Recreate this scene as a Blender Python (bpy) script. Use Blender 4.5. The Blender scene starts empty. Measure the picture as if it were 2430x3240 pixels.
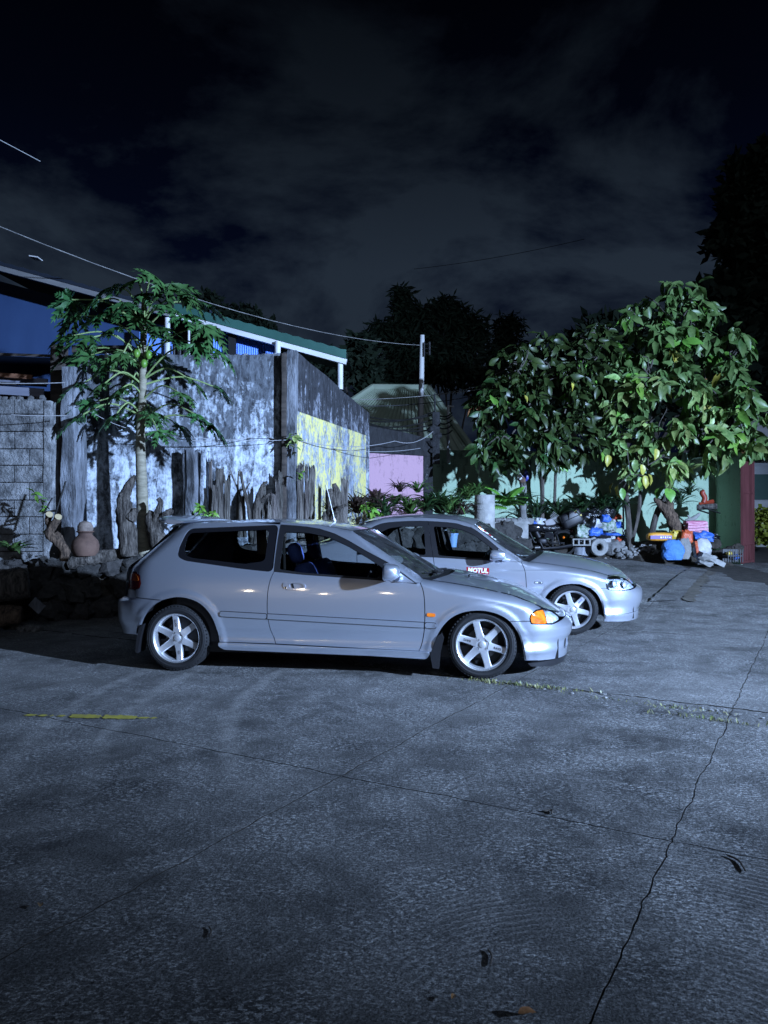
import bpy, bmesh, math, random
from mathutils import Vector, Matrix, noise
from mathutils.geometry import delaunay_2d_cdt
R_ = math.radians
scene = bpy.context.scene
COL = scene.collection
random.seed(7)

# ---------------------------------------------------------------- camera
cam_d = bpy.data.cameras.new('camera'); cam = bpy.data.objects.new('camera', cam_d); COL.objects.link(cam)
cam_d.sensor_fit = 'HORIZONTAL'; cam_d.sensor_width = 36.0; cam_d.lens = 36.0 * 2433 / 2430
cam_d.clip_start = 0.05; cam_d.clip_end = 2000
cam.location = (0, 0, 1.32); cam.rotation_euler = (R_(90.26), 0, 0)
scene.camera = cam

# ---------------------------------------------------------------- world: night sky with lit cloud
world = bpy.data.worlds.new('World'); scene.world = world; world.use_nodes = True
wn = world.node_tree.nodes; wl = world.node_tree.links
wn.clear()
wo = wn.new('ShaderNodeOutputWorld'); bgn = wn.new('ShaderNodeBackground'); bgn.inputs[1].default_value = 1.0
sky = wn.new('ShaderNodeTexSky'); sky.sky_type = 'NISHITA'; sky.sun_disc = False
sky.sun_elevation = R_(25); sky.sun_rotation = R_(162)
tc = wn.new('ShaderNodeTexCoord'); mp = wn.new('ShaderNodeMapping'); mp.inputs['Scale'].default_value = (1, 1, 2.0)
mp.inputs['Location'].default_value = (0.27, 0.1, 0.62)
nz = wn.new('ShaderNodeTexNoise'); nz.inputs['Scale'].default_value = 2.3; nz.inputs['Detail'].default_value = 9
nz.inputs['Roughness'].default_value = .60; nz.inputs['Distortion'].default_value = .25
cr = wn.new('ShaderNodeValToRGB')
cr.color_ramp.elements[0].position = .465; cr.color_ramp.elements[0].color = (0, 0, 0, 1)
cr.color_ramp.elements[1].position = .585; cr.color_ramp.elements[1].color = (1, 1, 1, 1)
sp = wn.new('ShaderNodeSeparateXYZ')
el = wn.new('ShaderNodeValToRGB')   # brightness with elevation: the town's glow lies low
el.color_ramp.elements[0].position = 0.0; el.color_ramp.elements[0].color = (1, 1, 1, 1)
el.color_ramp.elements[1].position = .62; el.color_ramp.elements[1].color = (.02, .02, .02, 1)
e2 = el.color_ramp.elements.new(.30); e2.color = (.86, .86, .86, 1)
e3 = el.color_ramp.elements.new(.45); e3.color = (.32, .32, .32, 1)
mix = wn.new('ShaderNodeMix'); mix.data_type = 'RGBA'
mix.inputs[6].default_value = (.0010, .0024, .0105, 1); mix.inputs[7].default_value = (.018, .0275, .0435, 1)
mul = wn.new('ShaderNodeMix'); mul.data_type = 'RGBA'; mul.blend_type = 'MULTIPLY'; mul.inputs[0].default_value = 1
sc_ = wn.new('ShaderNodeMix'); sc_.data_type = 'RGBA'; sc_.blend_type = 'ADD'; sc_.inputs[0].default_value = .00012
# the cloud bank hangs over the left half: bias the noise towards it
dt = wn.new('ShaderNodeVectorMath'); dt.operation = 'DOT_PRODUCT'; dt.inputs[1].default_value = (-.30, .92, .26)
bm_ = wn.new('ShaderNodeMapRange'); bm_.inputs[1].default_value = .72; bm_.inputs[2].default_value = 1.0; bm_.inputs[3].default_value = -.13; bm_.inputs[4].default_value = .07
ad = wn.new('ShaderNodeMath'); ad.operation = 'ADD'
wl.new(tc.outputs['Generated'], dt.inputs[0]); wl.new(dt.outputs['Value'], bm_.inputs[0]); wl.new(bm_.outputs[0], ad.inputs[1])
for a, b in ((tc.outputs['Generated'], mp.inputs[0]), (mp.outputs[0], nz.inputs['Vector']), (nz.outputs[0], ad.inputs[0]), (ad.outputs[0], cr.inputs[0]),
             (tc.outputs['Generated'], sp.inputs[0]), (sp.outputs[2], el.inputs[0]), (cr.outputs[0], mix.inputs[0]),
             (mix.outputs[2], mul.inputs[6]), (el.outputs[0], mul.inputs[7]), (mul.outputs[2], sc_.inputs[6]),
             (sky.outputs[0], sc_.inputs[7]), (sc_.outputs[2], bgn.inputs[0]), (bgn.outputs[0], wo.inputs[0])):
    wl.new(a, b)

# ---------------------------------------------------------------- added fill: a weak sun as unseen moonlight behind the camera
sun_d = bpy.data.lights.new('moon', 'SUN'); sun_d.energy = 0.24; sun_d.angle = R_(22); sun_d.color = (.60, .74, 1)
sun = bpy.data.objects.new('moon', sun_d); COL.objects.link(sun)
sun.location = (4, -10, 9)
sun.rotation_euler = Vector((-.28, .86, -.42)).to_track_quat('-Z', 'Y').to_euler()

# ---------------------------------------------------------------- the yard's flood light, on a post behind and right of the camera
LAMP = Vector((12.5, -2.6, 4.9)); AIM = Vector((2.8, 11.2, 1.1)); LAMP_W = 47000
spot_d = bpy.data.lights.new('flood_light_beam', 'SPOT'); spot_d.energy = LAMP_W; spot_d.color = (.43, .62, 1.0)
spot_d.spot_size = R_(75); spot_d.spot_blend = .95; spot_d.shadow_soft_size = .16

# ---------------------------------------------------------------- exposure
scene.view_settings.view_transform = 'Standard'; scene.view_settings.look = 'None'
scene.view_settings.exposure = 0; scene.view_settings.gamma = 1
scene.render.engine = 'CYCLES'
cy = scene.cycles
cy.use_denoising = True
try: cy.denoiser = 'OPENIMAGEDENOISE'
except Exception: pass
cy.max_bounces = 6; cy.transparent_max_bounces = 16; cy.diffuse_bounces = 3; cy.glossy_bounces = 3; cy.transmission_bounces = 4
cy.sample_clamp_indirect = 4; cy.caustics_reflective = False; cy.caustics_refractive = False

# ================================================================ helpers
def props(o, label=None, cat=None, group=None, kind=None):
    if label: o['label'] = label
    if cat: o['category'] = cat
    if group: o['group'] = group
    if kind: o['kind'] = kind
    elif cat: o['kind'] = 'thing'
    return o

def thing(name, label, cat, loc=(0, 0, 0), rz=0, group=None):
    o = bpy.data.objects.new(name, None); COL.objects.link(o); o.empty_display_size = .2
    o.location = loc; o.rotation_euler = (0, 0, rz)
    return props(o, label, cat, group)

def link(name, me, parent=None, loc=None, rot=None, scale=None):
    o = bpy.data.objects.new(name, me); COL.objects.link(o)
    if parent: o.parent = parent
    if loc is not None: o.location = loc
    if rot is not None: o.rotation_euler = rot
    if scale is not None: o.scale = scale if hasattr(scale, '__len__') else (scale,) * 3
    return o

def sharp(me, deg=38):
    me.polygons.foreach_set('use_smooth', [True] * len(me.polygons))
    bm = bmesh.new(); bm.from_mesh(me)
    a = R_(deg)
    for e in bm.edges:
        if len(e.link_faces) == 2: e.smooth = e.calc_face_angle(0) < a
        else: e.smooth = False
    bm.to_mesh(me); bm.free()

class MB:
    def __init__(s): s.v = []; s.f = []
    def add(s, vs, fs):
        n = len(s.v); s.v += [tuple(v) for v in vs]; s.f += [tuple(i + n for i in f) for f in fs]; return s
    def box(s, c, d, rot=None, taper=1.0):
        hx, hy, hz = d[0] / 2, d[1] / 2, d[2] / 2; vs = []
        for z in (-1, 1):
            t = taper if z > 0 else 1
            for x, y in ((-1, -1), (1, -1), (1, 1), (-1, 1)): vs.append(Vector((x * hx * t, y * hy * t, z * hz)))
        if rot is not None: vs = [rot @ v for v in vs]
        c = Vector(c)
        return s.add([v + c for v in vs], [(3, 2, 1, 0), (4, 5, 6, 7), (0, 1, 5, 4), (1, 2, 6, 5), (2, 3, 7, 6), (3, 0, 4, 7)])
    def tube(s, pts, rad, n=8, cap=True, jit=0.0):
        pts = [Vector(p) for p in pts]; rs = rad if hasattr(rad, '__len__') else [rad] * len(pts)
        up = Vector((0, 0, 1)); vs = []; m = len(pts); prev = None
        for i, p in enumerate(pts):
            t = (pts[min(i + 1, m - 1)] - pts[max(i - 1, 0)])
            if t.length < 1e-9: t = Vector((0, 0, 1))
            t.normalize()
            if prev is None:
                a = up.cross(t)
                if a.length < .1: a = Vector((1, 0, 0)).cross(t)
            else: a = prev - t * prev.dot(t)
            a.normalize(); prev = a; b = t.cross(a)
            for k in range(n):
                w = 2 * math.pi * k / n; r = rs[i] * (1 + (random.uniform(-jit, jit) if jit else 0))
                vs.append(p + a * (math.cos(w) * r) + b * (math.sin(w) * r))
        fs = [(i * n + k, i * n + (k + 1) % n, (i + 1) * n + (k + 1) % n, (i + 1) * n + k) for i in range(m - 1) for k in range(n)]
        if cap: fs += [tuple(range(n - 1, -1, -1)), tuple((m - 1) * n + k for k in range(n))]
        return s.add(vs, fs)
    def lathe(s, prof, n=24, axis='Z', c=(0, 0, 0), close=False):
        vs = []; c = Vector(c)
        for r, h in prof:
            for k in range(n):
                w = 2 * math.pi * k / n; x, y = r * math.cos(w), r * math.sin(w)
                vs.append(c + (Vector((x, y, h)) if axis == 'Z' else Vector((x, h, y)) if axis == 'Y' else Vector((h, x, y))))
        m = len(prof); fs = []
        for i in range(m - 1 + (1 if close else 0)):
            j = (i + 1) % m
            for k in range(n): fs.append((i * n + k, i * n + (k + 1) % n, j * n + (k + 1) % n, j * n + k))
        return s.add(vs, fs)
    def prism(s, poly, y0, y1, axis='Y'):
        n = len(poly)
        def P(a, b, h): return (a, h, b) if axis == 'Y' else (a, b, h) if axis == 'Z' else (h, a, b)
        vs = [P(a, b, y0) for a, b in poly] + [P(a, b, y1) for a, b in poly]
        return s.add(vs, [tuple(range(n)), tuple(range(2 * n - 1, n - 1, -1))] + [(i, n + i, n + (i + 1) % n, (i + 1) % n) for i in range(n)])
    def grid(s, rows):
        n = len(rows[0]); vs = [p for r in rows for p in r]
        return s.add(vs, [(i * n + k, i * n + k + 1, (i + 1) * n + k + 1, (i + 1) * n + k) for i in range(len(rows) - 1) for k in range(n - 1)])
    def blob(s, c, r, seg=10, rings=7, amp=.15, fr=2.0, seed=0.0, flat=0.0, sq=1.0):
        c = Vector(c); vs = []; sd = Vector((seed * 3.7, seed * 1.3, seed * 2.1))
        for i in range(rings + 1):
            th = math.pi * i / rings
            for k in range(seg):
                w = 2 * math.pi * k / seg
                def q(a): return math.copysign(abs(a) ** sq, a)
                d = Vector((q(math.sin(th)) * q(math.cos(w)), q(math.sin(th)) * q(math.sin(w)), q(math.cos(th))))
                m = 1 + amp * noise.noise(d * fr + sd) * 1.6
                v = Vector((d.x * r[0] * m, d.y * r[1] * m, d.z * r[2] * m))
                if flat and v.z < -r[2] * flat: v.z = -r[2] * flat
                vs.append(c + v)
        fs = [(i * seg + k, (i + 1) * seg + k, (i + 1) * seg + (k + 1) % seg, i * seg + (k + 1) % seg) for i in range(rings) for k in range(seg)]
        return s.add(vs, fs)
    def mesh(s, name, mat, smooth=True, ang=38, recalc=True):
        me = bpy.data.meshes.new(name); me.from_pydata(s.v, [], s.f)
        if recalc:
            bm = bmesh.new(); bm.from_mesh(me); bmesh.ops.remove_doubles(bm, verts=bm.verts, dist=1e-5)
            bmesh.ops.recalc_face_normals(bm, faces=bm.faces); bm.to_mesh(me); bm.free()
        if mat: me.materials.append(mat)
        if smooth: sharp(me, ang)
        return me
    def build(s, name, mat, parent=None, smooth=True, ang=38, **pr):
        if parent is not None and parent.get('wc'):
            w = Vector(parent['wc']); s.v = [tuple(Vector(v) - w) for v in s.v]
        o = link(name, s.mesh(name, mat, smooth, ang), parent)
        return props(o, **pr)

def wthing(name, label, cat, loc, group=None):
    "thing whose part meshes are written in world coordinates"
    o = thing(name, label, cat, loc, 0, group); o['wc'] = tuple(loc); return o

def solo(name, mb, mat, label, cat, base=None, group=None, smooth=True, ang=38, kind=None):
    "one-mesh thing, origin at its base"
    if base is None:
        n = len(mb.v); base = Vector((sum(v[0] for v in mb.v) / n, sum(v[1] for v in mb.v) / n, min(v[2] for v in mb.v)))
    base = Vector(base); mb.v = [tuple(Vector(v) - base) for v in mb.v]
    o = link(name, mb.mesh(name, mat, smooth, ang), None, base)
    return props(o, label, cat, group, kind)

# ---------------------------------------------------------------- materials
def mat(name, col, rough=.6, metal=0.0, coat=0.0, col2=None, scale=4.0, detail=5, contrast=(.35, .65), bump=0.0, bscale=30.0,
        bdist=.01, spec=.5, emis=None, estr=0, rand=0.0, stretch=None, trans=0.0, coords='Object', alpha=None, sub=0.0):
    m = bpy.data.materials.new(name); m.use_nodes = True; nt = m.node_tree; N = nt.nodes; L = nt.links
    bs = N['Principled BSDF']
    bs.inputs['Base Color'].default_value = (*col, 1); bs.inputs['Roughness'].default_value = rough
    bs.inputs['Metallic'].default_value = metal; bs.inputs['Coat Weight'].default_value = coat; bs.inputs['Coat Roughness'].default_value = .10
    bs.inputs['Specular IOR Level'].default_value = spec
    if trans: bs.inputs['Transmission Weight'].default_value = trans
    if emis: bs.inputs['Emission Color'].default_value = (*emis, 1); bs.inputs['Emission Strength'].default_value = estr
    t = None
    def vec():
        nonlocal t
        if t is None:
            c = N.new('ShaderNodeTexCoord'); mpn = N.new('ShaderNodeMapping'); L.new(c.outputs[coords], mpn.inputs[0])
            if stretch: mpn.inputs['Scale'].default_value = stretch
            t = mpn.outputs[0]
        return t
    cur = None
    if col2 is not None:
        nn = N.new('ShaderNodeTexNoise'); nn.inputs['Scale'].default_value = scale; nn.inputs['Detail'].default_value = detail
        nn.inputs['Roughness'].default_value = .62
        L.new(vec(), nn.inputs['Vector'])
        rp = N.new('ShaderNodeValToRGB'); rp.color_ramp.elements[0].position = contrast[0]; rp.color_ramp.elements[1].position = contrast[1]
        rp.color_ramp.elements[0].color = (*col, 1); rp.color_ramp.elements[1].color = (*col2, 1)
        L.new(nn.outputs[0], rp.inputs[0]); cur = rp.outputs[0]
    if rand:
        oi = N.new('ShaderNodeObjectInfo'); hs = N.new('ShaderNodeHueSaturation')
        mr = N.new('ShaderNodeMapRange'); mr.inputs[3].default_value = 1 - rand; mr.inputs[4].default_value = 1 + rand
        L.new(oi.outputs['Random'], mr.inputs[0]); L.new(mr.outputs[0], hs.inputs['Value'])
        mr2 = N.new('ShaderNodeMapRange'); mr2.inputs[3].default_value = .5 + rand * .06; mr2.inputs[4].default_value = .5 - rand * .06
        mm = N.new('ShaderNodeMath'); mm.operation = 'MULTIPLY'; mm.inputs[1].default_value = 7.13; fr = N.new('ShaderNodeMath'); fr.operation = 'FRACT'
        L.new(oi.outputs['Random'], mm.inputs[0]); L.new(mm.outputs[0], fr.inputs[0]); L.new(fr.outputs[0], mr2.inputs[0]); L.new(mr2.outputs[0], hs.inputs['Hue'])
        if cur: L.new(cur, hs.inputs['Color'])
        else: hs.inputs['Color'].default_value = (*col, 1)
        cur = hs.outputs[0]
    if cur: L.new(cur, bs.inputs['Base Color'])
    if bump:
        nb = N.new('ShaderNodeTexNoise'); nb.inputs['Scale'].default_value = bscale; nb.inputs['Detail'].default_value = 6
        nb.inputs['Roughness'].default_value = .65
        L.new(vec(), nb.inputs['Vector']); bp = N.new('ShaderNodeBump'); bp.inputs['Strength'].default_value = bump; bp.inputs['Distance'].default_value = bdist
        L.new(nb.outputs[0], bp.inputs['Height']); L.new(bp.outputs[0], bs.inputs['Normal'])
    m['bsdf'] = 1
    return m

def glass_mat(name, tint, refl=1.0, rough=.02, dirt=0.0):
    m = bpy.data.materials.new(name); m.use_nodes = True; nt = m.node_tree; N = nt.nodes; L = nt.links; N.clear()
    o = N.new('ShaderNodeOutputMaterial'); tr = N.new('ShaderNodeBsdfTransparent'); tr.inputs[0].default_value = (*tint, 1)
    gl = N.new('ShaderNodeBsdfGlossy'); gl.inputs['Roughness'].default_value = rough; gl.inputs[0].default_value = (.95 * refl,) * 3 + (1,)
    fr = N.new('ShaderNodeFresnel'); fr.inputs[0].default_value = 1.5; mx = N.new('ShaderNodeMixShader')
    L.new(fr.outputs[0], mx.inputs[0]); L.new(tr.outputs[0], mx.inputs[1]); L.new(gl.outputs[0], mx.inputs[2])
    out = mx.outputs[0]
    if dirt:
        df = N.new('ShaderNodeBsdfDiffuse'); df.inputs[0].default_value = (.35, .36, .37, 1)
        c = N.new('ShaderNodeTexCoord'); nn = N.new('ShaderNodeTexNoise'); nn.inputs['Scale'].default_value = 9; nn.inputs['Detail'].default_value = 8
        L.new(c.outputs['Object'], nn.inputs['Vector'])
        mr = N.new('ShaderNodeMapRange'); mr.inputs[1].default_value = .3; mr.inputs[2].default_value = .8; mr.inputs[3].default_value = dirt * .3; mr.inputs[4].default_value = dirt
        L.new(nn.outputs[0], mr.inputs[0]); m2 = N.new('ShaderNodeMixShader')
        L.new(mr.outputs[0], m2.inputs[0]); L.new(out, m2.inputs[1]); L.new(df.outputs[0], m2.inputs[2]); out = m2.outputs[0]
    L.new(out, o.inputs[0]); return m

M = {}
def paint_mat(name, c):
    m = mat(name, c, rough=.32, metal=.82, coat=1.0, bump=.03, bscale=900, bdist=.0004)
    b_ = m.node_tree.nodes['Principled BSDF']; b_.inputs['Coat IOR'].default_value = 1.75; b_.inputs['Coat Roughness'].default_value = .05
    return m
M['paint'] = paint_mat('silver_paint', (.74, .79, .90))
M['paint2'] = paint_mat('silver_paint_sedan', (.76, .80, .90))
M['black'] = mat('black_trim', (.012, .012, .014), rough=.45)
M['gloss_black'] = mat('gloss_black', (.01, .01, .012), rough=.12)
M['rubber'] = mat('tyre_rubber', (.008, .008, .009), rough=.8, col2=(.014, .014, .015), scale=30, bump=.2, bscale=120, bdist=.002)
M['alloy'] = mat('alloy', (.80, .81, .84), rough=.36, metal=.65, col2=(.68, .69, .72), scale=14, bump=.03, bscale=200)
M['polish'] = mat('polished_alloy', (.86, .87, .90), rough=.26, metal=.8)
M['dark_metal'] = mat('dark_metal', (.035, .035, .038), rough=.5, metal=.8)
M['disc'] = mat('brake_disc', (.10, .097, .095), rough=.4, metal=.9)
M['glass'] = glass_mat('window_glass', (.84, .88, .88))
M['wsglass'] = glass_mat('windscreen_glass', (.55, .62, .58), dirt=.10)
M['orange'] = mat('orange_lens', (.85, .13, .01), rough=.12, coat=.6, col2=(.95, .24, .02), scale=22, detail=2)
M['red_lens'] = mat('red_lens', (.07, .006, .005), rough=.12, coat=.6)
M['amber_dark'] = mat('amber_lens', (.22, .045, .006), rough=.12, coat=.6)
M['lens'] = glass_mat('clear_lens', (.86, .9, .94))
M['chrome'] = mat('chrome', (.8, .82, .85), rough=.08, metal=1)
M['reflector'] = mat('reflector', (.50, .53, .57), rough=.38, metal=.55, col2=(.85, .88, .92), scale=26, detail=3, bump=.8, bscale=22, bdist=.03)
M['card'] = mat('interior_trim', (.06, .063, .075), rough=.8, col2=(.08, .083, .095), scale=40)
M['seat'] = mat('blue_seat_cloth', (.06, .095, .30), rough=.9, col2=(.085, .13, .38), scale=60)
M['grey_cloth'] = mat('grey_cloth', (.10, .105, .12), rough=.9)
M['belt'] = mat('light_trim', (.34, .38, .42), rough=.6)
M['sticker_red'] = mat('sticker_red', (.42, .015, .02), rough=.4)
M['white'] = mat('white_vinyl', (.78, .79, .8), rough=.45)
M['sticker_orange'] = mat('sticker_orange', (.7, .2, .03), rough=.4)
M['blue_vinyl'] = mat('blue_vinyl', (.05, .06, .35), rough=.4)
# ================================================================ cars
class Sp:
    "monotone-ish piecewise cubic through (a, b) pairs"
    def __init__(s, pts):
        pts = sorted(pts); s.x = [p[0] for p in pts]; s.y = [p[1] for p in pts]; n = len(pts)
        d = [(s.y[i + 1] - s.y[i]) / (s.x[i + 1] - s.x[i]) for i in range(n - 1)]
        s.m = [d[0]] + [0 if d[i - 1] * d[i] <= 0 else 2 * d[i - 1] * d[i] / (d[i - 1] + d[i]) for i in range(1, n - 1)] + [d[-1]] if n > 2 else [d[0]] * 2
    def __call__(s, v):
        x = s.x
        if v <= x[0]: return s.y[0]
        if v >= x[-1]: return s.y[-1]
        lo = 0
        while x[lo + 1] < v: lo += 1
        h = x[lo + 1] - x[lo]; t = (v - x[lo]) / h; t2 = t * t; t3 = t2 * t
        return (2 * t3 - 3 * t2 + 1) * s.y[lo] + (t3 - 2 * t2 + t) * h * s.m[lo] + (-2 * t3 + 3 * t2) * s.y[lo + 1] + (t3 - t2) * h * s.m[lo + 1]

def catmull(pts, n=6, closed=False):
    out = []; m = len(pts); rng = m if closed else m - 1
    for i in range(rng):
        p0 = pts[(i - 1) % m] if closed or i > 0 else pts[i]; p1 = pts[i]; p2 = pts[(i + 1) % m]
        p3 = pts[(i + 2) % m] if closed or i + 2 < m else pts[(i + 1) % m]
        for k in range(n):
            t = k / n
            out.append(tuple(.5 * (2 * b + (c - a) * t + (2 * a - 5 * b + 4 * c - d) * t * t + (3 * b - a - 3 * c + d) * t ** 3) for a, b, c, d in zip(p0, p1, p2, p3)))
    if not closed: out.append(tuple(pts[-1]))
    return out

def rounded(poly, r, n=5):
    "round the corners of a closed 2-D polygon"
    out = []; m = len(poly)
    for i in range(m):
        p = Vector(poly[i]); a = Vector(poly[i - 1]) - p; b = Vector(poly[(i + 1) % m]) - p
        k = min(r, a.length * .45, b.length * .45); A = p + a.normalized() * k; B = p + b.normalized() * k
        for j in range(n + 1):
            t = j / n; out.append(tuple(A * (1 - t) ** 2 + p * 2 * t * (1 - t) + B * t * t))
    return out

def dens(poly, step):
    out = []; m = len(poly)
    for i in range(m):
        a = poly[i]; b = poly[(i + 1) % m]; L = math.hypot(b[0] - a[0], b[1] - a[1])
        if L < 1e-6: continue
        n = max(1, math.ceil(L / step)); out += [(a[0] + (b[0] - a[0]) * k / n, a[1] + (b[1] - a[1]) * k / n) for k in range(n)]
    return out

def inside(p, poly):
    x, y = p; r = False; j = len(poly) - 1
    for i in range(len(poly)):
        xi, yi = poly[i]; xj, yj = poly[j]
        if (yi > y) != (yj > y) and x < (xj - xi) * (y - yi) / (yj - yi) + xi: r = not r
        j = i
    return r

def tri2d(outer, holes, step):
    loops = [dens(outer, step)] + [dens(h, step) for h in holes]
    vs = []; es = []
    for lp in loops:
        n0 = len(vs); vs += lp; es += [(n0 + i, n0 + (i + 1) % len(lp)) for i in range(len(lp))]
    bx = [v[0] for v in loops[0]]; bz = [v[1] for v in loops[0]]
    cell = {}
    for v in vs: cell.setdefault((int(v[0] // step), int(v[1] // step)), []).append(v)
    pts = []; row = 0; z = min(bz) + step * .43
    while z < max(bz):
        x = min(bx) + step * (.5 if row % 2 else .03)
        while x < max(bx):
            ok = inside((x, z), loops[0]) and not any(inside((x, z), h) for h in loops[1:])
            if ok:
                ci, cj = int(x // step), int(z // step)
                for a in (-1, 0, 1):
                    for b in (-1, 0, 1):
                        for v in cell.get((ci + a, cj + b), ()):
                            if (v[0] - x) ** 2 + (v[1] - z) ** 2 < (step * .5) ** 2: ok = False
            if ok: pts.append((x, z))
            x += step
        z += step * .87; row += 1
    rv, re, rf, *_ = delaunay_2d_cdt([Vector(v) for v in vs + pts], es, [], 0, 1e-6)
    fs = []
    for f in rf:
        c = (sum(rv[i][0] for i in f) / len(f), sum(rv[i][1] for i in f) / len(f))
        if inside(c, loops[0]) and not any(inside(c, h) for h in loops[1:]): fs.append(tuple(f))
    return [tuple(v) for v in rv], fs

class Car:
    NF = 2.3; NR = 2.6
    def __init__(s, root, paint, **k):
        s.root = root; s.paint = paint; s.__dict__.update(k)
    def fold(s, p, z):
        "unfolded side coordinate p -> (x, width factor)"
        if p > s.xcF:
            ph = min((p - s.xcF) / s.LF, math.pi / 2); xf = s.xf(z)
            return s.xcF + (xf - s.xcF) * math.sin(ph) ** (2 / s.NF), max(math.cos(ph), 0) ** (2 / s.NF)
        xc = s.xcR(z)
        if p < xc:
            ph = min((xc - p) / s.LR, math.pi / 2); xr = s.xr(z)
            return xc - (xc - xr) * math.sin(ph) ** (2 / s.NR), max(math.cos(ph), 0) ** (2 / s.NR)
        return p, 1.0
    def to_p(s, x, z):
        if x > s.xcF:
            q = min((x - s.xcF) / (s.xf(z) - s.xcF), 1.0); return s.xcF + s.LF * math.asin(q ** (s.NF / 2))
        xc = s.xcR(z)
        if x < xc:
            q = min((xc - x) / (xc - s.xr(z)), 1.0); return xc - s.LR * math.asin(q ** (s.NR / 2))
        return x
    def S(s, p, z, off=0.0):
        x, sc = s.fold(p, z)
        y = s.b(z) - s.inset(x)
        d = s.ztop(x) - z; rz = s.rz(x); yE = s.yE(x)
        if d < rz and y > yE:
            q = max(0.0, min(1.0, 1 - d / rz)); y -= (y - yE) * (1 - math.sqrt(max(0, 1 - q * q)))
        for cx, cz, R, arc in s.arches:
            if abs(x - cx) < R + .16 and z < cz + R + .16:
                r = min((x - a) ** 2 + (z - c) ** 2 for a, c in arc) ** .5
                if r < .075: t = max(0, min(1, (.075 - r) / .05)); y += .009 * t * t * (3 - 2 * t)
        y = (y + off) * sc
        if off and sc < .98: x += off * .7 * math.copysign(1 - sc, x)
        return Vector((x, -y, z))
    def N(s, p, z, off=0):
        e = .003; a = s.S(p + e, z, off) - s.S(p - e, z, off); b = s.S(p, z + e, off) - s.S(p, z - e, off)
        n = a.cross(b)
        if n.length < 1e-12: return Vector((1 if p > 0 else -1, 0, 0))
        n.normalize()
        return n
    def panel(s, name, outer, holes=(), material=None, step=.035, off=0.0, depth=.014, sides=(-1, 1), parent=None, px=True, join=False, label=None):
        conv = (lambda q: (s.to_p(*q), q[1])) if px else (lambda q: q)
        st = step
        o2 = [conv(q) for q in dens(outer, st)]; h2 = [[conv(q) for q in dens(h, st)] for h in holes]
        v2, fs = tri2d(o2, h2, st)
        P = [s.S(a, b, off) for a, b in v2]; NN = [s.N(a, b, off) for a, b in v2]
        # orient
        cnt = {}
        for f in fs:
            for i in range(len(f)):
                a, b = f[i], f[(i + 1) % len(f)]; cnt[(a, b)] = cnt.get((a, b), 0) + 1
        bound = [(a, b) for (a, b) in cnt if (b, a) not in cnt]
        nv = len(P); rim = {}
        vs = list(P); ns = list(NN); fs = [tuple(f) for f in fs]
        if depth:
            for a, b in bound:
                for i in (a, b):
                    if i not in rim:
                        rim[i] = len(vs); vs.append(P[i]); vs.append(P[i] - NN[i] * depth)
                        ns += [Vector((0, 0, 0))] * 2
                fs.append((rim[a], rim[a] + 1, rim[b] + 1, rim[b]))
        out = []
        def mk(nm, V_, F_, N_):
            me = bpy.data.meshes.new(nm); me.from_pydata([tuple(v) for v in V_], [], F_); me.materials.append(material or s.paint)
            me.update()
            # make front faces agree with the analytic normals
            flip = sum(1 for pl in list(me.polygons)[:40] if pl.normal.dot(N_[pl.vertices[0]]) < 0) > 20
            if flip: me.flip_normals()
            me.polygons.foreach_set('use_smooth', [True] * len(me.polygons)); me.update()
            me.normals_split_custom_set_from_vertices([tuple(n) for n in N_])
            o = link(nm, me, parent or s.root)
            if label: o['label'] = label
            return o
        mv = [Vector((v.x, -v.y, v.z)) for v in vs]; mn = [Vector((n.x, -n.y, n.z)) for n in ns]; mf = [tuple(reversed(f)) for f in fs]
        if join:
            k = len(vs); out.append(mk(name, vs + mv, fs + [tuple(i + k for i in f) for f in mf], ns + mn))
        else:
            if -1 in sides: out.append(mk(name, vs, fs, ns))
            if 1 in sides: out.append(mk(name, mv, mf, mn))
        return out[0]
    def strip(s, name, E, C, material, nv=15, ex=2.2, nu=5, parent=None, thick=0.0, xq=2.0):
        "surface between mirrored edge curves E (x,y,z) bulging to the centre curve C (x,z)"
        Es = catmull(E, nu); Cs = catmull([(c[0], 0, c[1]) for c in C], nu); rows = []
        for e, c in zip(Es, Cs):
            r = []
            for k in range(nv):
                v = -1 + 2 * k / (nv - 1); w = 1 - abs(v) ** ex; wx = 1 - abs(v) ** xq
                r.append((e[0] + (c[0] - e[0]) * wx, -v * e[1], e[2] + (c[2] - e[2]) * w))
            rows.append(r)
        mb = MB(); mb.grid(rows)
        return mb.build(name, material, parent or s.root, ang=50)
    def mbuild(s, name, fn, material, parent=None, ang=38):
        "a part and its mirror image"
        r = []
        for sg in (-1, 1):
            mb = MB(); fn(mb, sg); r.append(mb.build(name, material, parent or s.root, ang=ang))
        return r

def sellip(mb, c, r, n1=.6, n2=.6, seg=20, rings=12, fn=None):
    def q(a, e): return math.copysign(abs(a) ** e, a)
    vs = []
    for i in range(rings + 1):
        th = -math.pi / 2 + math.pi * i / rings
        for k in range(seg):
            w = 2 * math.pi * k / seg
            v = Vector((r[0] * q(math.cos(th), n1) * q(math.cos(w), n2), r[1] * q(math.cos(th), n1) * q(math.sin(w), n2), r[2] * q(math.sin(th), n1)))
            if fn: v = fn(v)
            vs.append(Vector(c) + v)
    mb.add(vs, [(i * seg + k, i * seg + (k + 1) % seg, (i + 1) * seg + (k + 1) % seg, (i + 1) * seg + k) for i in range(rings) for k in range(seg)])

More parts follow.
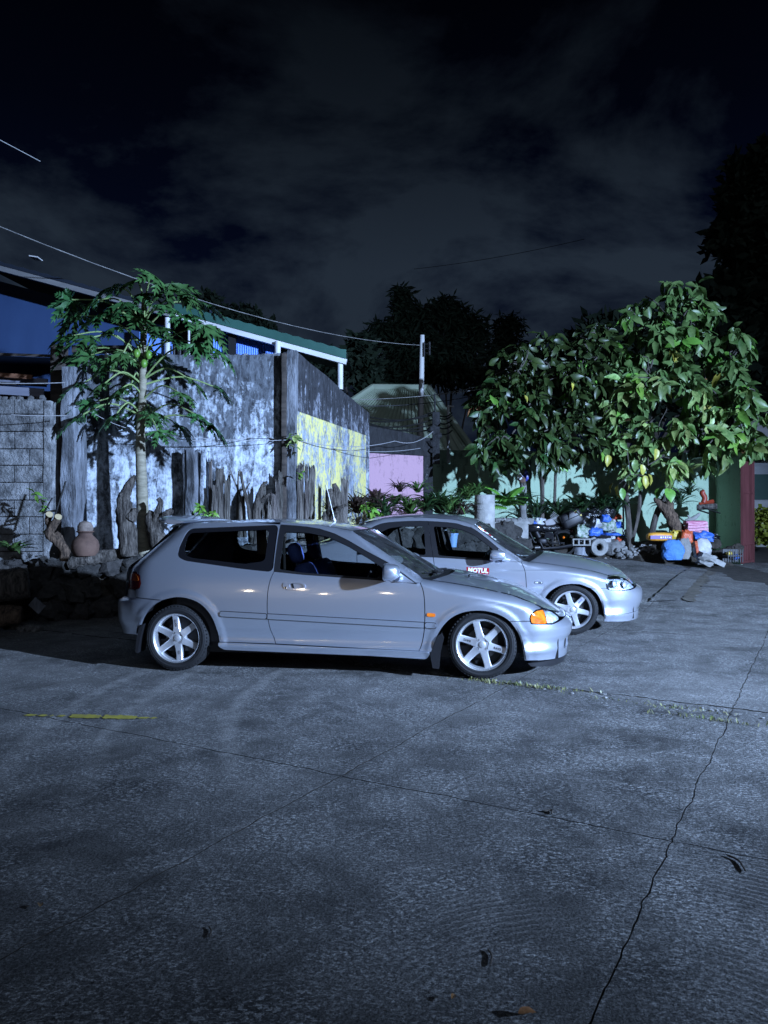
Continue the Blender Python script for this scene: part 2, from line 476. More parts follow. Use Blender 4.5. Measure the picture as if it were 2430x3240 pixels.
def text_mesh(name, txt, size, material, ext=.001, shear=0.0, bold=0.0):
    cu = bpy.data.curves.new(name, 'FONT'); cu.body = txt; cu.size = size; cu.extrude = ext; cu.align_x = 'CENTER'; cu.align_y = 'CENTER'; cu.shear = shear; cu.offset = bold
    cu.resolution_u = 2
    o = bpy.data.objects.new(name, cu); COL.objects.link(o)
    dg = bpy.context.evaluated_depsgraph_get(); me = bpy.data.meshes.new_from_object(o.evaluated_get(dg))
    bpy.data.objects.remove(o); me.materials.clear(); me.materials.append(material); return me

def make_wheel(parent, loc, side, rot, R=.281, rim=.206, W=.195, polished=True, letters=None, shared={}):
    """wheel (barrel mesh) > tyre, lip, six spokes, hub, nuts, disc. local -Y is the outer face"""
    key = (polished,)
    if key not in shared:
        d = {}
        y0, y1 = -W / 2, W / 2
        mb = MB(); mb.lathe([(rim - .004, y0 + .012), (rim - .016, y0 + .02), (rim - .022, y0 + .05), (rim - .03, y0 + .09), (rim - .022, y1 - .02), (rim, y1 - .01)], 48, 'Y')
        d['wheel'] = mb.mesh('wheel', M['black'])
        mb = MB(); prof = [(rim - .003, y0 + .008), (rim + .004, y0 + .002), (rim + .015, y0 - .004), (rim + .035, y0 - .007), (rim + .052, y0), (R - .012, y0 + .012), (R - .003, y0 + .024), (R, y0 + .045)]
        for g in range(3):
            yy = y0 + .06 + g * .034; prof += [(R, yy - .006), (R - .007, yy - .004), (R - .007, yy + .004), (R, yy + .006)]
        prof += [(R, y1 - .045), (R - .003, y1 - .024), (R - .012, y1 - .012), (rim + .05, y1), (rim + .02, y1 + .003), (rim, y1 - .01)]
        mb.lathe(prof, 56, 'Y')
        for k in range(56):   # shoulder grooves
            a = 2 * math.pi * k / 56 + .03
            for sy in (y0 + .022, y1 - .022):
                c = Vector((math.cos(a) * (R - .0135), sy, math.sin(a) * (R - .0135)))
                mb.box(c, (.012, .034, .014), Matrix.Rotation(-a, 3, 'Y'))
        for rr in (rim + .014, rim + .047): mb.lathe([(rr - .0015, y0 - .004 if rr < rim + .03 else y0 - .002), (rr, y0 - .0085 if rr < rim + .03 else y0 - .0055), (rr + .0015, y0 - .004 if rr < rim + .03 else y0 - .002)], 56, 'Y')
        d['tyre'] = mb.mesh('tyre', M['rubber'], ang=30)
        mb = MB(); mb.lathe([(rim - .024, y0 + .05), (rim - .018, y0 + .022), (rim - .012, y0 + .012), (rim - .004, y0 + .002), (rim + .002, y0), (rim + .004, y0 + .006)], 56, 'Y')
        d['rim_lip'] = mb.mesh('rim_lip', M['polish'] if polished else M['alloy'])
        mb = MB()   # one spoke pointing up
        r0, r1 = .05, rim - .017; w0, w1 = .029, .026; rows = []
        for i in range(9):
            t = i / 8; r = r0 + (r1 - r0) * t; w = w0 + (w1 - w0) * min(1, t * 1.3) + (.005 * (1 - t * 4) if t < .25 else 0) + (.003 * ((t - .85) / .15) if t > .85 else 0)
            yf = y0 + .020 + .012 * math.sin(t * 2.6) - .004 * t
            rows.append([(-w, yf + .035, r), (-w - .001, yf + .006, r), (-w + .005, yf, r), (0, yf - .001, r), (w - .005, yf, r), (w + .001, yf + .006, r), (w, yf + .035, r)])
        mb.grid(rows); d['spoke'] = mb.mesh('spoke', M['alloy'], ang=30)
        mb = MB(); mb.lathe([(.075, y0 + .075), (.075, y0 + .035), (.070, y0 + .026), (.045, y0 + .023), (.030, y0 + .024), (.027, y0 + .018), (.018, y0 + .014), (.0005, y0 + .013)], 36, 'Y')
        d['hub'] = mb.mesh('hub', M['alloy'], ang=25)
        mb = MB(); mb.lathe([(.010, y0 + .02), (.010, y0 + .0275), (.0005, y0 + .0285)], 10, 'Y'); mb.lathe([(.0115, y0 + .024), (.0115, y0 + .0215), (.0085, y0 + .0215)], 10, 'Y')
        d['wheel_nut'] = mb.mesh('wheel_nut', M['black'] if polished else M['chrome'])
        mb = MB(); mb.lathe([(.06, y0 + .085), (.125, y0 + .085), (.125, y0 + .105), (.06, y0 + .105)], 40, 'Y', close=True)
        mb.box((.1, y0 + .09, .02), (.05, .04, .11))
        d['brake_disc'] = mb.mesh('brake_disc', M['disc'])
        mb = MB(); mb.lathe([(.0, y0 + .13), (.186, y0 + .13)], 36, 'Y'); d['dust_shield'] = mb.mesh('dust_shield', M['black'])  # black disc put in as the shade behind the spokes
        shared[key] = d
    d = shared[key]
    w = link('wheel', d['wheel'], parent, loc, (0, 0, 0 if side < 0 else math.pi))
    for nm in ('tyre', 'rim_lip', 'hub', 'brake_disc', 'dust_shield'): link(nm, d[nm], w)
    for k in range(6): link('spoke', d['spoke'], w, (0, 0, 0), (0, rot + k * math.pi / 3, 0))
    for k in range(4):
        a = rot + math.pi / 4 + k * math.pi / 2 + .3; link('wheel_nut', d['wheel_nut'], w, (math.sin(a) * .05, 0, math.cos(a) * .05))
    if side < 0 and letters:
        for k, tx, mm in letters:
            a = rot + k * math.pi / 3
            me = text_mesh('spoke_lettering', tx, .026, mm, .0006)
            rm = Matrix.Rotation(a, 4, 'Y') @ Matrix.Translation((0, -W / 2 + .026, .125)) @ Matrix.Rotation(R_(90), 4, 'X') @ Matrix.Rotation(R_(90), 4, 'Z')
            t = link('spoke_lettering', me, w); t.matrix_local = rm
    return w

def interior(car, x0, x1, card, seats, seatm, rear_seat, floor=.25, dashx=.62, yin=.70, roofz=None):
    root = car.root
    mb = MB(); mb.box(((x0 + x1) / 2, 0, floor), (x1 - x0, 2 * yin, .04)); mb.box((x1, 0, .5), (.04, 2 * yin, .52)); mb.box((x0, 0, .48), (.04, 2 * yin, .46))
    mb.build('cabin_floor', M['black'], root)
    car.mbuild('door_card', lambda m, sg: m.prism([(x0 + .03, floor), (x1 - .1, floor)] + card, sg * (yin + .005), sg * (yin + .045)), M['card'])
    mb = MB(); mb.prism(rounded([(dashx - .12, .55), (dashx - .10, .76), (dashx + .05, .80), (dashx + .34, .785), (dashx + .34, .5), (dashx, .45)], .05), -yin + .02, yin - .02)
    mb.build('dashboard', M['black'], root)
    mb = MB(); pts = [(math.cos(a) * .18, math.sin(a) * .18) for a in [2 * math.pi * k / 28 for k in range(29)]]
    tilt = Matrix.Rotation(R_(-62), 3, 'Y')
    mb.tube([tilt @ Vector((a, b, 0)) + Vector((dashx - .24, -.36, .74)) for a, b in pts], .015, 8, cap=False)
    mb.box((dashx - .2, -.36, .735), (.1, .3, .035)); mb.box((dashx - .2, -.36, .71), (.1, .05, .12))
    mb.build('steering_wheel', M['black'], root)
    for (sx, sy, top, hz) in seats:
        def lean(v, sx=sx): return v
        mb = MB()
        sellip(mb, (sx + .18, sy, .42), (.27, .24, .09), .5, .5)
        st = mb.build('seat', seatm, root)
        mb = MB(); A = Matrix.Rotation(R_(-17), 3, 'Y')
        sellip(mb, (0, 0, 0), (.085, .235, (top - .42) / 2 + .05), .55, .5, fn=lambda v: A @ v)
        mb.v = [tuple(Vector(v) + Vector((sx - .14, sy, (.42 + top) / 2))) for v in mb.v]
        mb.build('backrest', seatm, st)
        mb = MB(); sellip(mb, (sx - .285, sy, hz), (.052, .125, .095), .75, .6, fn=lambda v: A @ v); h = mb.build('headrest', seatm, st)
        mb = MB()
        for q in (-.05, .05): mb.tube([(sx - .255, sy + q, hz - .18), (sx - .28, sy + q, hz - .04)], .007, 6)
        mb.build('headrest_post', M['chrome'], st)
    if rear_seat:
        rx, top = rear_seat
        mb = MB(); sellip(mb, (rx, 0, .55 + .03), (.10, yin - .04, top - .58), .4, .3); mb.build('rear_seat', M['grey_cloth'], root)

def wheel_wells(car, arcs):
    for pts in arcs:
        def f(mb, sg, pts=pts):
            cx = sum(p[0] for p in pts) / len(pts); cz = .27
            q = [(cx + (x - cx) * 1.035, z if z < .2 else cz + (z - cz) * 1.06) for x, z in pts]
            rows = [[(x, sg * y, z) for x, z in q] for y in (.825, .72, .60, .5)]
            mb.grid(rows)
            n = len(q); mb.add([(x, sg * .5, z) for x, z in q], [tuple(range(n))])
        car.mbuild('wheel_well', f, M['black'])
# ---------------------------------------------------------------- the hatchback in front
CAR_RZ = -R_(7.61)
def flip_side(poly): return poly

def build_hatchback():
    root = thing('hatchback_car', 'silver three-door hatchback with roof spoiler and orange front indicators, parked nearest the camera', 'car', (-.474, 7.161, 0), CAR_RZ)
    P = M['paint']
    zt = Sp([(-2.0, .95), (-1.70, .93), (-1.60, .99), (-1.30, 1.243), (-1.11, 1.252), (-.643, 1.262), (-.385, 1.262), (-.107, 1.248), (.009, 1.236), (.15, 1.215), (.288, 1.19),
             (.50, 1.056), (.70, .928), (.901, .800), (.967, .790), (1.109, .773), (1.25, .751), (1.399, .725), (1.621, .676), (1.779, .615), (1.873, .569), (1.95, .545), (2.02, .50), (2.2, .46)])
    car = Car(root, P,
        b=Sp([(.05, .79), (.15, .80), (.20, .815), (.235, .828), (.262, .818), (.30, .812), (.34, .819), (.40, .835), (.52, .846), (.62, .845), (.72, .838), (.80, .826), (.88, .803), (.97, .765), (1.05, .724), (1.13, .680), (1.20, .635), (1.25, .60), (1.3, .57)]),
        inset=lambda x: (.055 * ((x - 1.15) / .75) ** 2 if x > 1.15 else 0) + (.05 * ((-1.0 - x) / .7) ** 2 if x < -1.0 else 0),
        ztop=zt, yE=Sp([(-1.7, .56), (-1.3, .56), (-1.1, .585), (0, .585), (.288, .565), (.901, .70), (.967, .715), (1.6, .705), (1.873, .655), (2.1, .5)]),
        rz=Sp([(-1.3, .05), (.288, .045), (.9, .05), (1.1, .09), (1.7, .09), (1.9, .07), (2.1, .03)]),
        xcF=1.70, LF=.45, xf=Sp([(.06, 2.09), (.12, 2.115), (.2, 2.125), (.28, 2.135), (.33, 2.16), (.40, 2.165), (.43, 2.15), (.46, 2.115), (.49, 2.095), (.53, 2.05), (.56, 1.99), (.62, 1.95)]),
        LR=.40, xr=Sp([(.15, -1.86), (.30, -1.90), (.38, -1.935), (.45, -1.945), (.53, -1.942), (.575, -1.925), (.605, -1.83), (.68, -1.818), (.82, -1.795), (.87, -1.772), (.90, -1.73), (.974, -1.637), (1.167, -1.433), (1.232, -1.365), (1.3, -1.30)]),
        xcR=Sp([(.15, -1.40), (.86, -1.40), (.92, -1.40), (.974, -1.351), (1.167, -1.147), (1.232, -1.08), (1.3, -1.02)]),
        arches=[])
    farch = catmull([(.979, .222), (1.0, .30), (1.03, .37), (1.075, .44), (1.13, .495), (1.20, .535), (1.274, .555), (1.368, .562), (1.468, .547), (1.555, .511), (1.617, .458), (1.667, .381), (1.698, .287), (1.714, .194), (1.716, .165)], 3)
    rarch = catmull([(-1.527, .31), (-1.515, .383), (-1.472, .465), (-1.423, .526), (-1.366, .571), (-1.303, .604), (-1.205, .629), (-1.135, .634), (-1.045, .619), (-.962, .583), (-.893, .521), (-.845, .443), (-.817, .35), (-.803, .263)], 3)
    car.arches = [(1.345, .238, .325, dens(farch, .006)), (-1.165, .29, .345, dens(rarch, .006))]
    drear = catmull([(-.338, .851), (-.362, .791), (-.381, .693), (-.386, .568), (-.381, .48), (-.364, .378), (-.333, .294), (-.322, .257)], 4)
    dfront = catmull([(.884, .775), (.906, .722), (.919, .646), (.923, .52), (.918, .40), (.898, .288), (.876, .224)], 4)
    g = .0035
    # window opening of the quarter
    qwin = rounded([(-1.155, 1.208), (-.352, 1.242), (-.345, .848), (-.594, .870), (-1.125, .935), (-1.205, .972), (-1.20, 1.06)], .055, 5)
    # quarter panel: rear of the door to the tail, with the roof pillar
    q = [(-.342, 1.243), (-.342, .851)] + [(x - g, z) for x, z in drear[1:]] + [(-.80, .262)]
    q += list(reversed(rarch))[1:]
    k = [i for i, p_ in enumerate(q) if p_[0] < -1.3 and p_[1] > .60]
    q = [p_ for p_ in q if not (p_[0] < -1.30 and p_[1] < .604)]
    q += [(-1.321, .608), (-1.553, .622), (-1.566, .64), (-1.563, .684), (-1.52, .697), (-1.507, .741), (-1.525, .806), (-1.583, .839), (-1.70, .823), (-1.745, .83), (-1.725, .87), (-1.66, .905), (-1.571, .974), (-1.47, 1.07), (-1.367, 1.167), (-1.30, 1.232), (-1.26, 1.240), (-1.11, 1.250), (-.85, 1.258), (-.643, 1.261)]
    car.panel('quarter_panel', q, [qwin], step=.021)
    # quarter window: black border and glass
    qgl = rounded([(-1.138, 1.168), (-.43, 1.20), (-.425, .938), (-.60, .912), (-1.06, .958), (-1.14, .985), (-1.155, 1.07)], .04, 5)
    qt = car.panel('quarter_window_trim', [(x, z) for x, z in qwin], [qgl], M['gloss_black'], off=-.006, depth=.01)
    car.panel('quarter_window', qgl, (), M['glass'], off=-.009, depth=0)
    # door
    d = [(x + g, z) for x, z in drear] + [(.876 - g, .226)] + [(x - g, z) for x, z in reversed(dfront)] + [(.85, .766), (.675, .783), (.374, .801), (-.092, .829)]
    door = car.panel('door', d, (), step=.03)
    # door window frame, glass, mirror sail
    fr = [(-.338, .853), (-.341, 1.240), (-.2, 1.231), (-.107, 1.222), (.009, 1.205), (.145, 1.165), (.281, 1.103), (.416, 1.03), (.631, .925), (.845, .775), (.675, .780), (.374, .797), (-.092, .825)]
    dgl = rounded([(-.292, .872), (-.292, 1.182), (-.08, 1.172), (.10, 1.138), (.27, 1.066), (.45, .968), (.567, .896), (.575, .862), (.53, .806), (.374, .818), (-.092, .846)], .02, 3)
    sail = [(.622, .922), (.845, .777), (.675, .783), (.60, .79), (.59, .86)]
    car.panel('window_frame', [(x, z) for x, z in fr], [dgl], M['black'], off=-.004, depth=.015)
    car.panel('door_window', dgl, (), M['glass'], off=-.010, depth=0)
    car.panel('mirror_sail', [(.618, .917), (.842, .774), (.66, .781), (.60, .805)], (), off=.006, depth=.01, step=.02)
    # pillar between door frame and windscreen
    ap = [(-.342, 1.244), (-.2, 1.235), (-.107, 1.226), (.009, 1.209), (.145, 1.169), (.281, 1.107), (.416, 1.034), (.631, .929), (.85, .777), (.884, .779), (.903, .797), (.70, .927), (.50, 1.055), (.288, 1.189), (.15, 1.214), (.009, 1.235), (-.107, 1.247), (-.342, 1.261)]
    car.panel('windscreen_pillar', ap, (), step=.02)
    # front fender
    fe = [(.884 + g, .778)] + [(x + g, z) for x, z in dfront[1:]] + [(.976, .217)] + [p_ for p_ in farch[1:] if p_[0] < 1.6]
    fe += [(1.605, .478), (1.757, .481), (1.754, .50), (1.765, .540), (1.812, .5635), (1.873, .566), (1.779, .613), (1.621, .674), (1.399, .723), (1.25, .749), (1.109, .771), (.967, .788), (.905, .797)]
    car.panel('front_fender', fe, (), step=.02)
    # rocker sill
    ro = [(-.808, .259), (-.322, .251), (.484, .229), (.876, .217), (.968, .211), (.935, .156), (.482, .173), (-.629, .193), (-.766, .196), (-.805, .226)]
    car.panel('sill', rounded(ro, .02, 3), (), off=.012, depth=.05, step=.025)
    # bumpers wrap round: unfolded coordinates up to the centre line
    pcF = car.xcF + car.LF * math.pi / 2
    fb = [(car.to_p(x, z), z) for x, z in [p_ for p_ in farch if p_[0] > 1.6] + [(1.718, .161)]]
    fb = [(car.to_p(1.605, .474), .474)] + fb + [(1.95, .150), (2.2, .138), (pcF, .135), (pcF, .465), (2.18, .462)] + [(car.to_p(x, z), z) for x, z in [(2.015, .452), (1.94, .438), (1.85, .444), (1.768, .453), (1.757, .474)]]
    nx = lambda a: a
    hole = rounded([(2.12, .292), (pcF - .02, .305), (pcF - .02, .215), (2.12, .205)], .02, 3)
    car.panel('front_bumper', fb, [hole], step=.025, px=False, join=True, depth=.03)
    car.panel('bumper_intake', rounded([(2.10, .30), (pcF, .32), (pcF, .20), (2.10, .195)], .015, 2), (), M['black'], off=-.035, depth=0, px=False, join=True)
    car.panel('front_lip', [(1.732, .135), (1.95, .142), (2.2, .134), (pcF, .131), (pcF, .090), (2.2, .086), (2.0, .092), (1.76, .106)], (), M['black'], px=False, join=True, off=-.005, depth=.03, step=.025)
    pcR = -1.40 - car.LR * math.pi / 2
    rb = [(car.to_p(x, z), z) for x, z in [(-1.321, .600)] + [p_ for p_ in reversed(rarch) if p_[0] < -1.32] + [(-1.52, .30)]]
    rb += [(-1.70, .285), (pcR, .275), (pcR, .60)] + [(car.to_p(x, z), z) for x, z in [(-1.75, .608), (-1.74, .672), (-1.59, .682), (-1.572, .64), (-1.56, .616)]]
    car.panel('rear_bumper', rb, (), step=.025, px=False, join=True, depth=.03)
    # lights
    tl = [(-1.74, .822), (-1.70, .821), (-1.586, .835), (-1.531, .803), (-1.513, .741), (-1.523, .701), (-1.586, .688), (-1.742, .680)]
    t1 = car.panel('tail_light', rounded(tl, .02, 3), (), M['red_lens'], off=.002, step=.025)
    car.panel('tail_indicator', rounded([(-1.70, .812), (-1.59, .823), (-1.546, .796), (-1.535, .76), (-1.70, .752)], .015, 3), (), M['amber_dark'], off=.006, step=.025, depth=.006, sides=(-1,), parent=t1)
    hl = [(1.758, .500), (1.769, .538), (1.814, .560), (1.885, .557), (1.939, .549), (1.975, .523), (2.012, .485), (2.010, .458), (1.937, .442), (1.85, .447), (1.768, .457)]
    hb = car.panel('headlight', rounded(hl, .012, 3), (), M['gloss_black'], off=-.012, step=.02, depth=.02)
    for sd in (-1, 1):
        par = hb if sd < 0 else [o for o in root.children if o.name.startswith('headlight') and o is not hb][-1]
        car.panel('indicator_lens', rounded([(1.764, .500), (1.774, .534), (1.816, .554), (1.872, .553), (1.888, .50), (1.898, .453), (1.85, .452), (1.773, .461)], .012, 3), (), M['orange'], off=.003, step=.02, depth=.008, sides=(sd,), parent=par)
        car.panel('lamp_reflector', [(1.878, .550), (1.936, .544), (1.970, .520), (2.004, .484), (2.003, .462), (1.937, .449), (1.902, .452), (1.893, .50)], (), M['reflector'], off=-.008, step=.02, depth=0, sides=(sd,), parent=par)
        car.panel('headlight_lens', [(1.876, .553), (1.938, .546), (1.973, .522), (2.009, .485), (2.007, .460), (1.937, .445), (1.901, .451), (1.891, .50)], (), M['lens'], off=.003, step=.02, depth=0, sides=(sd,), parent=par)
    car.panel('side_marker', rounded([(.940, .536), (1.008, .532), (1.008, .504), (.940, .507)], .014, 4), (), M['orange'], off=.007, depth=.01, step=.012)
    # side moulding in three pieces
    def mo(x): return .4985 - .0372 * (x + .77)
    for a, b in ((-.788, -.389), (-.379, .916), (.925, 1.012)):
        h = .0205
        car.panel('moulding_gasket', rounded([(a - .004, mo(a) + h + .005), (b + .004, mo(b) + h + .005), (b + .004, mo(b) - h - .005), (a - .004, mo(a) - h - .005)], .02 if a < -.5 or a > .9 else .003, 4), (), M['black'], off=.0025, depth=.003, step=.02)  # black edge stands in for the shaded groove round the moulding
        car.panel('side_moulding', rounded([(a, mo(a) + h), (b, mo(b) + h), (b, mo(b) - h), (a, mo(a) - h)], .018 if a < -.5 or a > .9 else .004, 4), (), off=.014, depth=.013, step=.02)
    # door handle: cup, bar, lock
    hx, hz = -.158, .738
    def ell(cx, cz, rx, rz_, n=24, e=.75, tilt=-.06): return [(cx + rx * math.copysign(abs(math.cos(a)) ** e, math.cos(a)), cz + rz_ * math.copysign(abs(math.sin(a)) ** e, math.sin(a)) + tilt * rx * math.cos(a)) for a in [2 * math.pi * k / n for k in range(n)]]
    hp = car.panel('door_handle', ell(hx, hz, .096, .034), [ell(hx + .018, hz, .058, .022)], off=.007, depth=.012, step=.012)
    car.panel('handle_cup', ell(hx + .018, hz, .060, .024), (), M['paint'], off=-.010, depth=0, step=.015, sides=(-1,), parent=hp)
    car.panel('handle_slot', [(hx - .028, hz + .022), (hx - .010, hz + .022), (hx + .004, hz - .022), (hx - .012, hz - .022)], (), M['black'], off=.004, depth=.004, step=.012, sides=(-1,), parent=hp)
    car.panel('lock', ell(hx - .07, hz - .012, .009, .009, 12, 1, 0), (), M['chrome'], off=.010, depth=.004, step=.01, sides=(-1,), parent=hp)
    # roof, bonnet, windscreen, tailgate
    car.strip('roof', [(-1.30, .56, 1.240), (-1.11, .585, 1.251), (-.643, .585, 1.261), (-.385, .585, 1.261), (-.107, .585, 1.247), (.10, .578, 1.224), (.286, .565, 1.191)],
              [(-1.335, 1.252), (-1.11, 1.268), (-.70, 1.288), (-.45, 1.292), (-.15, 1.282), (.10, 1.25), (.335, 1.20)], P, ex=2.4)
    car.strip('windscreen', [(.292, .562, 1.186), (.50, .612, 1.053), (.70, .657, .925), (.895, .697, .799)], [(.343, 1.195), (.60, 1.045), (.82, .92), (1.03, .80)], M['wsglass'], ex=2.4)
    car.strip('windscreen_trim', [(.286, .575, 1.190), (.300, .56, 1.183)], [(.337, 1.200), (.352, 1.19)], M['black'], ex=2.4, nu=2)
    car.strip('cowl', [(.885, .70, .800), (.93, .715, .789), (.968, .718, .783)], [(1.02, .802), (1.08, .803), (1.135, .808)], M['black'], ex=2.6)
    car.strip('bonnet', [(.967, .715, .789), (1.109, .712, .773), (1.25, .71, .751), (1.399, .707, .725), (1.621, .702, .676), (1.779, .678, .615), (1.873, .652, .570)],
              [(1.13, .817), (1.25, .797), (1.40, .764), (1.55, .728), (1.75, .662), (1.91, .585), (2.06, .500)], P, ex=3.0, nv=25, xq=2.6)
    car.strip('bonnet_front', [(1.873, .652, .567), (1.94, .605, .548), (1.985, .57, .515), (2.012, .54, .488)], [(2.06, .498), (2.09, .487), (2.105, .475), (2.11, .462)], P, ex=4, nu=4, nv=25)
    car.strip('tailgate_window', [(-1.312, .545, 1.226), (-1.40, .552, 1.142), (-1.50, .56, 1.048), (-1.60, .572, .955)], [(-1.36, 1.226), (-1.465, 1.142), (-1.575, 1.048), (-1.685, .955)], M['gloss_black'], ex=3)
    car.strip('tailgate', [(-1.60, .575, .953), (-1.665, .60, .905), (-1.715, .60, .86), (-1.735, .60, .78), (-1.75, .60, .60)], [(-1.70, .953), (-1.76, .905), (-1.79, .86), (-1.81, .78), (-1.83, .60)], P, ex=3)
    mb = MB(); sec = catmull([(-1.125, 1.262), (-1.25, 1.288), (-1.40, 1.309), (-1.46, 1.300), (-1.475, 1.276), (-1.44, 1.255), (-1.36, 1.235), (-1.28, 1.236)], 3, True)
    rows = []
    for j in range(13):
        v = -1 + j / 6; kx = 1 - .06 * abs(v) ** 3; dz = -.012 * abs(v) ** 2.5; w = .585 * v
        s_ = 1 if abs(v) < .99 else .55
        rows.append([(-1.30 + (x + 1.30) * s_ - .03 * (1 - abs(v) ** 2), w, 1.262 + (z - 1.262) * s_ + dz + .012) for x, z in sec + sec[:1]])
    mb.grid(rows); n = len(rows[0])
    mb.add(rows[0], [tuple(range(n - 1))]); mb.add(rows[-1], [tuple(range(n - 1))])
    mb.build('roof_spoiler', P, root, ang=50)
    mb = MB(); mb.tube([(.02, -.02, 1.265), (-.06, -.02, 1.60)], [.005, .003], 6); mb.tube([(.025, -.02, 1.262), (.01, -.02, 1.29)], .012, 8); mb.build('aerial', M['white'], root)
    # mirrors
    def mir(m, sg):
        def f(v):
            v = Vector(v); t = (v.x + .065) / .13
            v.z *= 1 - .25 * max(0, t) ; v.y *= 1 - .12 * max(0, t)
            if v.x < -.05: v.x = -.05
            return v
        sellip(m, (.655, sg * .93, .868), (.075, .115, .076), .62, .62, fn=f)
        m.tube([(.70, sg * .85, .815), (.735, sg * .795, .795), (.75, sg * .77, .792)], [.03, .026, .035], 10)
    mi = car.mbuild('wing_mirror', mir, P, ang=60)
    for o, sg in zip(mi, (-1, 1)):
        mb = MB(); sellip(mb, (.602, sg * .93, .868), (.004, .092, .060), .6, .6); mb.build('mirror_glass', M['chrome'], o)
    # wipers
    mb = MB(); mb.tube([(1.02, -.10, .815), (.96, -.36, .825), (.90, -.60, .84)], [.012, .009, .006], 6); mb.tube([(1.03, .35, .81), (.99, .1, .825), (.955, -.12, .84)], [.012, .009, .006], 6)
    mb.box((.965, -.33, .833), (.03, .5, .012), Matrix.Rotation(.22, 3, 'Z')); mb.build('wipers', M['black'], root)
    mb = MB()
    for q_ in (-.34, -.31): mb.blob((1.27, q_ - .05, .80), (.012, .012, .012), 8, 5, 0)
    mb.build('washer_jets', M['black'], root)
    # mudflaps
    car.mbuild('mudflap', lambda m, sg: m.prism([(1.055, .37), (1.02, .345), (.985, .25), (.965, .20), (.985, .09), (1.035, .085), (1.045, .20), (1.075, .33)], sg * .70, sg * .838), M['black'])
    car.mbuild('mudflap', lambda m, sg: m.prism([(-1.50, .38), (-1.53, .30), (-1.545, .16), (-1.525, .15), (-1.50, .28), (-1.47, .40)], sg * .68, sg * .832), M['black'])
    # underbody
    mb = MB(); mb.box((-.02, 0, .21), (2.7, 1.46, .10)); mb.box((1.85, 0, .25), (.3, 1.2, .2)); mb.box((-1.55, 0, .36), (.3, 1.1, .16))
    mb.tube([(-.6, .3, .17), (-1.3, .35, .2), (-1.85, .40, .26)], .03, 8)
    mb.build('underbody', M['black'], root)
    mb = MB(); mb.box((1.30, 0, .42), (.6, .9, .26)); mb.build('engine', M['dark_metal'], root)
    wheel_wells(car, [farch, rarch])
    interior(car, -1.25, .80, [(.70, .785), (.374, .81), (-.09, .838), (-.35, .862), (-.60, .89), (-1.08, .945), (-1.2, .96)], [(.02, -.36, .86, .985), (.02, .36, .86, .985)], M['seat'], (-.82, .86))
    mb = MB(); mb.box((-1.35, 0, .62), (.5, 1.25, .03)); mb.build('boot_floor', M['card'], root)
    car.mbuild('quarter_trim', lambda m, sg: m.prism([(-1.22, .60), (-.80, .60), (-.80, .87), (-1.06, .90), (-1.20, .95)], sg * .70, sg * .715), M['card'])
    # far-side belt strap and pillar trim seen through the windows
    mb = MB(); mb.tube([(-.32, .63, 1.19), (-.27, .70, .86)], .022, 8); mb.tube([(-.30, -.64, 1.14), (-.285, -.66, .86)], .012, 6); mb.build('seat_belt', M['belt'], root)
    mb = MB(); mb.prism([(-.94, 1.18), (-.86, 1.18), (-.80, .92), (-.93, .92)], .655, .675); mb.build('pillar_trim', M['belt'], root)
    # wheels
    lt = [(0, 'RAYS', M['black']), (3, 'IIIII', M['black'])]
    for sg in (-1, 1):
        make_wheel(root, (1.381, sg * .715, .281), sg, R_(-15) if sg < 0 else .2, letters=[(5, 'RAYS', M['black']), (2, 'RAYS', M['black'])])
        make_wheel(root, (-1.189, sg * .715, .281), sg, R_(-6) if sg < 0 else .5, letters=lt)
    # number plates stay unseen from here: plain rear plate recess
    mb = MB(); mb.box((-1.848, 0, .70), (.012, .42, .13)); mb.build('number_plate', M['white'], root)
    return root, car
hatch, hcar = build_hatchback()
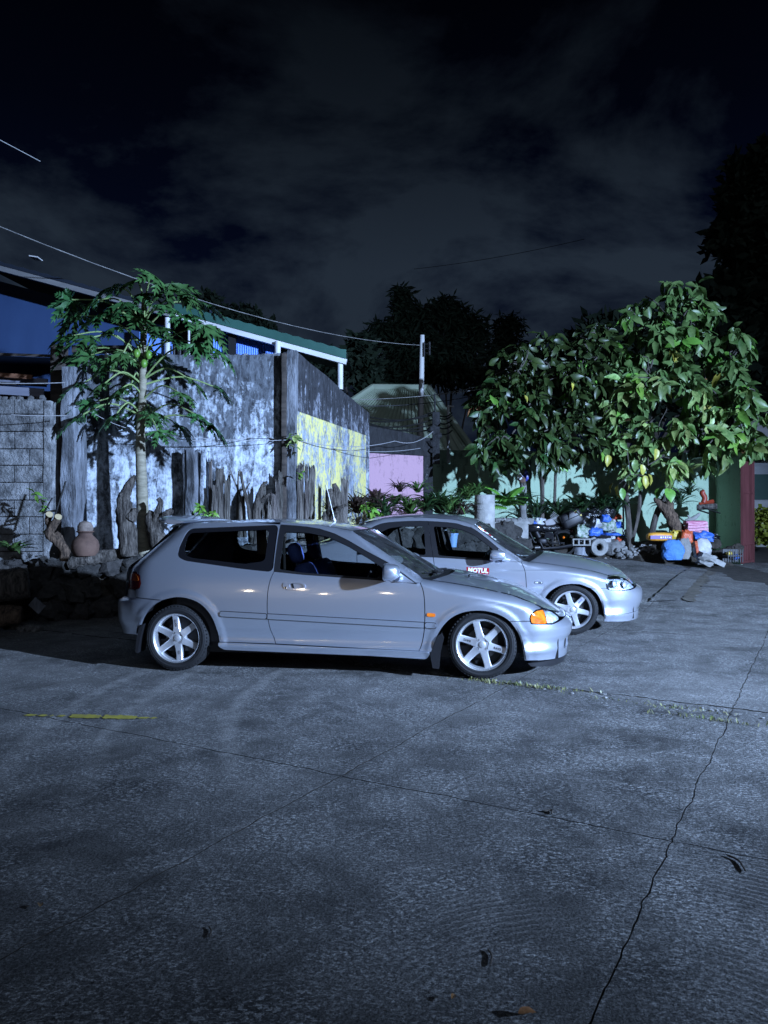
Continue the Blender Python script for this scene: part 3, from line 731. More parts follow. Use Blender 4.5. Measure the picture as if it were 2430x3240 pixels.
# ---------------------------------------------------------------- the sedan behind
def build_sedan():
    root = thing('sedan_car', 'silver four-door sedan with red door sticker and clear headlights, parked behind the hatchback', 'car', (.889, 9.456, 0), CAR_RZ)
    P = M['paint2']
    zt = Sp([(-2.4, .93), (-2.0, .965), (-1.62, .985), (-1.55, 1.0), (-1.22, 1.165), (-1.05, 1.243), (-.975, 1.262), (-.761, 1.290), (-.392, 1.298), (-.026, 1.277), (.12, 1.25), (.23, 1.208), (.513, .993), (.776, .818),
             (.83, .803), (.908, .800), (1.246, .757), (1.505, .713), (1.702, .659), (1.80, .645), (1.90, .615), (2.0, .57), (2.2, .53)])
    car = Car(root, P,
        b=Sp([(.05, .79), (.15, .80), (.20, .815), (.235, .826), (.262, .817), (.30, .812), (.34, .819), (.40, .835), (.52, .846), (.62, .844), (.66, .842), (.70, .838), (.72, .829), (.80, .817), (.88, .790), (.97, .758), (1.05, .722), (1.13, .685), (1.20, .648), (1.25, .622), (1.3, .60)]),
        inset=lambda x: (.05 * ((x - 1.15) / .75) ** 2 if x > 1.15 else 0) + (.06 * ((-1.1 - x) / .9) ** 2 if x < -1.1 else 0),
        ztop=zt, yE=Sp([(-2.3, .62), (-1.6, .64), (-1.5, .62), (-1.0, .57), (-.7, .585), (0, .585), (.23, .575), (.776, .705), (.908, .715), (1.5, .70), (1.72, .66), (2.1, .5)]),
        rz=Sp([(-2, .07), (-1.3, .05), (.288, .05), (.8, .05), (1.0, .08), (1.7, .08), (1.9, .06), (2.1, .03)]),
        xcF=1.68, LF=.46, xf=Sp([(.08, 2.11), (.14, 2.12), (.19, 2.127), (.25, 2.13), (.30, 2.155), (.36, 2.175), (.43, 2.18), (.49, 2.168), (.528, 2.11), (.56, 2.075), (.60, 2.045), (.65, 1.985), (.72, 1.93)]),
        LR=.42, xr=Sp([(.15, -2.14), (.3, -2.17), (.45, -2.2), (.58, -2.19), (.63, -2.12), (.85, -2.10), (.93, -2.05), (.97, -1.95), (1.0, -1.63), (1.1, -1.43), (1.2, -1.22), (1.26, -1.06), (1.3, -1.0)]),
        xcR=Sp([(.15, -1.7), (.9, -1.65), (.97, -1.5), (1.0, -1.32), (1.1, -1.13), (1.2, -.95), (1.26, -.82), (1.3, -.75)]),
        arches=[])
    farch = catmull([(.975, .222), (.985, .33), (1.01, .415), (1.062, .485), (1.147, .540), (1.21, .560), (1.275, .569), (1.34, .570), (1.402, .562), (1.503, .518), (1.571, .456), (1.621, .356), (1.643, .252), (1.65, .19)], 3)
    rarch = [(-1.31 + .335 * math.cos(a), .26 + .335 * math.sin(a)) for a in [math.pi * (1 - k / 26) for k in range(27)]]
    rarch = [(-1.645, .22)] + rarch + [(-.975, .222)]
    car.arches = [(1.31, .245, .322, dens(farch, .006)), (-1.31, .26, .33, dens(rarch, .02))]
    g = .0035
    dfront = catmull([(.752, .80), (.784, .728), (.797, .658), (.804, .552), (.803, .44), (.785, .30), (.77, .224)], 4)
    dmid = catmull([(-.228, .846), (-.213, .736), (-.203, .6), (-.203, .4), (-.21, .232)], 4)
    drear = catmull([(-1.125, 1.0), (-1.108, .93), (-1.10, .80), (-1.085, .70), (-1.03, .60), (-.985, .52), (-.962, .40), (-.965, .234)], 4)
    belt = lambda x: Sp([(-1.2, .885), (-.42, .853), (-.232, .847), (.159, .826), (.598, .811), (.738, .797)])(x)
    fl = catmull([(-1.122, .95), (-1.10, 1.03), (-1.04, 1.11), (-.986, 1.158), (-.895, 1.208), (-.755, 1.241), (-.387, 1.257), (-.024, 1.235), (.10, 1.205), (.21, 1.172), (.335, 1.089), (.513, .943), (.62, .868), (.735, .800)], 4)
    # rear quarter
    q = [(-1.125 - g, 1.0)] + [(x - g, z) for x, z in drear[1:] if z > .60] + [p_ for p_ in reversed(rarch) if p_[0] < -1.0 and not (p_[0] < -1.6 and p_[1] < .3)] + [(-1.645, .30), (-1.70, .31), (-1.72, .56), (-1.95, .60), (-1.95, .72), (-2.0, .88), (-1.93, .955), (-1.62, .983), (-1.55, .998), (-1.22, 1.163), (-1.05, 1.241), (-.975, 1.260), (-.761, 1.288), (-.392, 1.296), (-.026, 1.275), (.12, 1.248), (.22, 1.212)]
    q += [(x, z + .003) for x, z in reversed(fl) if x < .19]
    car.panel('quarter_panel', q, (), step=.035)
    # front pillar
    ap = [(.19, 1.19)] + [(x, z + .004) for x, z in fl if .20 < x] + [(.755, .808), (.776, .815), (.513, .991), (.23, 1.206), (.22, 1.213)]
    car.panel('windscreen_pillar', ap, (), step=.02)
    # doors
    d = [(x + g, z) for x, z in dmid] + [(.770 - g, .226)] + [(x - g, z) for x, z in reversed(dfront)] + [(x, belt(x)) for x in (.70, .598, .38, .159, -.03)]
    front_door = car.panel('door', d, (), step=.03)
    d = [(x + g, z) for x, z in drear if z < .885] + [(-.213, .234)] + [(x - g, z) for x, z in reversed(dmid)] + [(x, belt(x)) for x in (-.42, -.7, -1.0)]
    car.panel('door', d, (), step=.03)
    # window frames and glass
    pil = lambda z: -.296 + (z - .85) * -.0
    ff = [(-.228, .848)] + [(-.30, 1.255)] + [(x, z) for x, z in fl if x > -.29] + [(x, belt(x) + .002) for x in (.70, .598, .38, .159, -.03)]
    fg = rounded([(-.168, .868), (-.235, 1.195), (-.024, 1.182), (.10, 1.155), (.22, 1.105), (.36, 1.005), (.50, .890), (.545, .845), (.53, .832), (.159, .846)], .02, 3)
    car.panel('window_frame', ff, [fg], M['black'], off=-.004)
    car.panel('door_window', fg, (), M['glass'], off=-.010, depth=0)
    rf = [(-.232, .848), (-.304, 1.255)] + [(x, z) for x, z in reversed(fl) if x < -.31] + [(-1.118, .89)] + [(x, belt(x) + .002) for x in (-1.0, -.7, -.42)]
    rg = rounded([(-.315, .872), (-.345, 1.198), (-.60, 1.195), (-.753, 1.172), (-.86, 1.12), (-.955, 1.03), (-.985, .955), (-.96, .905), (-.6, .884)], .025, 4)
    car.panel('window_frame', rf, [rg], M['black'], off=-.004)
    car.panel('door_window', rg, (), M['glass'], off=-.010, depth=0)
    mb = MB()
    for sg in (-1, 1): mb.tube([(-.79, sg * .60, 1.17), (-.755, sg * .79, .88)], .014, 6)
    mb.build('window_divider', M['black'], root)
    car.panel('mirror_sail', [(.50, .948), (.725, .805), (.60, .812), (.50, .86)], (), off=.004, depth=.01, step=.02)
    # fender
    fe = [(.752 + g, .802)] + [(x + g, z) for x, z in dfront[1:]] + [(.976, .218)] + [p_ for p_ in farch[1:] if p_[0] < 1.5]
    fe += [(1.514, .519), (1.670, .5225), (1.662, .56), (1.664, .62), (1.69, .64), (1.702, .656), (1.505, .711), (1.246, .755), (.908, .798), (.83, .801), (.776, .813)]
    car.panel('front_fender', fe, (), step=.02)
    ro = [(-.972, .228), (-.21, .228), (.77, .220), (.97, .214), (.95, .155), (-.96, .16)]
    car.panel('sill', rounded(ro, .02, 3), (), off=.012, depth=.05, step=.03)
    pcF = car.xcF + car.LF * math.pi / 2
    fb = [(car.to_p(x, z), z) for x, z in [(1.514, .515)] + [p_ for p_ in farch if p_[0] > 1.5] + [(1.65, .228)]]
    fb += [(1.85, .236), (2.1, .246), (pcF, .25), (pcF, .535), (2.2, .53)] + [(car.to_p(x, z), z) for x, z in [(2.0, .506), (1.94, .496), (1.842, .490), (1.75, .496), (1.685, .508), (1.668, .5185)]]
    hole = rounded([(2.18, .345), (pcF - .02, .36), (pcF - .02, .29), (2.18, .285)], .02, 3)
    car.panel('front_bumper', fb, [hole], step=.025, px=False, join=True, depth=.03)
    car.panel('bumper_intake', [(2.16, .36), (pcF, .37), (pcF, .27), (2.16, .27)], (), M['black'], px=False, off=-.03, depth=0, join=True)
    car.panel('front_lip', [(1.65, .226), (1.85, .233), (2.1, .243), (pcF, .247), (pcF, .17), (2.15, .152), (1.9, .15), (1.65, .158)], (), px=False, join=True, off=.010, depth=.03, step=.025)
    pcR = -1.70 - car.LR * math.pi / 2
    rb = [(-1.652, .30), (-1.70, .29), (pcR, .27), (pcR, .60), (-1.95, .59), (-1.73, .555), (-1.71, .32)]
    car.panel('rear_bumper', rb, (), px=False, join=True, depth=.03)
    car.panel('tail_light', rounded([(-1.955, .605), (-1.955, .72), (-2.005, .86), (-2.06, .86), (-2.10, .62)], .02, 3), (), M['red_lens'], off=.002)
    hl = rounded([(1.664, .56), (1.666, .62), (1.69, .639), (1.716, .649), (1.782, .650), (1.879, .627), (1.948, .592), (1.997, .525), (1.99, .511), (1.842, .494), (1.75, .500), (1.680, .515)], .012, 3)
    hb = car.panel('headlight', hl, (), M['reflector'], off=-.02, step=.02, depth=0)
    hs = [o for o in root.children if o.name.startswith('headlight')]
    for o, sd in zip(hs, (-1, 1)):
        car.panel('headlight_lens', hl, (), M['lens'], off=.002, step=.02, depth=.02, sides=(sd,), parent=o)
        def bl(mb, sd=sd):
            for px_, pz in ((1.74, .575), (1.86, .56)):
                c = car.S(car.to_p(px_, pz), pz, -.018); mb.lathe([(.0, 0), (.02, .002), (.036, .012), (.043, .03)], 18, 'Z')
                k = len(mb.v) - 18 * 4
                rm = Vector((.75, -.66, 0)).to_track_quat('Z', 'Y').to_matrix()
                for i in range(k, len(mb.v)):
                    v = rm @ Vector(mb.v[i]) + c; mb.v[i] = (v.x, v.y if sd < 0 else -v.y, v.z)
        mb = MB(); bl(mb); mb.build('lamp_bowl', M['alloy'], o)
    # trim
    car.panel('side_badge', rounded([(.895, .594), (.985, .588), (.985, .564), (.895, .569)], .008, 3), (), M['grey_cloth'], off=.005, depth=.006, step=.015)
    for a_, w_ in ((.910, .010), (.926, .012), (.972, .008)): car.panel('badge_mark', [(a_ - w_ / 2, .588), (a_ + w_ / 2, .587), (a_ + w_ / 2, .572), (a_ - w_ / 2, .573)], (), M['white'], off=.0065, depth=0, step=.01, sides=(-1,))
    for a, b in ((.808, .925), (-.20, .798), (-.95, -.21)):
        zc = lambda x: .452 - .012 * (x - .86)
        car.panel('side_moulding', rounded([(a, zc(a) + .019), (b, zc(b) + .019), (b, zc(b) - .019), (a, zc(a) - .019)], .015 if a > .8 else .004, 3), (), off=.011, depth=.013, step=.025)
    def ell(cx, cz, rx, rz_, n=24, e=.8): return [(cx + rx * math.copysign(abs(math.cos(a)) ** e, math.cos(a)), cz + rz_ * math.copysign(abs(math.sin(a)) ** e, math.sin(a))) for a in [2 * math.pi * k / n for k in range(n)]]
    for hx, hz in ((-.045, .706), (-.955, .74)):
        hp = car.panel('door_handle', ell(hx, hz, .086, .034), [ell(hx, hz - .006, .072, .022)], off=.008, depth=.012, step=.012)
        car.panel('handle_cup', ell(hx, hz - .006, .074, .024), (), M['black'], off=-.006, depth=0, step=.015, sides=(-1,), parent=hp)
        car.panel('handle_bar', ell(hx, hz + .004, .070, .012), (), off=.016, depth=.01, step=.012, sides=(-1,), parent=hp)
    # MOTUL door sticker
    st = car.panel('door_sticker', [(.147, .743), (.397, .733), (.396, .666), (.146, .676)], (), M['sticker_red'], off=.0025, depth=0, step=.03, sides=(-1,))
    st['label'] = 'red sticker with white lettering on the front door'
    me = text_mesh('sticker_lettering', 'MOTUL', .068, M['white'], .0004, .12, .0035)
    c = car.S(.272, .705, .0045); xs = [v.co.x for v in me.vertices]; kx = .225 / (max(xs) - min(xs))
    for v in me.vertices:   # lay the letters on the door's curve
        lx = v.co.x * kx; lz = v.co.y * .98; px_ = .272 + lx; pz = .7045 - .04 * lx + lz
        p_ = car.S(px_, pz, .008 + v.co.z); v.co = p_
    link('sticker_lettering', me, st)
    # top surfaces
    car.strip('roof', [(-1.04, .568, 1.243), (-.975, .572, 1.260), (-.761, .583, 1.289), (-.392, .585, 1.297), (-.026, .585, 1.276), (.12, .58, 1.249), (.228, .575, 1.209)],
              [(-1.10, 1.262), (-1.0, 1.292), (-.80, 1.325), (-.45, 1.344), (-.05, 1.332), (.13, 1.305), (.29, 1.265)], P, ex=2.2)
    car.strip('windscreen', [(.232, .573, 1.204), (.513, .642, .989), (.772, .704, .817)], [(.295, 1.26), (.62, 1.07), (.965, .872)], M['wsglass'], ex=2.3)
    car.strip('cowl', [(.765, .705, .818), (.80, .712, .805), (.85, .716, .798)], [(.955, .874), (1.0, .878), (1.05, .886)], M['black'], ex=2.3)
    car.strip('bonnet', [(.845, .717, .801), (.908, .716, .799), (1.246, .710, .756), (1.505, .70, .712), (1.62, .685, .683), (1.702, .665, .659)],
              [(1.045, .893), (1.14, .886), (1.40, .845), (1.66, .785), (1.80, .742), (1.94, .675)], P, ex=2.4, nv=25, xq=2.5)
    car.strip('bonnet_front', [(1.702, .663, .657), (1.79, .63, .648), (1.88, .59, .626), (1.95, .55, .590), (1.985, .53, .545)], [(1.945, .672), (1.99, .635), (2.03, .595), (2.055, .565), (2.07, .545)], P, ex=3.2, nv=25)
    car.strip('rear_window', [(-1.06, .575, 1.235), (-1.25, .60, 1.142), (-1.54, .635, .998)], [(-1.11, 1.255), (-1.38, 1.13), (-1.70, .985)], M['wsglass'], ex=2.4)
    car.strip('boot_lid', [(-1.56, .64, .993), (-1.75, .64, .975), (-1.95, .63, .95), (-2.02, .62, .88), (-2.03, .62, .62)], [(-1.70, .99), (-1.9, .99), (-2.08, .98), (-2.14, .90), (-2.16, .62)], P, ex=3)
    def mir(m, sg):
        def f(v):
            t = (v.x + .09) / .18
            v.z *= 1 - .30 * max(0, t) ** 2
            if v.x < -.075: v.x = -.075
            if v.z > .0: v.z *= .9
            return v
        sellip(m, (.485, sg * .93, .886), (.10, .10, .064), .55, .55, fn=f)
        m.tube([(.53, sg * .86, .842), (.60, sg * .80, .828), (.66, sg * .775, .815)], [.03, .026, .02], 10)
    mi = car.mbuild('wing_mirror', mir, P, ang=60)
    for o, sg in zip(mi, (-1, 1)):
        mb = MB(); sellip(mb, (.408, sg * .93, .884), (.004, .082, .05), .6, .6); mb.build('mirror_glass', M['chrome'], o)
    mb = MB(); mb.tube([(.93, -.25, .865), (.87, -.48, .86), (.81, -.66, .85)], [.011, .009, .006], 6); mb.tube([(.97, .3, .88), (.95, .05, .89), (.91, -.2, .895)], [.011, .009, .006], 6); mb.build('wipers', M['black'], root)
    # windscreen stickers down the near edge
    ws = [Vector((.232, -.573, 1.204)), Vector((.513, -.642, .989))]
    cols = ['sticker_orange', 'white', 'sticker_red', 'white', 'sticker_red', 'white', 'white', 'black']
    nrm = Vector((.62, -.25, .74)).normalized(); ax = (ws[1] - ws[0]).normalized(); inn = ax.cross(nrm); inn = inn if inn.y > 0 else -inn
    for i in range(8):
        a = .03 + .0375 * i; p0 = ws[0] + ax * a + inn * .03 + nrm * .008; p1 = p0 + ax * (.034 if i < 7 else .02); w = .062
        mb = MB(); mb.add([p0, p1, p1 + inn * w - nrm * .002, p0 + inn * w - nrm * .002], [(0, 1, 2, 3)]); mb.build('windscreen_sticker', M[cols[i]], root)
    mb = MB(); p0 = ws[0] + ax * .235 + inn * .045 + nrm * .0095
    mb.add([p0, p0 + ax * .03, p0 + ax * .03 + inn * .03, p0 + inn * .03, p0 + ax * .012 + inn * .012], [(0, 1, 4), (1, 2, 4), (2, 3, 4)]); mb.build('windscreen_sticker', M['black'], root)
    mb = MB(); mb.box((-.3, 0, .21), (3.2, 1.50, .10)); mb.box((1.85, 0, .27), (.3, 1.2, .2)); mb.box((-1.9, 0, .36), (.4, 1.2, .16)); mb.build('underbody', M['black'], root)
    mb = MB(); mb.box((1.30, 0, .42), (.6, .9, .26)); mb.build('engine', M['dark_metal'], root)
    wheel_wells(car, [farch, rarch])
    interior(car, -1.25, .72, [(.62, .805), (.16, .835), (-.42, .865), (-1.1, .895)], [(-.05, -.36, .88, 1.02), (-.05, .36, .88, 1.02)], M['grey_cloth'], (-.98, .90), dashx=.55)
    mb = MB(); mb.box((-1.45, 0, .90), (.5, 1.2, .03)); mb.build('rear_shelf', M['black'], root)
    mb = MB(); mb.tube([(-.19, .64, 1.19), (-.10, .71, .86)], .026, 8); mb.build('seat_belt', M['belt'], root)
    lt = [(1, 'RAYS', M['blue_vinyl']), (4, 'RAYS', M['blue_vinyl'])]
    for sg in (-1, 1):
        make_wheel(root, (1.31, sg * .715, .281), sg, R_(-17) if sg < 0 else .3, polished=False, letters=lt)
        make_wheel(root, (-1.31, sg * .715, .281), sg, R_(10) if sg < 0 else .1, polished=False)
    return root, car
sedan, scar = build_sedan()
# ================================================================ place helpers
DY = 0.0
def at(px, py, Y):
    Y = Y + DY
    return Vector(((px - 1215) / 2433 * Y, Y, 1.32 - (py - 1631) / 2433 * Y))
def gz(x, y):
    "height of the yard: level under the cars, rising gently to the far wall"
    if y < 9.7: return 0.0
    t = min(y, 24) - 9.7
    k = max(0, min(1, (x - 4.8) / 2.6))
    return .052 * (t * t / (t + .6)) * (1 - .42 * k * k * (3 - 2 * k))
def lerp(a, b, t): return a + (b - a) * t

def nodes_of(m): return m.node_tree.nodes, m.node_tree.links, m.node_tree.nodes['Principled BSDF']

def concrete_ground():
    m = bpy.data.materials.new('yard_concrete'); m.use_nodes = True; N, L, bs = nodes_of(m)
    c = N.new('ShaderNodeTexCoord'); o = c.outputs['Object']
    def noi(scale, det=6, rough=.6, stretch=None, dist=0, rot=0):
        mp = N.new('ShaderNodeMapping'); L.new(o, mp.inputs[0])
        if stretch: mp.inputs['Scale'].default_value = stretch
        mp.inputs['Rotation'].default_value = (0, 0, rot)
        n = N.new('ShaderNodeTexNoise'); n.inputs['Scale'].default_value = scale; n.inputs['Detail'].default_value = det; n.inputs['Roughness'].default_value = rough; n.inputs['Distortion'].default_value = dist
        L.new(mp.outputs[0], n.inputs['Vector']); return n.outputs[0]
    def ramp(i, a, b, ca=(0, 0, 0), cb=(1, 1, 1)):
        r = N.new('ShaderNodeValToRGB'); r.color_ramp.elements[0].position = a; r.color_ramp.elements[1].position = b
        r.color_ramp.elements[0].color = (*ca, 1); r.color_ramp.elements[1].color = (*cb, 1); L.new(i, r.inputs[0]); return r.outputs[0]
    def mx(f, a, b, mode='MIX'):
        n = N.new('ShaderNodeMix'); n.data_type = 'RGBA'; n.blend_type = mode
        if isinstance(f, float): n.inputs[0].default_value = f
        else: L.new(f, n.inputs[0])
        for k, v in ((6, a), (7, b)):
            if isinstance(v, tuple): n.inputs[k].default_value = (*v, 1)
            else: L.new(v, n.inputs[k])
        return n.outputs[2]
    big = ramp(noi(.55, 5, .55, dist=.6), .38, .70); mid = ramp(noi(2.2, 9, .74), .40, .62)
    base = mx(mid, (.035, .035, .035), (.135, .133, .128)); base = mx(big, base, (.175, .172, .166)); 
    # pale worn scuffs, broken into flakes
    fl = ramp(noi(42, 8, .75, (1, 1.6, 1), .4, .5), .49, .58); pm = ramp(noi(3.0, 8, .7, dist=.8), .38, .60)
    f2 = N.new('ShaderNodeMath'); f2.operation = 'MULTIPLY'; L.new(fl, f2.inputs[0]); L.new(pm, f2.inputs[1])
    base = mx(f2.outputs[0], base, (.46, .46, .45))
    # broom marks: long curved swirls
    mp = N.new('ShaderNodeMapping'); L.new(o, mp.inputs[0]); mp.inputs['Location'].default_value = (-.62, -1.72, 0)
    wv = N.new('ShaderNodeTexWave'); wv.wave_type = 'RINGS'; wv.rings_direction = 'Z'; wv.inputs['Scale'].default_value = 9.5; wv.inputs['Distortion'].default_value = 3.2
    wv.inputs['Detail'].default_value = 5; wv.inputs['Detail Scale'].default_value = 2.4; wv.inputs['Detail Roughness'].default_value = .6
    L.new(mp.outputs[0], wv.inputs['Vector'])
    wr = ramp(wv.outputs['Fac'], .62, .92); wm = ramp(noi(1.1, 4, .5), .44, .62)
    w2 = N.new('ShaderNodeMath'); w2.operation = 'MULTIPLY'; L.new(wr, w2.inputs[0]); L.new(wm, w2.inputs[1])
    dv = N.new('ShaderNodeVectorMath'); dv.operation = 'DISTANCE'; L.new(o, dv.inputs[0]); dv.inputs[1].default_value = (.75, 2.1, 0)
    dr_ = N.new('ShaderNodeMapRange'); L.new(dv.outputs['Value'], dr_.inputs[0]); dr_.inputs[1].default_value = .5; dr_.inputs[2].default_value = 1.7; dr_.inputs[3].default_value = 1; dr_.inputs[4].default_value = .12
    w4 = N.new('ShaderNodeMath'); w4.operation = 'MULTIPLY'; L.new(w2.outputs[0], w4.inputs[0]); L.new(dr_.outputs[0], w4.inputs[1]); w2 = w4
    w3 = N.new('ShaderNodeMath'); w3.operation = 'MULTIPLY'; L.new(w2.outputs[0], w3.inputs[0]); w3.inputs[1].default_value = .6
    base = mx(w3.outputs[0], base, (.36, .355, .35))
    # dusty drag streaks
    st = ramp(noi(5.0, 6, .6, (.22, 2.6, 1), .3, -.72), .60, .76); sm = ramp(noi(.8, 3, .5), .46, .62)
    s2 = N.new('ShaderNodeMath'); s2.operation = 'MULTIPLY'; L.new(st, s2.inputs[0]); L.new(sm, s2.inputs[1])
    s3 = N.new('ShaderNodeMath'); s3.operation = 'MULTIPLY'; L.new(s2.outputs[0], s3.inputs[0]); s3.inputs[1].default_value = .45
    base = mx(s3.outputs[0], base, (.34, .33, .31))
    # pale dust left by turning tyres: three arcs swept from the rear wheel
    sxy = N.new('ShaderNodeSeparateXYZ'); L.new(o, sxy.inputs[0])
    tv = N.new('ShaderNodeVectorMath'); tv.operation = 'DISTANCE'; L.new(o, tv.inputs[0]); tv.inputs[1].default_value = (3.2, 5.4, 0)
    def rng(i, a, b, c, d):
        n = N.new('ShaderNodeMapRange'); n.interpolation_type = 'SMOOTHSTEP'; L.new(i, n.inputs[0])
        for k, v in zip((1, 2, 3, 4), (a, b, c, d)): n.inputs[k].default_value = v
        return n.outputs[0]
    def mul2(a, b):
        n = N.new('ShaderNodeMath'); n.operation = 'MULTIPLY'; L.new(a, n.inputs[0])
        if isinstance(b, float): n.inputs[1].default_value = b
        else: L.new(b, n.inputs[1])
        return n.outputs[0]
    msk = mul2(mul2(rng(sxy.outputs[1], 3.3, 5.0, 0, 1), rng(sxy.outputs[1], 6.9, 6.4, 0, 1)), rng(sxy.outputs[0], -.2, -.8, 0, 1))
    msk = mul2(msk, ramp(noi(9, 7, .7), .36, .62))
    for R_t in (4.22, 4.93, 5.35):
        df = N.new('ShaderNodeMath'); df.operation = 'SUBTRACT'; L.new(tv.outputs['Value'], df.inputs[0]); df.inputs[1].default_value = R_t
        ab_ = N.new('ShaderNodeMath'); ab_.operation = 'ABSOLUTE'; L.new(df.outputs[0], ab_.inputs[0])
        base = mx(mul2(mul2(rng(ab_.outputs[0], .09, .015, 0, 1), msk), .75), base, (.36, .355, .34))
    # dark pits and oil
    pit = ramp(noi(95, 4, .6), .30, .38, (.35, .35, .35), (1, 1, 1)); base = mx(1.0, base, pit, 'MULTIPLY')
    oil = ramp(noi(1.0, 4, .6, dist=.4), .64, .76); ol = N.new('ShaderNodeMath'); ol.operation = 'MULTIPLY'; L.new(oil, ol.inputs[0]); ol.inputs[1].default_value = .6
    base = mx(ol.outputs[0], base, (.055, .055, .055))
    gr = ramp(noi(110, 5, .85), .39, .62, (.26, .26, .26), (1.95, 1.95, 1.95)); base = mx(1.0, base, gr, 'MULTIPLY')
    pt_ = ramp(noi(1.3, 9, .78, dist=.4), .34, .66, (.66, .66, .66), (1.12, 1.12, 1.12)); base = mx(1.0, base, pt_, 'MULTIPLY')
    L.new(base, bs.inputs['Base Color']); bs.inputs['Roughness'].default_value = .78; bs.inputs['Specular IOR Level'].default_value = .35
    h = N.new('ShaderNodeMath'); h.operation = 'MULTIPLY_ADD'; L.new(noi(70, 8, .7), h.inputs[0]); h.inputs[1].default_value = .55
    h1 = N.new('ShaderNodeMath'); h1.operation = 'MULTIPLY_ADD'; L.new(noi(9, 6, .6), h1.inputs[0]); h1.inputs[1].default_value = .8; L.new(h.outputs[0], h1.inputs[2])
    h2 = N.new('ShaderNodeMath'); h2.operation = 'MULTIPLY_ADD'; L.new(w2.outputs[0], h2.inputs[0]); h2.inputs[1].default_value = .12; L.new(h1.outputs[0], h2.inputs[2])
    bp = N.new('ShaderNodeBump'); bp.inputs['Strength'].default_value = 1.0; bp.inputs['Distance'].default_value = .016
    L.new(h2.outputs[0], bp.inputs['Height']); L.new(bp.outputs[0], bs.inputs['Normal'])
    return m

def stained_wall(name, base, dark, top, dz=1.2, amount=.62, vs=7.0, patch=None, midk=.3):
    "limewash gone grey: vertical run-off streaks, heavier towards the coping at height top"
    m = bpy.data.materials.new(name); m.use_nodes = True; N, L, bs = nodes_of(m)
    g = N.new('ShaderNodeNewGeometry'); o = g.outputs['Position']
    def noi(scale, det=6, rough=.6, stretch=None, dist=0):
        mp = N.new('ShaderNodeMapping'); L.new(o, mp.inputs[0])
        if stretch: mp.inputs['Scale'].default_value = stretch
        n = N.new('ShaderNodeTexNoise'); n.inputs['Scale'].default_value = scale; n.inputs['Detail'].default_value = det; n.inputs['Roughness'].default_value = rough; n.inputs['Distortion'].default_value = dist
        L.new(mp.outputs[0], n.inputs['Vector']); return n.outputs[0]
    def mth(op, a, b, c=None):
        n = N.new('ShaderNodeMath'); n.operation = op
        for k, v in enumerate((a, b) + ((c,) if c is not None else ())):
            if isinstance(v, (int, float)): n.inputs[k].default_value = v
            else: L.new(v, n.inputs[k])
        return n.outputs[0]
    def mr(i, a, b, c, d):
        n = N.new('ShaderNodeMapRange'); L.new(i, n.inputs[0])
        for k, v in zip((1, 2, 3, 4), (a, b, c, d)): n.inputs[k].default_value = v
        return n.outputs[0]
    sx = N.new('ShaderNodeSeparateXYZ'); L.new(o, sx.inputs[0])
    hz = mr(sx.outputs[2], top - dz, top, 0, 1)
    streak = noi(vs, 8, .68, (1, 1, .16), .3); blot = noi(4.2, 9, .72, None, .5); fine = noi(17, 6, .7, (1, 1, .6), .8)
    v = mth('MULTIPLY_ADD', hz, .15, mth('MULTIPLY_ADD', streak, .62, mth('MULTIPLY_ADD', blot, .5, mth('MULTIPLY', fine, .5))))
    f = mr(v, amount + .13, amount + .30, 0, 1)
    mid = tuple(lerp(a_, b_, midk) for a_, b_ in zip(dark, base)); dm = N.new('ShaderNodeMix'); dm.data_type = 'RGBA'; L.new(mr(noi(13, 8, .75, (1, 1, .35), .5), .38, .62, 0, 1), dm.inputs[0]); dm.inputs[6].default_value = (*dark, 1); dm.inputs[7].default_value = (*mid, 1)
    cx = N.new('ShaderNodeMix'); cx.data_type = 'RGBA'; L.new(f, cx.inputs[0]); cx.inputs[6].default_value = (*base, 1); L.new(dm.outputs[2], cx.inputs[7])
    out = cx.outputs[2]
    if patch:   # a second coat of paint, flaking off
        col, lo, hi = patch
        pk = mth('MULTIPLY_ADD', noi(2.6, 5, .6, (1, 1, .45)), .5, mth('MULTIPLY', noi(19, 8, .75, (1, 1, .6), .6), .62))
        pf = mr(pk, lo, hi, 0, 1)
        px_ = N.new('ShaderNodeMix'); px_.data_type = 'RGBA'; L.new(pf, px_.inputs[0]); L.new(out, px_.inputs[6]); px_.inputs[7].default_value = (*col, 1); out = px_.outputs[2]
    L.new(out, bs.inputs['Base Color']); bs.inputs['Roughness'].default_value = .9; bs.inputs['Specular IOR Level'].default_value = .2
    bp = N.new('ShaderNodeBump'); bp.inputs['Strength'].default_value = .6; bp.inputs['Distance'].default_value = .02
    L.new(mth('MULTIPLY_ADD', noi(26, 8, .7), .6, blot), bp.inputs['Height']); L.new(bp.outputs[0], bs.inputs['Normal'])
    return m

M['yard'] = concrete_ground()
M['dirt'] = mat('dirt', (.022, .019, .016), .95, col2=(.06, .052, .042), scale=6, bump=.8, bscale=25, bdist=.03)
M['soil'] = mat('soil', (.022, .018, .014), .95, col2=(.07, .058, .045), scale=9, bump=1, bscale=30, bdist=.04)
M['stone'] = mat('stone', (.13, .128, .125), .88, col2=(.27, .265, .255), scale=5, bump=.8, bscale=22, bdist=.02, rand=.25)
M['stone_dark'] = mat('dark_stone', (.03, .028, .026), .9, col2=(.075, .07, .065), scale=5, bump=1, bscale=18, bdist=.04, rand=.25)  # retaining-wall stone, coloured dark for the shadow lying on it
M['stone_pale'] = mat('stone_pale', (.22, .22, .21), .88, col2=(.38, .375, .36), scale=5, bump=.7, bscale=22, bdist=.02, rand=.2)
M['block'] = mat('concrete_block', (.075, .078, .08), .94, col2=(.34, .345, .35), scale=6, detail=10, contrast=(.36, .64), bump=1, bscale=30, bdist=.035, rand=.2)
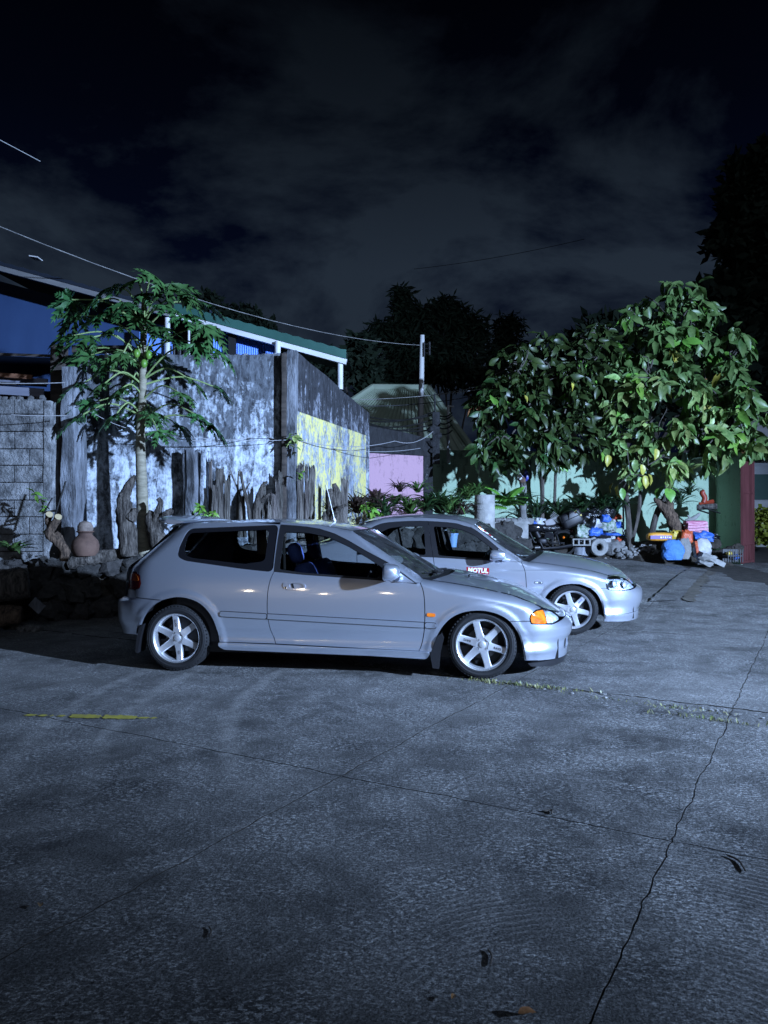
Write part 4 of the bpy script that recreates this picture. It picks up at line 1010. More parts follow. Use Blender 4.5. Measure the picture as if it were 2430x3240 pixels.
M['mortar'] = mat('mortar', (.09, .09, .09), .95, col2=(.15, .15, .15), scale=9, bump=.5)
M['column'] = mat('old_concrete', (.035, .037, .041), .92, col2=(.32, .34, .38), scale=4.5, detail=10, stretch=(1, 1, .3), contrast=(.38, .64), bump=1, bscale=20, bdist=.04)
M['limewash'] = stained_wall('stained_limewash', (.58, .64, .72), (.030, .032, .036), 3.75, 1.7, .595, midk=.22)
M['yellow'] = stained_wall('flaking_yellow', (.36, .42, .52), (.09, .09, .10), 3.75, .8, .60, patch=((.74, .67, .24), .515, .60))
M['limedark'] = stained_wall('black_stained_limewash', (.40, .42, .48), (.022, .022, .024), 3.75, .9, .54, midk=.10)
M['soot'] = stained_wall('soot_stained_wall', (.30, .31, .34), (.015, .015, .016), 3.1, .6, .41, midk=.06)
M['pink'] = stained_wall('pink_paint', (.44, .27, .33), (.14, .09, .11), 3.0, .9, .74, vs=9)
M['green'] = stained_wall('green_paint', (.34, .46, .33), (.11, .15, .11), 2.9, .9, .74, vs=9)
M['bluepaint'] = mat('blue_paint', (.022, .05, .13), .6, col2=(.032, .07, .17), scale=1.2, stretch=(1, 1, .3), bump=.1, bscale=8)  # blue darkened for the weaker light on the left wall
M['bluelite'] = mat('light_blue_paint', (.14, .29, .74), .6, col2=(.19, .36, .82), scale=3, stretch=(1, 1, .3))
M['fascia'] = mat('white_fascia', (.66, .67, .68), .6, col2=(.5, .5, .5), scale=5, stretch=(.3, 1, 1))
M['dull_fascia'] = mat('dull_fascia', (.13, .13, .135), .7, col2=(.20, .20, .20), scale=5, stretch=(.3, 1, 1))  # light falloff to the left painted in as a greyer fascia
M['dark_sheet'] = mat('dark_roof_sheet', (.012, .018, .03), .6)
M['roofgreen'] = mat('green_roof_sheet', (.02, .075, .06), .5, col2=(.03, .10, .08), scale=2)
M['roofhouse'] = mat('olive_roof_sheet', (.34, .41, .30), .6, col2=(.46, .52, .40), scale=1.4, detail=8)
M['wood'] = mat('weathered_wood', (.035, .029, .025), .9, col2=(.21, .19, .17), scale=8, detail=9, stretch=(3.5, 3.5, .30), bump=1, bscale=16, bdist=.04, contrast=(.40, .62), rand=.4)
M['driftwood'] = mat('driftwood', (.022, .018, .015), .92, col2=(.20, .175, .15), scale=11, detail=10, stretch=(2.6, 2.6, .4), contrast=(.38, .66), bump=1, bscale=15, bdist=.07)
M['bark_brown'] = mat('brown_bark', (.04, .026, .018), .9, col2=(.23, .155, .105), scale=14, detail=9, stretch=(2, 2, .45), contrast=(.38, .64), bump=1, bscale=20, bdist=.06)
M['plank'] = mat('dark_plank', (.03, .024, .02), .85, col2=(.075, .06, .05), scale=6, stretch=(.3, 3, 3))
M['rustwood'] = mat('rusty_wood', (.12, .05, .025), .9, col2=(.24, .11, .06), scale=6, stretch=(.4, 3, 3))
M['greyplank'] = mat('grey_plank', (.16, .17, .22), .8, col2=(.24, .25, .31), scale=5, stretch=(.3, 3, 3))
M['cable'] = mat('black_cable', (.01, .01, .01), .6)
M['cord'] = mat('pale_cord', (.34, .34, .35), .7)
M['pole'] = mat('pole_concrete', (.42, .42, .42), .85, col2=(.58, .58, .57), scale=4, stretch=(1, 1, .3))
M['terracotta'] = mat('terracotta', (.075, .042, .032), .88, col2=(.16, .095, .07), scale=5, detail=8, bump=.3, bscale=30)
M['gate_red'] = mat('red_gate_paint', (.085, .022, .022), .6, col2=(.15, .045, .045), scale=4, detail=8, stretch=(1, 1, .25), bump=.15, bscale=20)
M['yellow_line'] = mat('worn_yellow_paint', (.50, .44, .06), .8, col2=(.32, .28, .06), scale=14, detail=8)

# ================================================================ ground: sheet, concrete slabs, joints
mb = MB(); S_ = []
ys = [-40, -5, 9.7, 10.2, 11, 12, 13, 14, 16, 18, 20, 22, 24, 60, 400]; xs = [-300, -30, -8, -4, 0, 4, 8, 14, 30, 300]
mb.grid([[(x, y, gz(x, y) - .005) for x in xs] for y in ys])
ground = mb.build('ground', M['dirt'], None, kind='structure')

da = Vector((.494, .869)); db = Vector((.869, -.494))      # joint directions
A0 = Vector((.54, 2.016)); B0 = Vector((-.223, 3.91))
def ab(p): return ((Vector(p) - A0).dot(db), (Vector(p) - B0).dot(da))
def from_ab(a, b):   # a = offset across (0 at the right-hand joint), b = offset along (0 at the cross joint)
    k = (A0.dot(db) + a); l_ = (B0.dot(da) + b); return Vector((db.x * k + da.x * l_, db.y * k + da.y * l_))
j2 = ab((-.222, 3.898))[0]; j4 = ab((1.02, 6.05))[1]
acuts = [-14.5, -10.4, -7.4, j2 - 3.1, j2, 0, 3.3, 6.9, 11]
bcuts = [-6.8, -3.4, 0, j4, j4 + 3.3, j4 + 6.6, j4 + 10.2, j4 + 14]
rj = random.Random(3)
def wob(p, q, amp, seg=.10):
    d = q - p; L = d.length; n = max(2, int(L / seg)); t = Vector((-d.y, d.x)).normalized() * (1 if d.x + .3 * d.y > 0 else -1); out = []
    for i in range(n):
        s_ = i / n; pt = p + d * s_; w = amp * (noise.noise(Vector((pt.x * 2.1, pt.y * 2.1, 3.3))) * 1.1 + .9 * noise.noise(Vector((pt.x * 8, pt.y * 8, 1.7))) + .5 * noise.noise(Vector((pt.x * 23, pt.y * 23, 5))))
        out.append(pt + t * (w if 0 < i else 0))
    return out
for i in range(len(acuts) - 1):
    for j in range(len(bcuts) - 1):
        a0, a1, b0, b1 = acuts[i], acuts[i + 1], bcuts[j], bcuts[j + 1]
        cs = [from_ab(a0, b0), from_ab(a1, b0), from_ab(a1, b1), from_ab(a0, b1)]
        ctr = (cs[0] + cs[2]) / 2
        if ctr.y > 24 or ctr.x < -14 or ctr.x > 18: continue
        crack = abs(b0 - j4) < .01 or abs(b1 - j4) < .01
        g_ = .006
        gl = .003 if abs(a0) < .01 else g_ * .5; gr = g_ * .5
        cc = [from_ab(a0 + gl, b0 + (g_ * 1.8 if abs(b0 - j4) < .01 else g_ * .55)), from_ab(a1 - gr, b0 + (g_ * 1.8 if abs(b0 - j4) < .01 else g_ * .55)), from_ab(a1 - gr, b1 - (g_ * 2.2 if abs(b1 - j4) < .01 else g_ * .55)), from_ab(a0 + gl, b1 - (g_ * 2.2 if abs(b1 - j4) < .01 else g_ * .55))]
        near = ctr.y < 9.5
        poly = []
        for k in range(4):
            amp = .014 if near else .02
            if (k == 0 and abs(b0 - j4) < .01) or (k == 2 and abs(b1 - j4) < .01): amp = .055
            poly += wob(cc[k], cc[(k + 1) % 4], amp, .03 if near else .25)
        poly = [tuple(p) for p in poly]
        v2, fs = tri2d(poly, (), .6)
        dz = tx = ty = 0
        V3 = [(x, y, gz(x, y) + dz * .5 + tx * (x - ctr.x) + ty * (y - ctr.y)) for x, y in v2]
        cnt = {}
        for f in fs:
            for k in range(3): cnt[(f[k], f[(k + 1) % 3])] = 1
        m2 = MB(); m2.add(V3, fs); idx = {}
        for (a_, b_) in [e for e in cnt if (e[1], e[0]) not in cnt]:
            p, q = V3[a_], V3[b_]; m2.add([p, q, (q[0], q[1], q[2] - .07), (p[0], p[1], p[2] - .07)], [(0, 1, 2, 3)])
        me = m2.mesh('concrete_slab', M['yard'], ang=60); me.materials.append(M['dirt'])
        for pl in me.polygons:
            if pl.normal.z < .5: pl.material_index = 1
        link('concrete_slab', me, ground)

# ---------------------------------------------------------------- raised garden bed
bed = [(-9, 9.2, .72), (-5.2, 9.45, .74), (-3.75, 9.9, .78), (-2.4, 10.5, .82), (-1.2, 11.15, .95), (.1, 11.75, 1.08), (1.0, 12.6, 1.14), (1.8, 13.8, 1.16), (2.4, 15.0, 1.14), (2.75, 16.2, 1.10)]
back = [(-9, 11.5), (-5.2, 11.2), (-3.75, 11.2), (-2.4, 11.4), (-1.2, 12.2), (-.6, 14), (-.2, 15.9), (1.0, 17.4), (2.2, 17.6), (3.2, 17.7)]
mb = MB(); rows = []
bl = catmull(bed, 5); bk = catmull(back, 5)
for (fx, fy, fz), (bx_, by_) in zip(bl, bk):
    r = []
    for k in range(9):
        t = k / 8; x = lerp(fx, bx_, t); y = lerp(fy, by_, t); z = fz - .06 + .10 * t + .10 * noise.noise(Vector((x * 1.7, y * 1.7, 0))) + .05 * noise.noise(Vector((x * 5, y * 5, 2)))
        r.append((x, y, z))
    rows.append(r)
mb.grid(rows); mb.build('garden_soil', M['soil'], None, kind='structure')
# retaining wall of field stones
rw = wthing('retaining_wall', 'low stone retaining wall holding up the garden bed behind both cars', 'wall', (bed[3][0], bed[3][1], 0))
mb = MB(); mb.grid([[(x, y + .12, z - .02) for x, y, z in bl], [(x, y + .10, gz(x, y) - .1) for x, y, z in bl]]); mb.build('mortar_core', M['soil'], rw)
rs = random.Random(11); sp_list = [Vector(p) for p in bl]
stone_meshes = []
for k in range(6):
    q = MB(); q.blob((0, 0, 0), (.5, .5, .5), 9, 6, .22, 1.6, k * 1.7, sq=.72); stone_meshes.append(q.mesh('stone', M['stone'], ang=50))
shaded_meshes = []
for k in range(6):
    q = MB(); q.blob((0, 0, 0), (.5, .5, .5), 12, 8, .38, 2.2, k * 2.3, sq=.72); shaded_meshes.append(q.mesh('stone', M['stone_dark'], ang=35))
def stone_at(parent, p, s, rs=rs, name='stone'):
    o = link(name, rs.choice(shaded_meshes), parent, Vector(p) - Vector(parent['wc']) if parent is not None and parent.get('wc') else p, (rs.uniform(-.3, .3), rs.uniform(-.3, .3), rs.uniform(0, 6.28)), s); return o
dist = 0.0; row_h = .2
for i in range(len(sp_list) - 1):
    a, b = sp_list[i], sp_list[i + 1]; L = (b - a).length
    if a.x < -6.5: continue
    n = max(1, round(L / .36))
    for k in range(n):
        p = a.lerp(b, (k + .5) / n); z0 = gz(p.x, p.y); h = p.z - z0; nr = max(2, int(h / .25))
        for r in range(nr):
            s = (rs.uniform(.33, .44), rs.uniform(.26, .34), h / nr * rs.uniform(1.0, 1.25))
            stone_at(rw, (p.x + rs.uniform(-.06, .06) + (.15 if r % 2 else 0), p.y + .05 * r / nr + rs.uniform(-.03, .05), z0 + h * (r + .5) / nr), s)
# ================================================================ walls and houses
def wall_prism(name, path, bottoms, tops, th, material, parent=None):
    "vertical wall following XY path with its own top heights"
    mb = MB(); n = len(path); fr = []; bk = []
    for i in range(n):
        d = Vector(path[min(i + 1, n - 1)]) - Vector(path[max(i - 1, 0)]); d.normalize(); nn = Vector((-d.y, d.x)) * th
        fr.append(Vector(path[i])); bk.append(Vector(path[i]) + nn)
    def q(a, z): return (a.x, a.y, z)
    for i in range(n - 1):
        A, B, C, D = fr[i], fr[i + 1], bk[i + 1], bk[i]
        mb.add([q(A, bottoms), q(B, bottoms), q(B, tops[i + 1]), q(A, tops[i]), q(D, bottoms), q(C, bottoms), q(C, tops[i + 1]), q(D, tops[i])],
               [(0, 1, 2, 3), (5, 4, 7, 6), (3, 2, 6, 7)] + ([(4, 0, 3, 7)] if i == 0 else []) + ([(1, 5, 6, 2)] if i == n - 2 else []))
    return mb.build(name, material, parent, smooth=False)

# block wall at the far left
YB = 9.95
bw = wthing('block_wall', 'grey unplastered hollow-block wall at the left edge beside the dark column', 'wall', at(60, 1900, YB))
rb_ = random.Random(5)
ypx = [1262, 1310, 1365, 1420, 1472, 1526, 1582, 1635, 1690, 1745, 1800]
mb = MB(); a = at(-260, 1268, YB + .035); b = at(139, 1268, YB + .035); mb.box(((a.x + b.x) / 2, YB + .13, 1.2 + .0), (b.x - a.x, .18, 2 * (a.z - 1.2))); mb.build('mortar_core', M['mortar'], bw)
for r in range(len(ypx) - 1):
    z1 = at(0, ypx[r], YB).z; z0 = at(0, ypx[r + 1], YB).z; x = at(139, 0, YB).x; first = True; xl = at(-255, 0, YB).x
    while x > xl + .05:
        w = (.19 if r % 2 else .385) if first else .385; first = False; w = min(w, x - xl)
        q = MB(); q.box((x - w / 2, YB + .06 + rb_.uniform(-.006, .006), (z0 + z1) / 2), (w - .014, .12, z1 - z0 - .013))
        q.build('concrete_block', M['block'], bw, smooth=False); x -= w
mb = MB()
for k in range(46):
    x = rb_.uniform(xl, at(139, 0, YB).x); mb.blob((x, YB + rb_.uniform(.02, .12), at(0, 1262, YB).z + .01), (rb_.uniform(.02, .05), .03, rb_.uniform(.01, .045)), 6, 4, .4, 2, k)
o_ = mb.build('broken_mortar', M['mortar'], bw); o_['kind'] = 'stuff'

def column(name, label, px0, px1, pyt, Y, depth, material, zb=.3, jit=.012, cat='column'):
    a = at(px0, pyt, Y); b = at(px1, pyt, Y); cx = (a.x + b.x) / 2; hw = (b.x - a.x) / 2; mb = MB(); rows = []
    n = 16
    for i in range(n + 1):
        z = lerp(zb, a.z, i / n); r = []
        for sx, sy in ((-1, 0), (-.9, -.02), (0, -.025), (.9, -.02), (1, 0), (1, depth), (-1, depth), (-1, 0)):
            j = jit * noise.noise(Vector((cx * 3 + sx, z * 3, sy * 9 + px0))) * 2
            r.append((cx + sx * hw + j, Y + sy + j * .6, z))
        r[-1] = r[0]; rows.append(r)
    mb.grid(rows); mb.add(rows[-1][:7], [tuple(range(7))])
    return solo(name, mb, material, label, cat, (cx, Y + depth / 2, zb))
column('plastered_pier', 'narrow grey plastered pier joining the block wall to the dark recess', 139, 161, 1268, YB + .01, .25, M['block'], jit=.003)
column('dark_post', 'dark weathered concrete post in the recess left of the pale column', 158, 196, 1090, YB + .28, .2, M['plank'], jit=.006)  # dark plank colour fills the gap beside the column
column('concrete_column', 'rough pale concrete column between the block wall and the stained wall', 193, 237, 1160, YB + .10, .4, M['column'])
# two pairs of columns at the corner of the stained wall
YC = 11.28
column('corner_column', 'tall dark-stained concrete column where the grey wall turns to yellow', 906, 937, 1108, YC, .3, M['column'], zb=.6)
column('drain_post', 'thin dark weathered post fixed left of the tall corner column', 891, 907, 1118, YC - .03, .12, M['plank'], zb=.6, jit=.005)

wall1 = wthing('stained_wall', 'big grey-blue stained plaster wall behind the papaya tree', 'wall', (-2.8, 11, .5))
p0 = at(232, 1128, 10.75); p1 = at(900, 1120, 11.4)
wall_prism('plaster', [(p0.x, 10.75), (p1.x, 11.4)], .3, [p0.z, p1.z], .2, M['limewash'], wall1)
mb = MB(); rt = random.Random(2)   # broken coping crust
for k in range(60):
    t = rt.random(); c = Vector((lerp(p0.x, p1.x, t), lerp(10.75, 11.4, t) + rt.uniform(.03, .17), lerp(p0.z, p1.z, t))); mb.blob(c, (rt.uniform(.04, .12), .05, rt.uniform(.012, .035)), 7, 4, .4, 2, k)
o_ = mb.build('coping_crust', M['column'], wall1); o_['kind'] = 'stuff'

wall2 = wthing('yellow_wall', 'wall with flaking yellow paint below black-stained plaster, sloping down to the right', 'wall', (-.8, 13.3, .5))
P0 = Vector((-1.31, 11.42)); P1 = Vector((-.29, 15.2))
def w2(t): return (lerp(P0.x, P1.x, t), lerp(P0.y, P1.y, t))
ts = [0, .06, .14, .25, .36, .48, .6, .72, .85, 1.0]; tops = [3.76, 3.75, 3.70, 3.67, 3.63, 3.57, 3.50, 3.46, 3.40, 3.35]
tops = [z + .02 * noise.noise(Vector((t * 40, 0, 0))) for t, z in zip(ts, tops)]
wall_prism('stained_plaster', [w2(t) for t in ts], 2.885, tops, .2, M['limedark'], wall2)
wall_prism('yellow_plaster', [w2(0), w2(.94)], .5, [2.88, 2.88], .2, M['yellow'], wall2)
wall_prism('edge_strip', [w2(.9405), w2(1.0)], .5, [2.88, 2.88], .2, M['limewash'], wall2)

wall3 = wthing('pink_wall', 'wall painted pink low down with soot-black plaster above, left of the green wall', 'wall', (.4, 15.6, .5))
Q0 = Vector((-.30, 15.25)); Q1 = Vector((1.03, 16.2))
def w3(t): return (lerp(Q0.x, Q1.x, t), lerp(Q0.y, Q1.y, t))
wall_prism('sooty_plaster', [w3(0), w3(.3), w3(.55), w3(.7), w3(.85), w3(1)], 2.565, [3.10, 3.06, 3.03, 2.99, 2.95, 2.95], .2, M['soot'], wall3)
wall_prism('pink_plaster', [w3(0), w3(.84)], .6, [2.56, 2.56], .2, M['pink'], wall3)
wall_prism('sooty_edge', [w3(.8405), w3(1.0)], .6, [2.56, 2.56], .2, M['soot'], wall3)
mb = MB(); c = at(1380, 1304, 16.1); mb.box((c.x, 16.15, (c.z + 2.4) / 2), (.15, .14, c.z - 2.4)); mb.tube([(c.x - .02, 16.15, c.z), (c.x - .03, 16.15, c.z + .4)], .02, 6)
for k in range(5): mb.blob((c.x + random.uniform(-.12, .12), 16.1, 2.7 + k * .14), (.1, .06, .07), 7, 5, .4, 2, k)
solo('service_post', mb, M['soot'], 'black service post with cable bundles on top of the dark wall corner', 'post')

wall4 = wthing('green_wall', 'long pale green plaster wall along the back of the yard', 'wall', (5, 18, .4))
G0 = Vector((1.1, 17.6)); G1 = Vector((7.95, 18.45)); G2 = Vector((8.03, 17.0))
wall_prism('plaster', [tuple(G0), tuple(G0.lerp(G1, .33)), tuple(G0.lerp(G1, .66)), tuple(G1)], .2, [2.82, 2.82, 2.82, 2.82], .18, M['green'], wall4)
wall_prism('return_wall', [(G1.x, G1.y), (8.045, 17.33)], .2, [2.80, 2.80], .035, M['green'], wall4)
for t in (.335, .665):
    c = G0.lerp(G1, t); q = MB(); q.box((c.x, c.y - .03, 1.5), (.012, .05, 2.4)); q.build('joint_line', M['soot'], wall4, smooth=False)

# gate leaf, swung open
gt = wthing('red_gate', 'tall maroon steel gate leaf standing open at the right edge', 'gate', at(2352, 1787, 17.3))
g0 = at(2347, 1787, 17.3); g1 = at(2384, 1774, 17.9); zt0 = 2.57
gd = (Vector((g1.x, g1.y)) - Vector((g0.x, g0.y))); gl_ = gd.length; gd.normalize(); gn = Vector((-gd.y, gd.x))
def gbox(name, u0, u1, z0, z1, th, m_, off=0.0):
    q = MB(); c = Vector((g0.x, g0.y)) + gd * (u0 + u1) / 2 + gn * off
    q.box((c.x, c.y, (z0 + z1) / 2), (u1 - u0, th, z1 - z0), Matrix.Rotation(math.atan2(gd.y, gd.x), 3, 'Z')); return q.build(name, m_, gt, smooth=False)
zb_ = g0.z
gbox('sheet', .03, gl_ - .03, zb_ + .45, zt0 - .03, .012, M['gate_red'])
for u in (0, gl_ - .05): gbox('stile', u, u + .05, zb_ + .02, zt0, .05, M['gate_red'])
for z in (zb_ + .03, zb_ + .44, zt0 - .75, zt0 - .05): gbox('rail', .052, gl_ - .052, z, z + .05, .045, M['gate_red'])
for k in range(4): gbox('bar', .05 + (gl_ - .1) * (k + .5) / 4 - .012, .05 + (gl_ - .1) * (k + .5) / 4 + .012, zb_ + .082, zb_ + .438, .03, M['gate_red'])
gbox('lower_sheet', .055, gl_ - .055, zb_ + .08, zb_ + .44, .008, M['gate_red'], .02)

# neighbour's house seen past the gate
nh = wthing('neighbour_house', 'white house front with a green barred window beyond the gate', 'house', at(2420, 1700, 23))
q = MB(); a = at(2330, 1500, 23); q.box((a.x + 3, 23.2, 2.0), (6, .3, 4.2)); q.build('front_wall', M['fascia'], nh, smooth=False)
q = MB(); a = at(2390, 1500, 22.9); b = at(2470, 1580, 22.9); q.box(((a.x + b.x) / 2, 23.02, (a.z + b.z) / 2), (b.x - a.x, .06, a.z - b.z)); wnw = q.build('window', M['roofgreen'], nh, smooth=False)
q = MB(); q.box(((a.x + b.x) / 2, 22.98, (a.z + b.z) / 2), ((b.x - a.x) - .2, .02, (a.z - b.z) - .16)); q.build('pane', M['gloss_black'], wnw, smooth=False)
for k in range(3):
    q = MB(); q.tube([(lerp(a.x, b.x, .2 + .22 * k), 22.94, a.z - .06), (lerp(a.x, b.x, .2 + .22 * k), 22.94, b.z + .06)], .012, 6); q.build('grille_bar', M['roofgreen'], wnw)
q = MB(); q.box((a.x + 2.8, 22.6, a.z + .5), (6, 1.6, .12)); q.build('eave', M['black'], nh, smooth=False)

# ---------------------------------------------------------------- the blue house with its green roof
bh = wthing('blue_house', 'blue-walled house with green sheet roof and white fascia behind the stained wall', 'house', (-5, 13.4, 0))
YF = 12.7
R0 = at(-130, 805, YF); R1 = at(549, 989, YF); R2 = at(1096, 1137, YF)
def roof_piece(a, b, nm, fm='fascia', rm_='roofgreen', up_h=.135):
    d = (b - a); L = d.length; ang = math.atan2(d.z, d.x); rm = Matrix.Rotation(-ang, 3, 'Y'); c = (a + b) / 2
    q = MB(); q.box(c + Vector((0, 0, -.045)), (L, .09, .085), rm); q.build('fascia', M[fm], bh, smooth=False)
    # corrugated sheet: flashing up front, sheet running back
    q = MB(); up = Vector((0, 0, up_h)); n = Vector((0, 2.6, .12)); rows = []
    m_ = int(L / .10)
    for e, hh in ((Vector((0, -.06, .0)), 0), (Vector((0, -.07, 0)) + up, 1), (Vector((0, .5, 0)) + up, 1), (n + up, 1)):
        rows.append([a + d * (k / m_) + e + Vector((0, 0, .016 if (k % 2 and hh) else 0)) for k in range(m_ + 1)])
    q.grid(rows); q.build('roof_sheet', M[rm_], bh, ang=20)
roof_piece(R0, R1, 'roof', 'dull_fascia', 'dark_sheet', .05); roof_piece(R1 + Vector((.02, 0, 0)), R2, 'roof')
def bwall(x0, x1, z0, z1, y, m_, nm='wall', zr=None):
    q = MB(); q.add([(x0, y, z0), (x1, y, z0), (x1, y, zr if zr else z1), (x0, y, z1), (x0, y + .15, z0), (x1, y + .15, z0), (x1, y + .15, zr if zr else z1), (x0, y + .15, z1)],
                    [(0, 1, 2, 3), (5, 4, 7, 6), (4, 0, 3, 7), (1, 5, 6, 2), (3, 2, 6, 7)]); return q.build(nm, m_, bh, smooth=False)
def roofz(x): return lerp(R0.z, R2.z, (x - R0.x) / (R2.x - R0.x)) - .12
xa, xb = -9.2, at(440, 0, 13.5).x
bwall(xa, xb, 0, roofz(xa), 13.5, M['bluepaint'], 'wall', roofz(xb))
x2 = at(545, 0, 13.5).x
bwall(xb + .002, x2, 0, roofz(xb), 13.5, M['bluelite'], 'wall', roofz(x2))
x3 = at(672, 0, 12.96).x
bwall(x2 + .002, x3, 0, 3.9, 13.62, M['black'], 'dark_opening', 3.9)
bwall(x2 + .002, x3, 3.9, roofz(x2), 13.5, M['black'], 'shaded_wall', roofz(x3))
x4 = at(885, 0, 12.96).x
# corrugated light-blue infill under the eave
q = MB(); nn = 60; rows = [[], []]
for k in range(nn + 1):
    x = lerp(x3, x4, k / nn); rows[0].append((x, 12.96 - (.02 if k % 2 else 0), 2.5)); rows[1].append((x, 12.96 - (.02 if k % 2 else 0), roofz(x) + .10))
q.grid(rows); q.build('corrugated_infill', M['bluelite'], bh, ang=20)
for k in range(8):
    x = lerp(x2, x3, (k + .5) / 8); q = MB(); q.tube([(x, 13.42, 3.2), (x, 13.42, 4.3)], .012, 6); q.build('window_bar', M['dark_metal'], bh)
for px_, pt_, pb_, Yp, rr in ((529, 1005, 1135, 12.6, .045), (597, 1045, 1110, 12.9, .02), (878, 1080, 1125, 12.62, .05), (1076, 1130, 1172, 13.45, .052)):
    a = at(px_, pt_, Yp); b = at(px_, pb_ + 60, Yp); q = MB(); q.tube([a, b], rr, 12); q.build('post', M['fascia'], bh)
q = MB(); a = at(735, 1060, 12.85); q.box((a.x, 12.85, a.z - .4), (.12, .1, 1.2)); q.build('post', M['black'], bh, smooth=False)
# roof vent on the sheet, conduit
q = MB(); a = at(112, 812, 13.2); q.box(a + Vector((0, 0, -.02)), (.15, .2, .02), Matrix.Rotation(.15, 3, 'Y')); q.build('roof_vent', M['fascia'], bh, smooth=False)
# shaded lean-to below the blue wall
lt_ = wthing('lean_to', 'dark lean-to with planks along its edge above the block wall', 'shed', (-5.6, 11, 1.5))
q = MB(); a = at(-260, 1120, 11.3); b = at(195, 1135, 11.3); q.add([(a.x, 10.9, a.z - .02), (b.x, 10.9, b.z - .02), (b.x, 13.3, b.z + .45), (a.x, 13.3, a.z + .45), (a.x, 10.9, a.z - .06), (b.x, 10.9, b.z - .06), (b.x, 13.3, b.z + .41), (a.x, 13.3, a.z + .41)], [(0, 1, 2, 3), (7, 6, 5, 4), (0, 4, 5, 1), (1, 5, 6, 2)]); q.build('roof_sheet', M['plank'], lt_, smooth=False)
q = MB(); q.box(((a.x + b.x) / 2, 12.9, 1.6), (b.x - a.x, .1, 3.6)); q.build('back_boards', M['black'], lt_, smooth=False)  # black backing stands in for the dark under the lean-to roof
for py0, py1, pr, m_, Yp in ((1176, 1190, 102, 'rustwood', 10.6), (1189, 1207, 150, 'greyplank', 10.7), (1220, 1246, 138, 'greyplank', 10.55), (1207, 1214, 146, 'plank', 10.75)):
    a = at(-250, py0 - 14, Yp); b = at(pr, py0 + 10, Yp); q = MB(); d = b - a; q.box((a + b) / 2 - Vector((0, 0, (py1 - py0) / 2433 * Yp / 2)), (d.length, .03, (py1 - py0) / 2433 * Yp), Matrix.Rotation(-math.atan2(d.z, d.x), 3, 'Y')); q.build('plank', M[m_], lt_, smooth=False)

# dark beam and lamp bracket on the wall behind the papaya
q = MB(); a = at(235, 1108, 10.9); b = at(410, 1112, 10.9); q.box(((a.x + b.x) / 2, 10.85, a.z), (b.x - a.x, .1, .1)); solo('wall_beam', q, M['plank'], 'dark wooden beam lying along the top of the stained wall behind the papaya', 'beam')
q = MB(); a = at(337, 1118, 10.7); q.tube([a, a - Vector((0, 0, .10))], .03, 10); q.tube([a - Vector((0, 0, .10)), a - Vector((0, 0, .17))], [.02, .02], 8); q.tube([a, a + Vector((.0, .3, .05))], .012, 6); solo('wall_lamp', q, M['fascia'], 'small unlit white bulb holder hanging at the top of the stained wall', 'lamp')

# ---------------------------------------------------------------- far house with the hipped roof
fh = wthing('hip_roof_house', 'far house with an olive-green hipped sheet roof behind the utility pole', 'house', at(1300, 1500, 25))
Yr = 25.0
rA = at(1180, 1226, Yr + 2.5); rB = at(1355, 1228, Yr + 2.2); eL = at(1075, 1310, Yr); eR = at(1545, 1450, Yr - 1.5); eL.z = at(0, 1440, Yr).z; eL.x -= 2.2
rC = Vector((rB.x, rB.y, rB.z))
q = MB(); q.add([eL, Vector((eR.x - .3, eR.y, eR.z)), rC, rA], [(0, 1, 2, 3)]); q.add([Vector((eR.x - .3, eR.y, eR.z)), Vector((eR.x + .2, eR.y + 7, eR.z)), rC], [(0, 1, 2)]); q.build('roof', M['roofhouse'], fh, smooth=False)
nrib = 30
u0, u1 = Vector(eL), Vector((eR.x - .3, eR.y, eR.z)); nrm = (u1 - u0).cross(rA - u0).normalized()
if nrm.y > 0: nrm = -nrm
for k in range(1, nrib):
    t = k / nrib; a = u0.lerp(u1, t); b = rA.lerp(rC, t); q = MB(); q.tube([a + nrm * .01, b + nrm * .01], .022, 4, cap=False); q.build('roof_rib', M['roofhouse'], fh)
for a, b in ((rA, rC), (rC, u1), (rA, u0)):
    q = MB(); q.tube([a + nrm * .03, b + nrm * .03], .11, 8); q.build('ridge_cap', M['roofhouse'], fh)
q = MB(); q.box(((u0.x + u1.x) / 2 - .4, Yr + 2, 1.6), (abs(u1.x - u0.x) - 1.4, 3, 3.2)); q.build('walls', M['plank'], fh, smooth=False)

# ---------------------------------------------------------------- poles and wires
up_ = wthing('utility_pole', 'tall pale concrete utility pole with small insulator rack', 'pole', at(1327, 1640, 19.5))
a = at(1327, 1560, 19.5); b = at(1336, 1060, 19.5); q = MB(); q.tube([a, b], [.085, .06], 12); q.build('pole', M['pole'], up_)
q = MB()
c = at(1345, 1105, 19.4); q.box(c + Vector((-.02, 0, 0)), (.03, .05, .36)); q.build('rack', M['dark_metal'], up_, smooth=False)
for k in range(3):
    q = MB(); z = at(0, 1088 + k * 14, 19.4).z; q.tube([(c.x, 19.4, z), (c.x + .13, 19.4, z)], .012, 6); q.tube([(c.x + .11, 19.4, z - .05), (c.x + .11, 19.4, z + .05)], .03, 8); q.build('insulator', M['dark_metal'], up_)
q = MB(); a = at(1419, 1422, 17.2); b = at(1418, 1284, 17.2); q.tube([a - Vector((0, 0, .3)), b], [.04, .03], 8); q.tube([b, b + Vector((.13, 0, -.02))], .018, 6); solo('thin_pole', q, M['pole'], 'thin pale pole with a short hook at its top behind the green wall', 'pole')
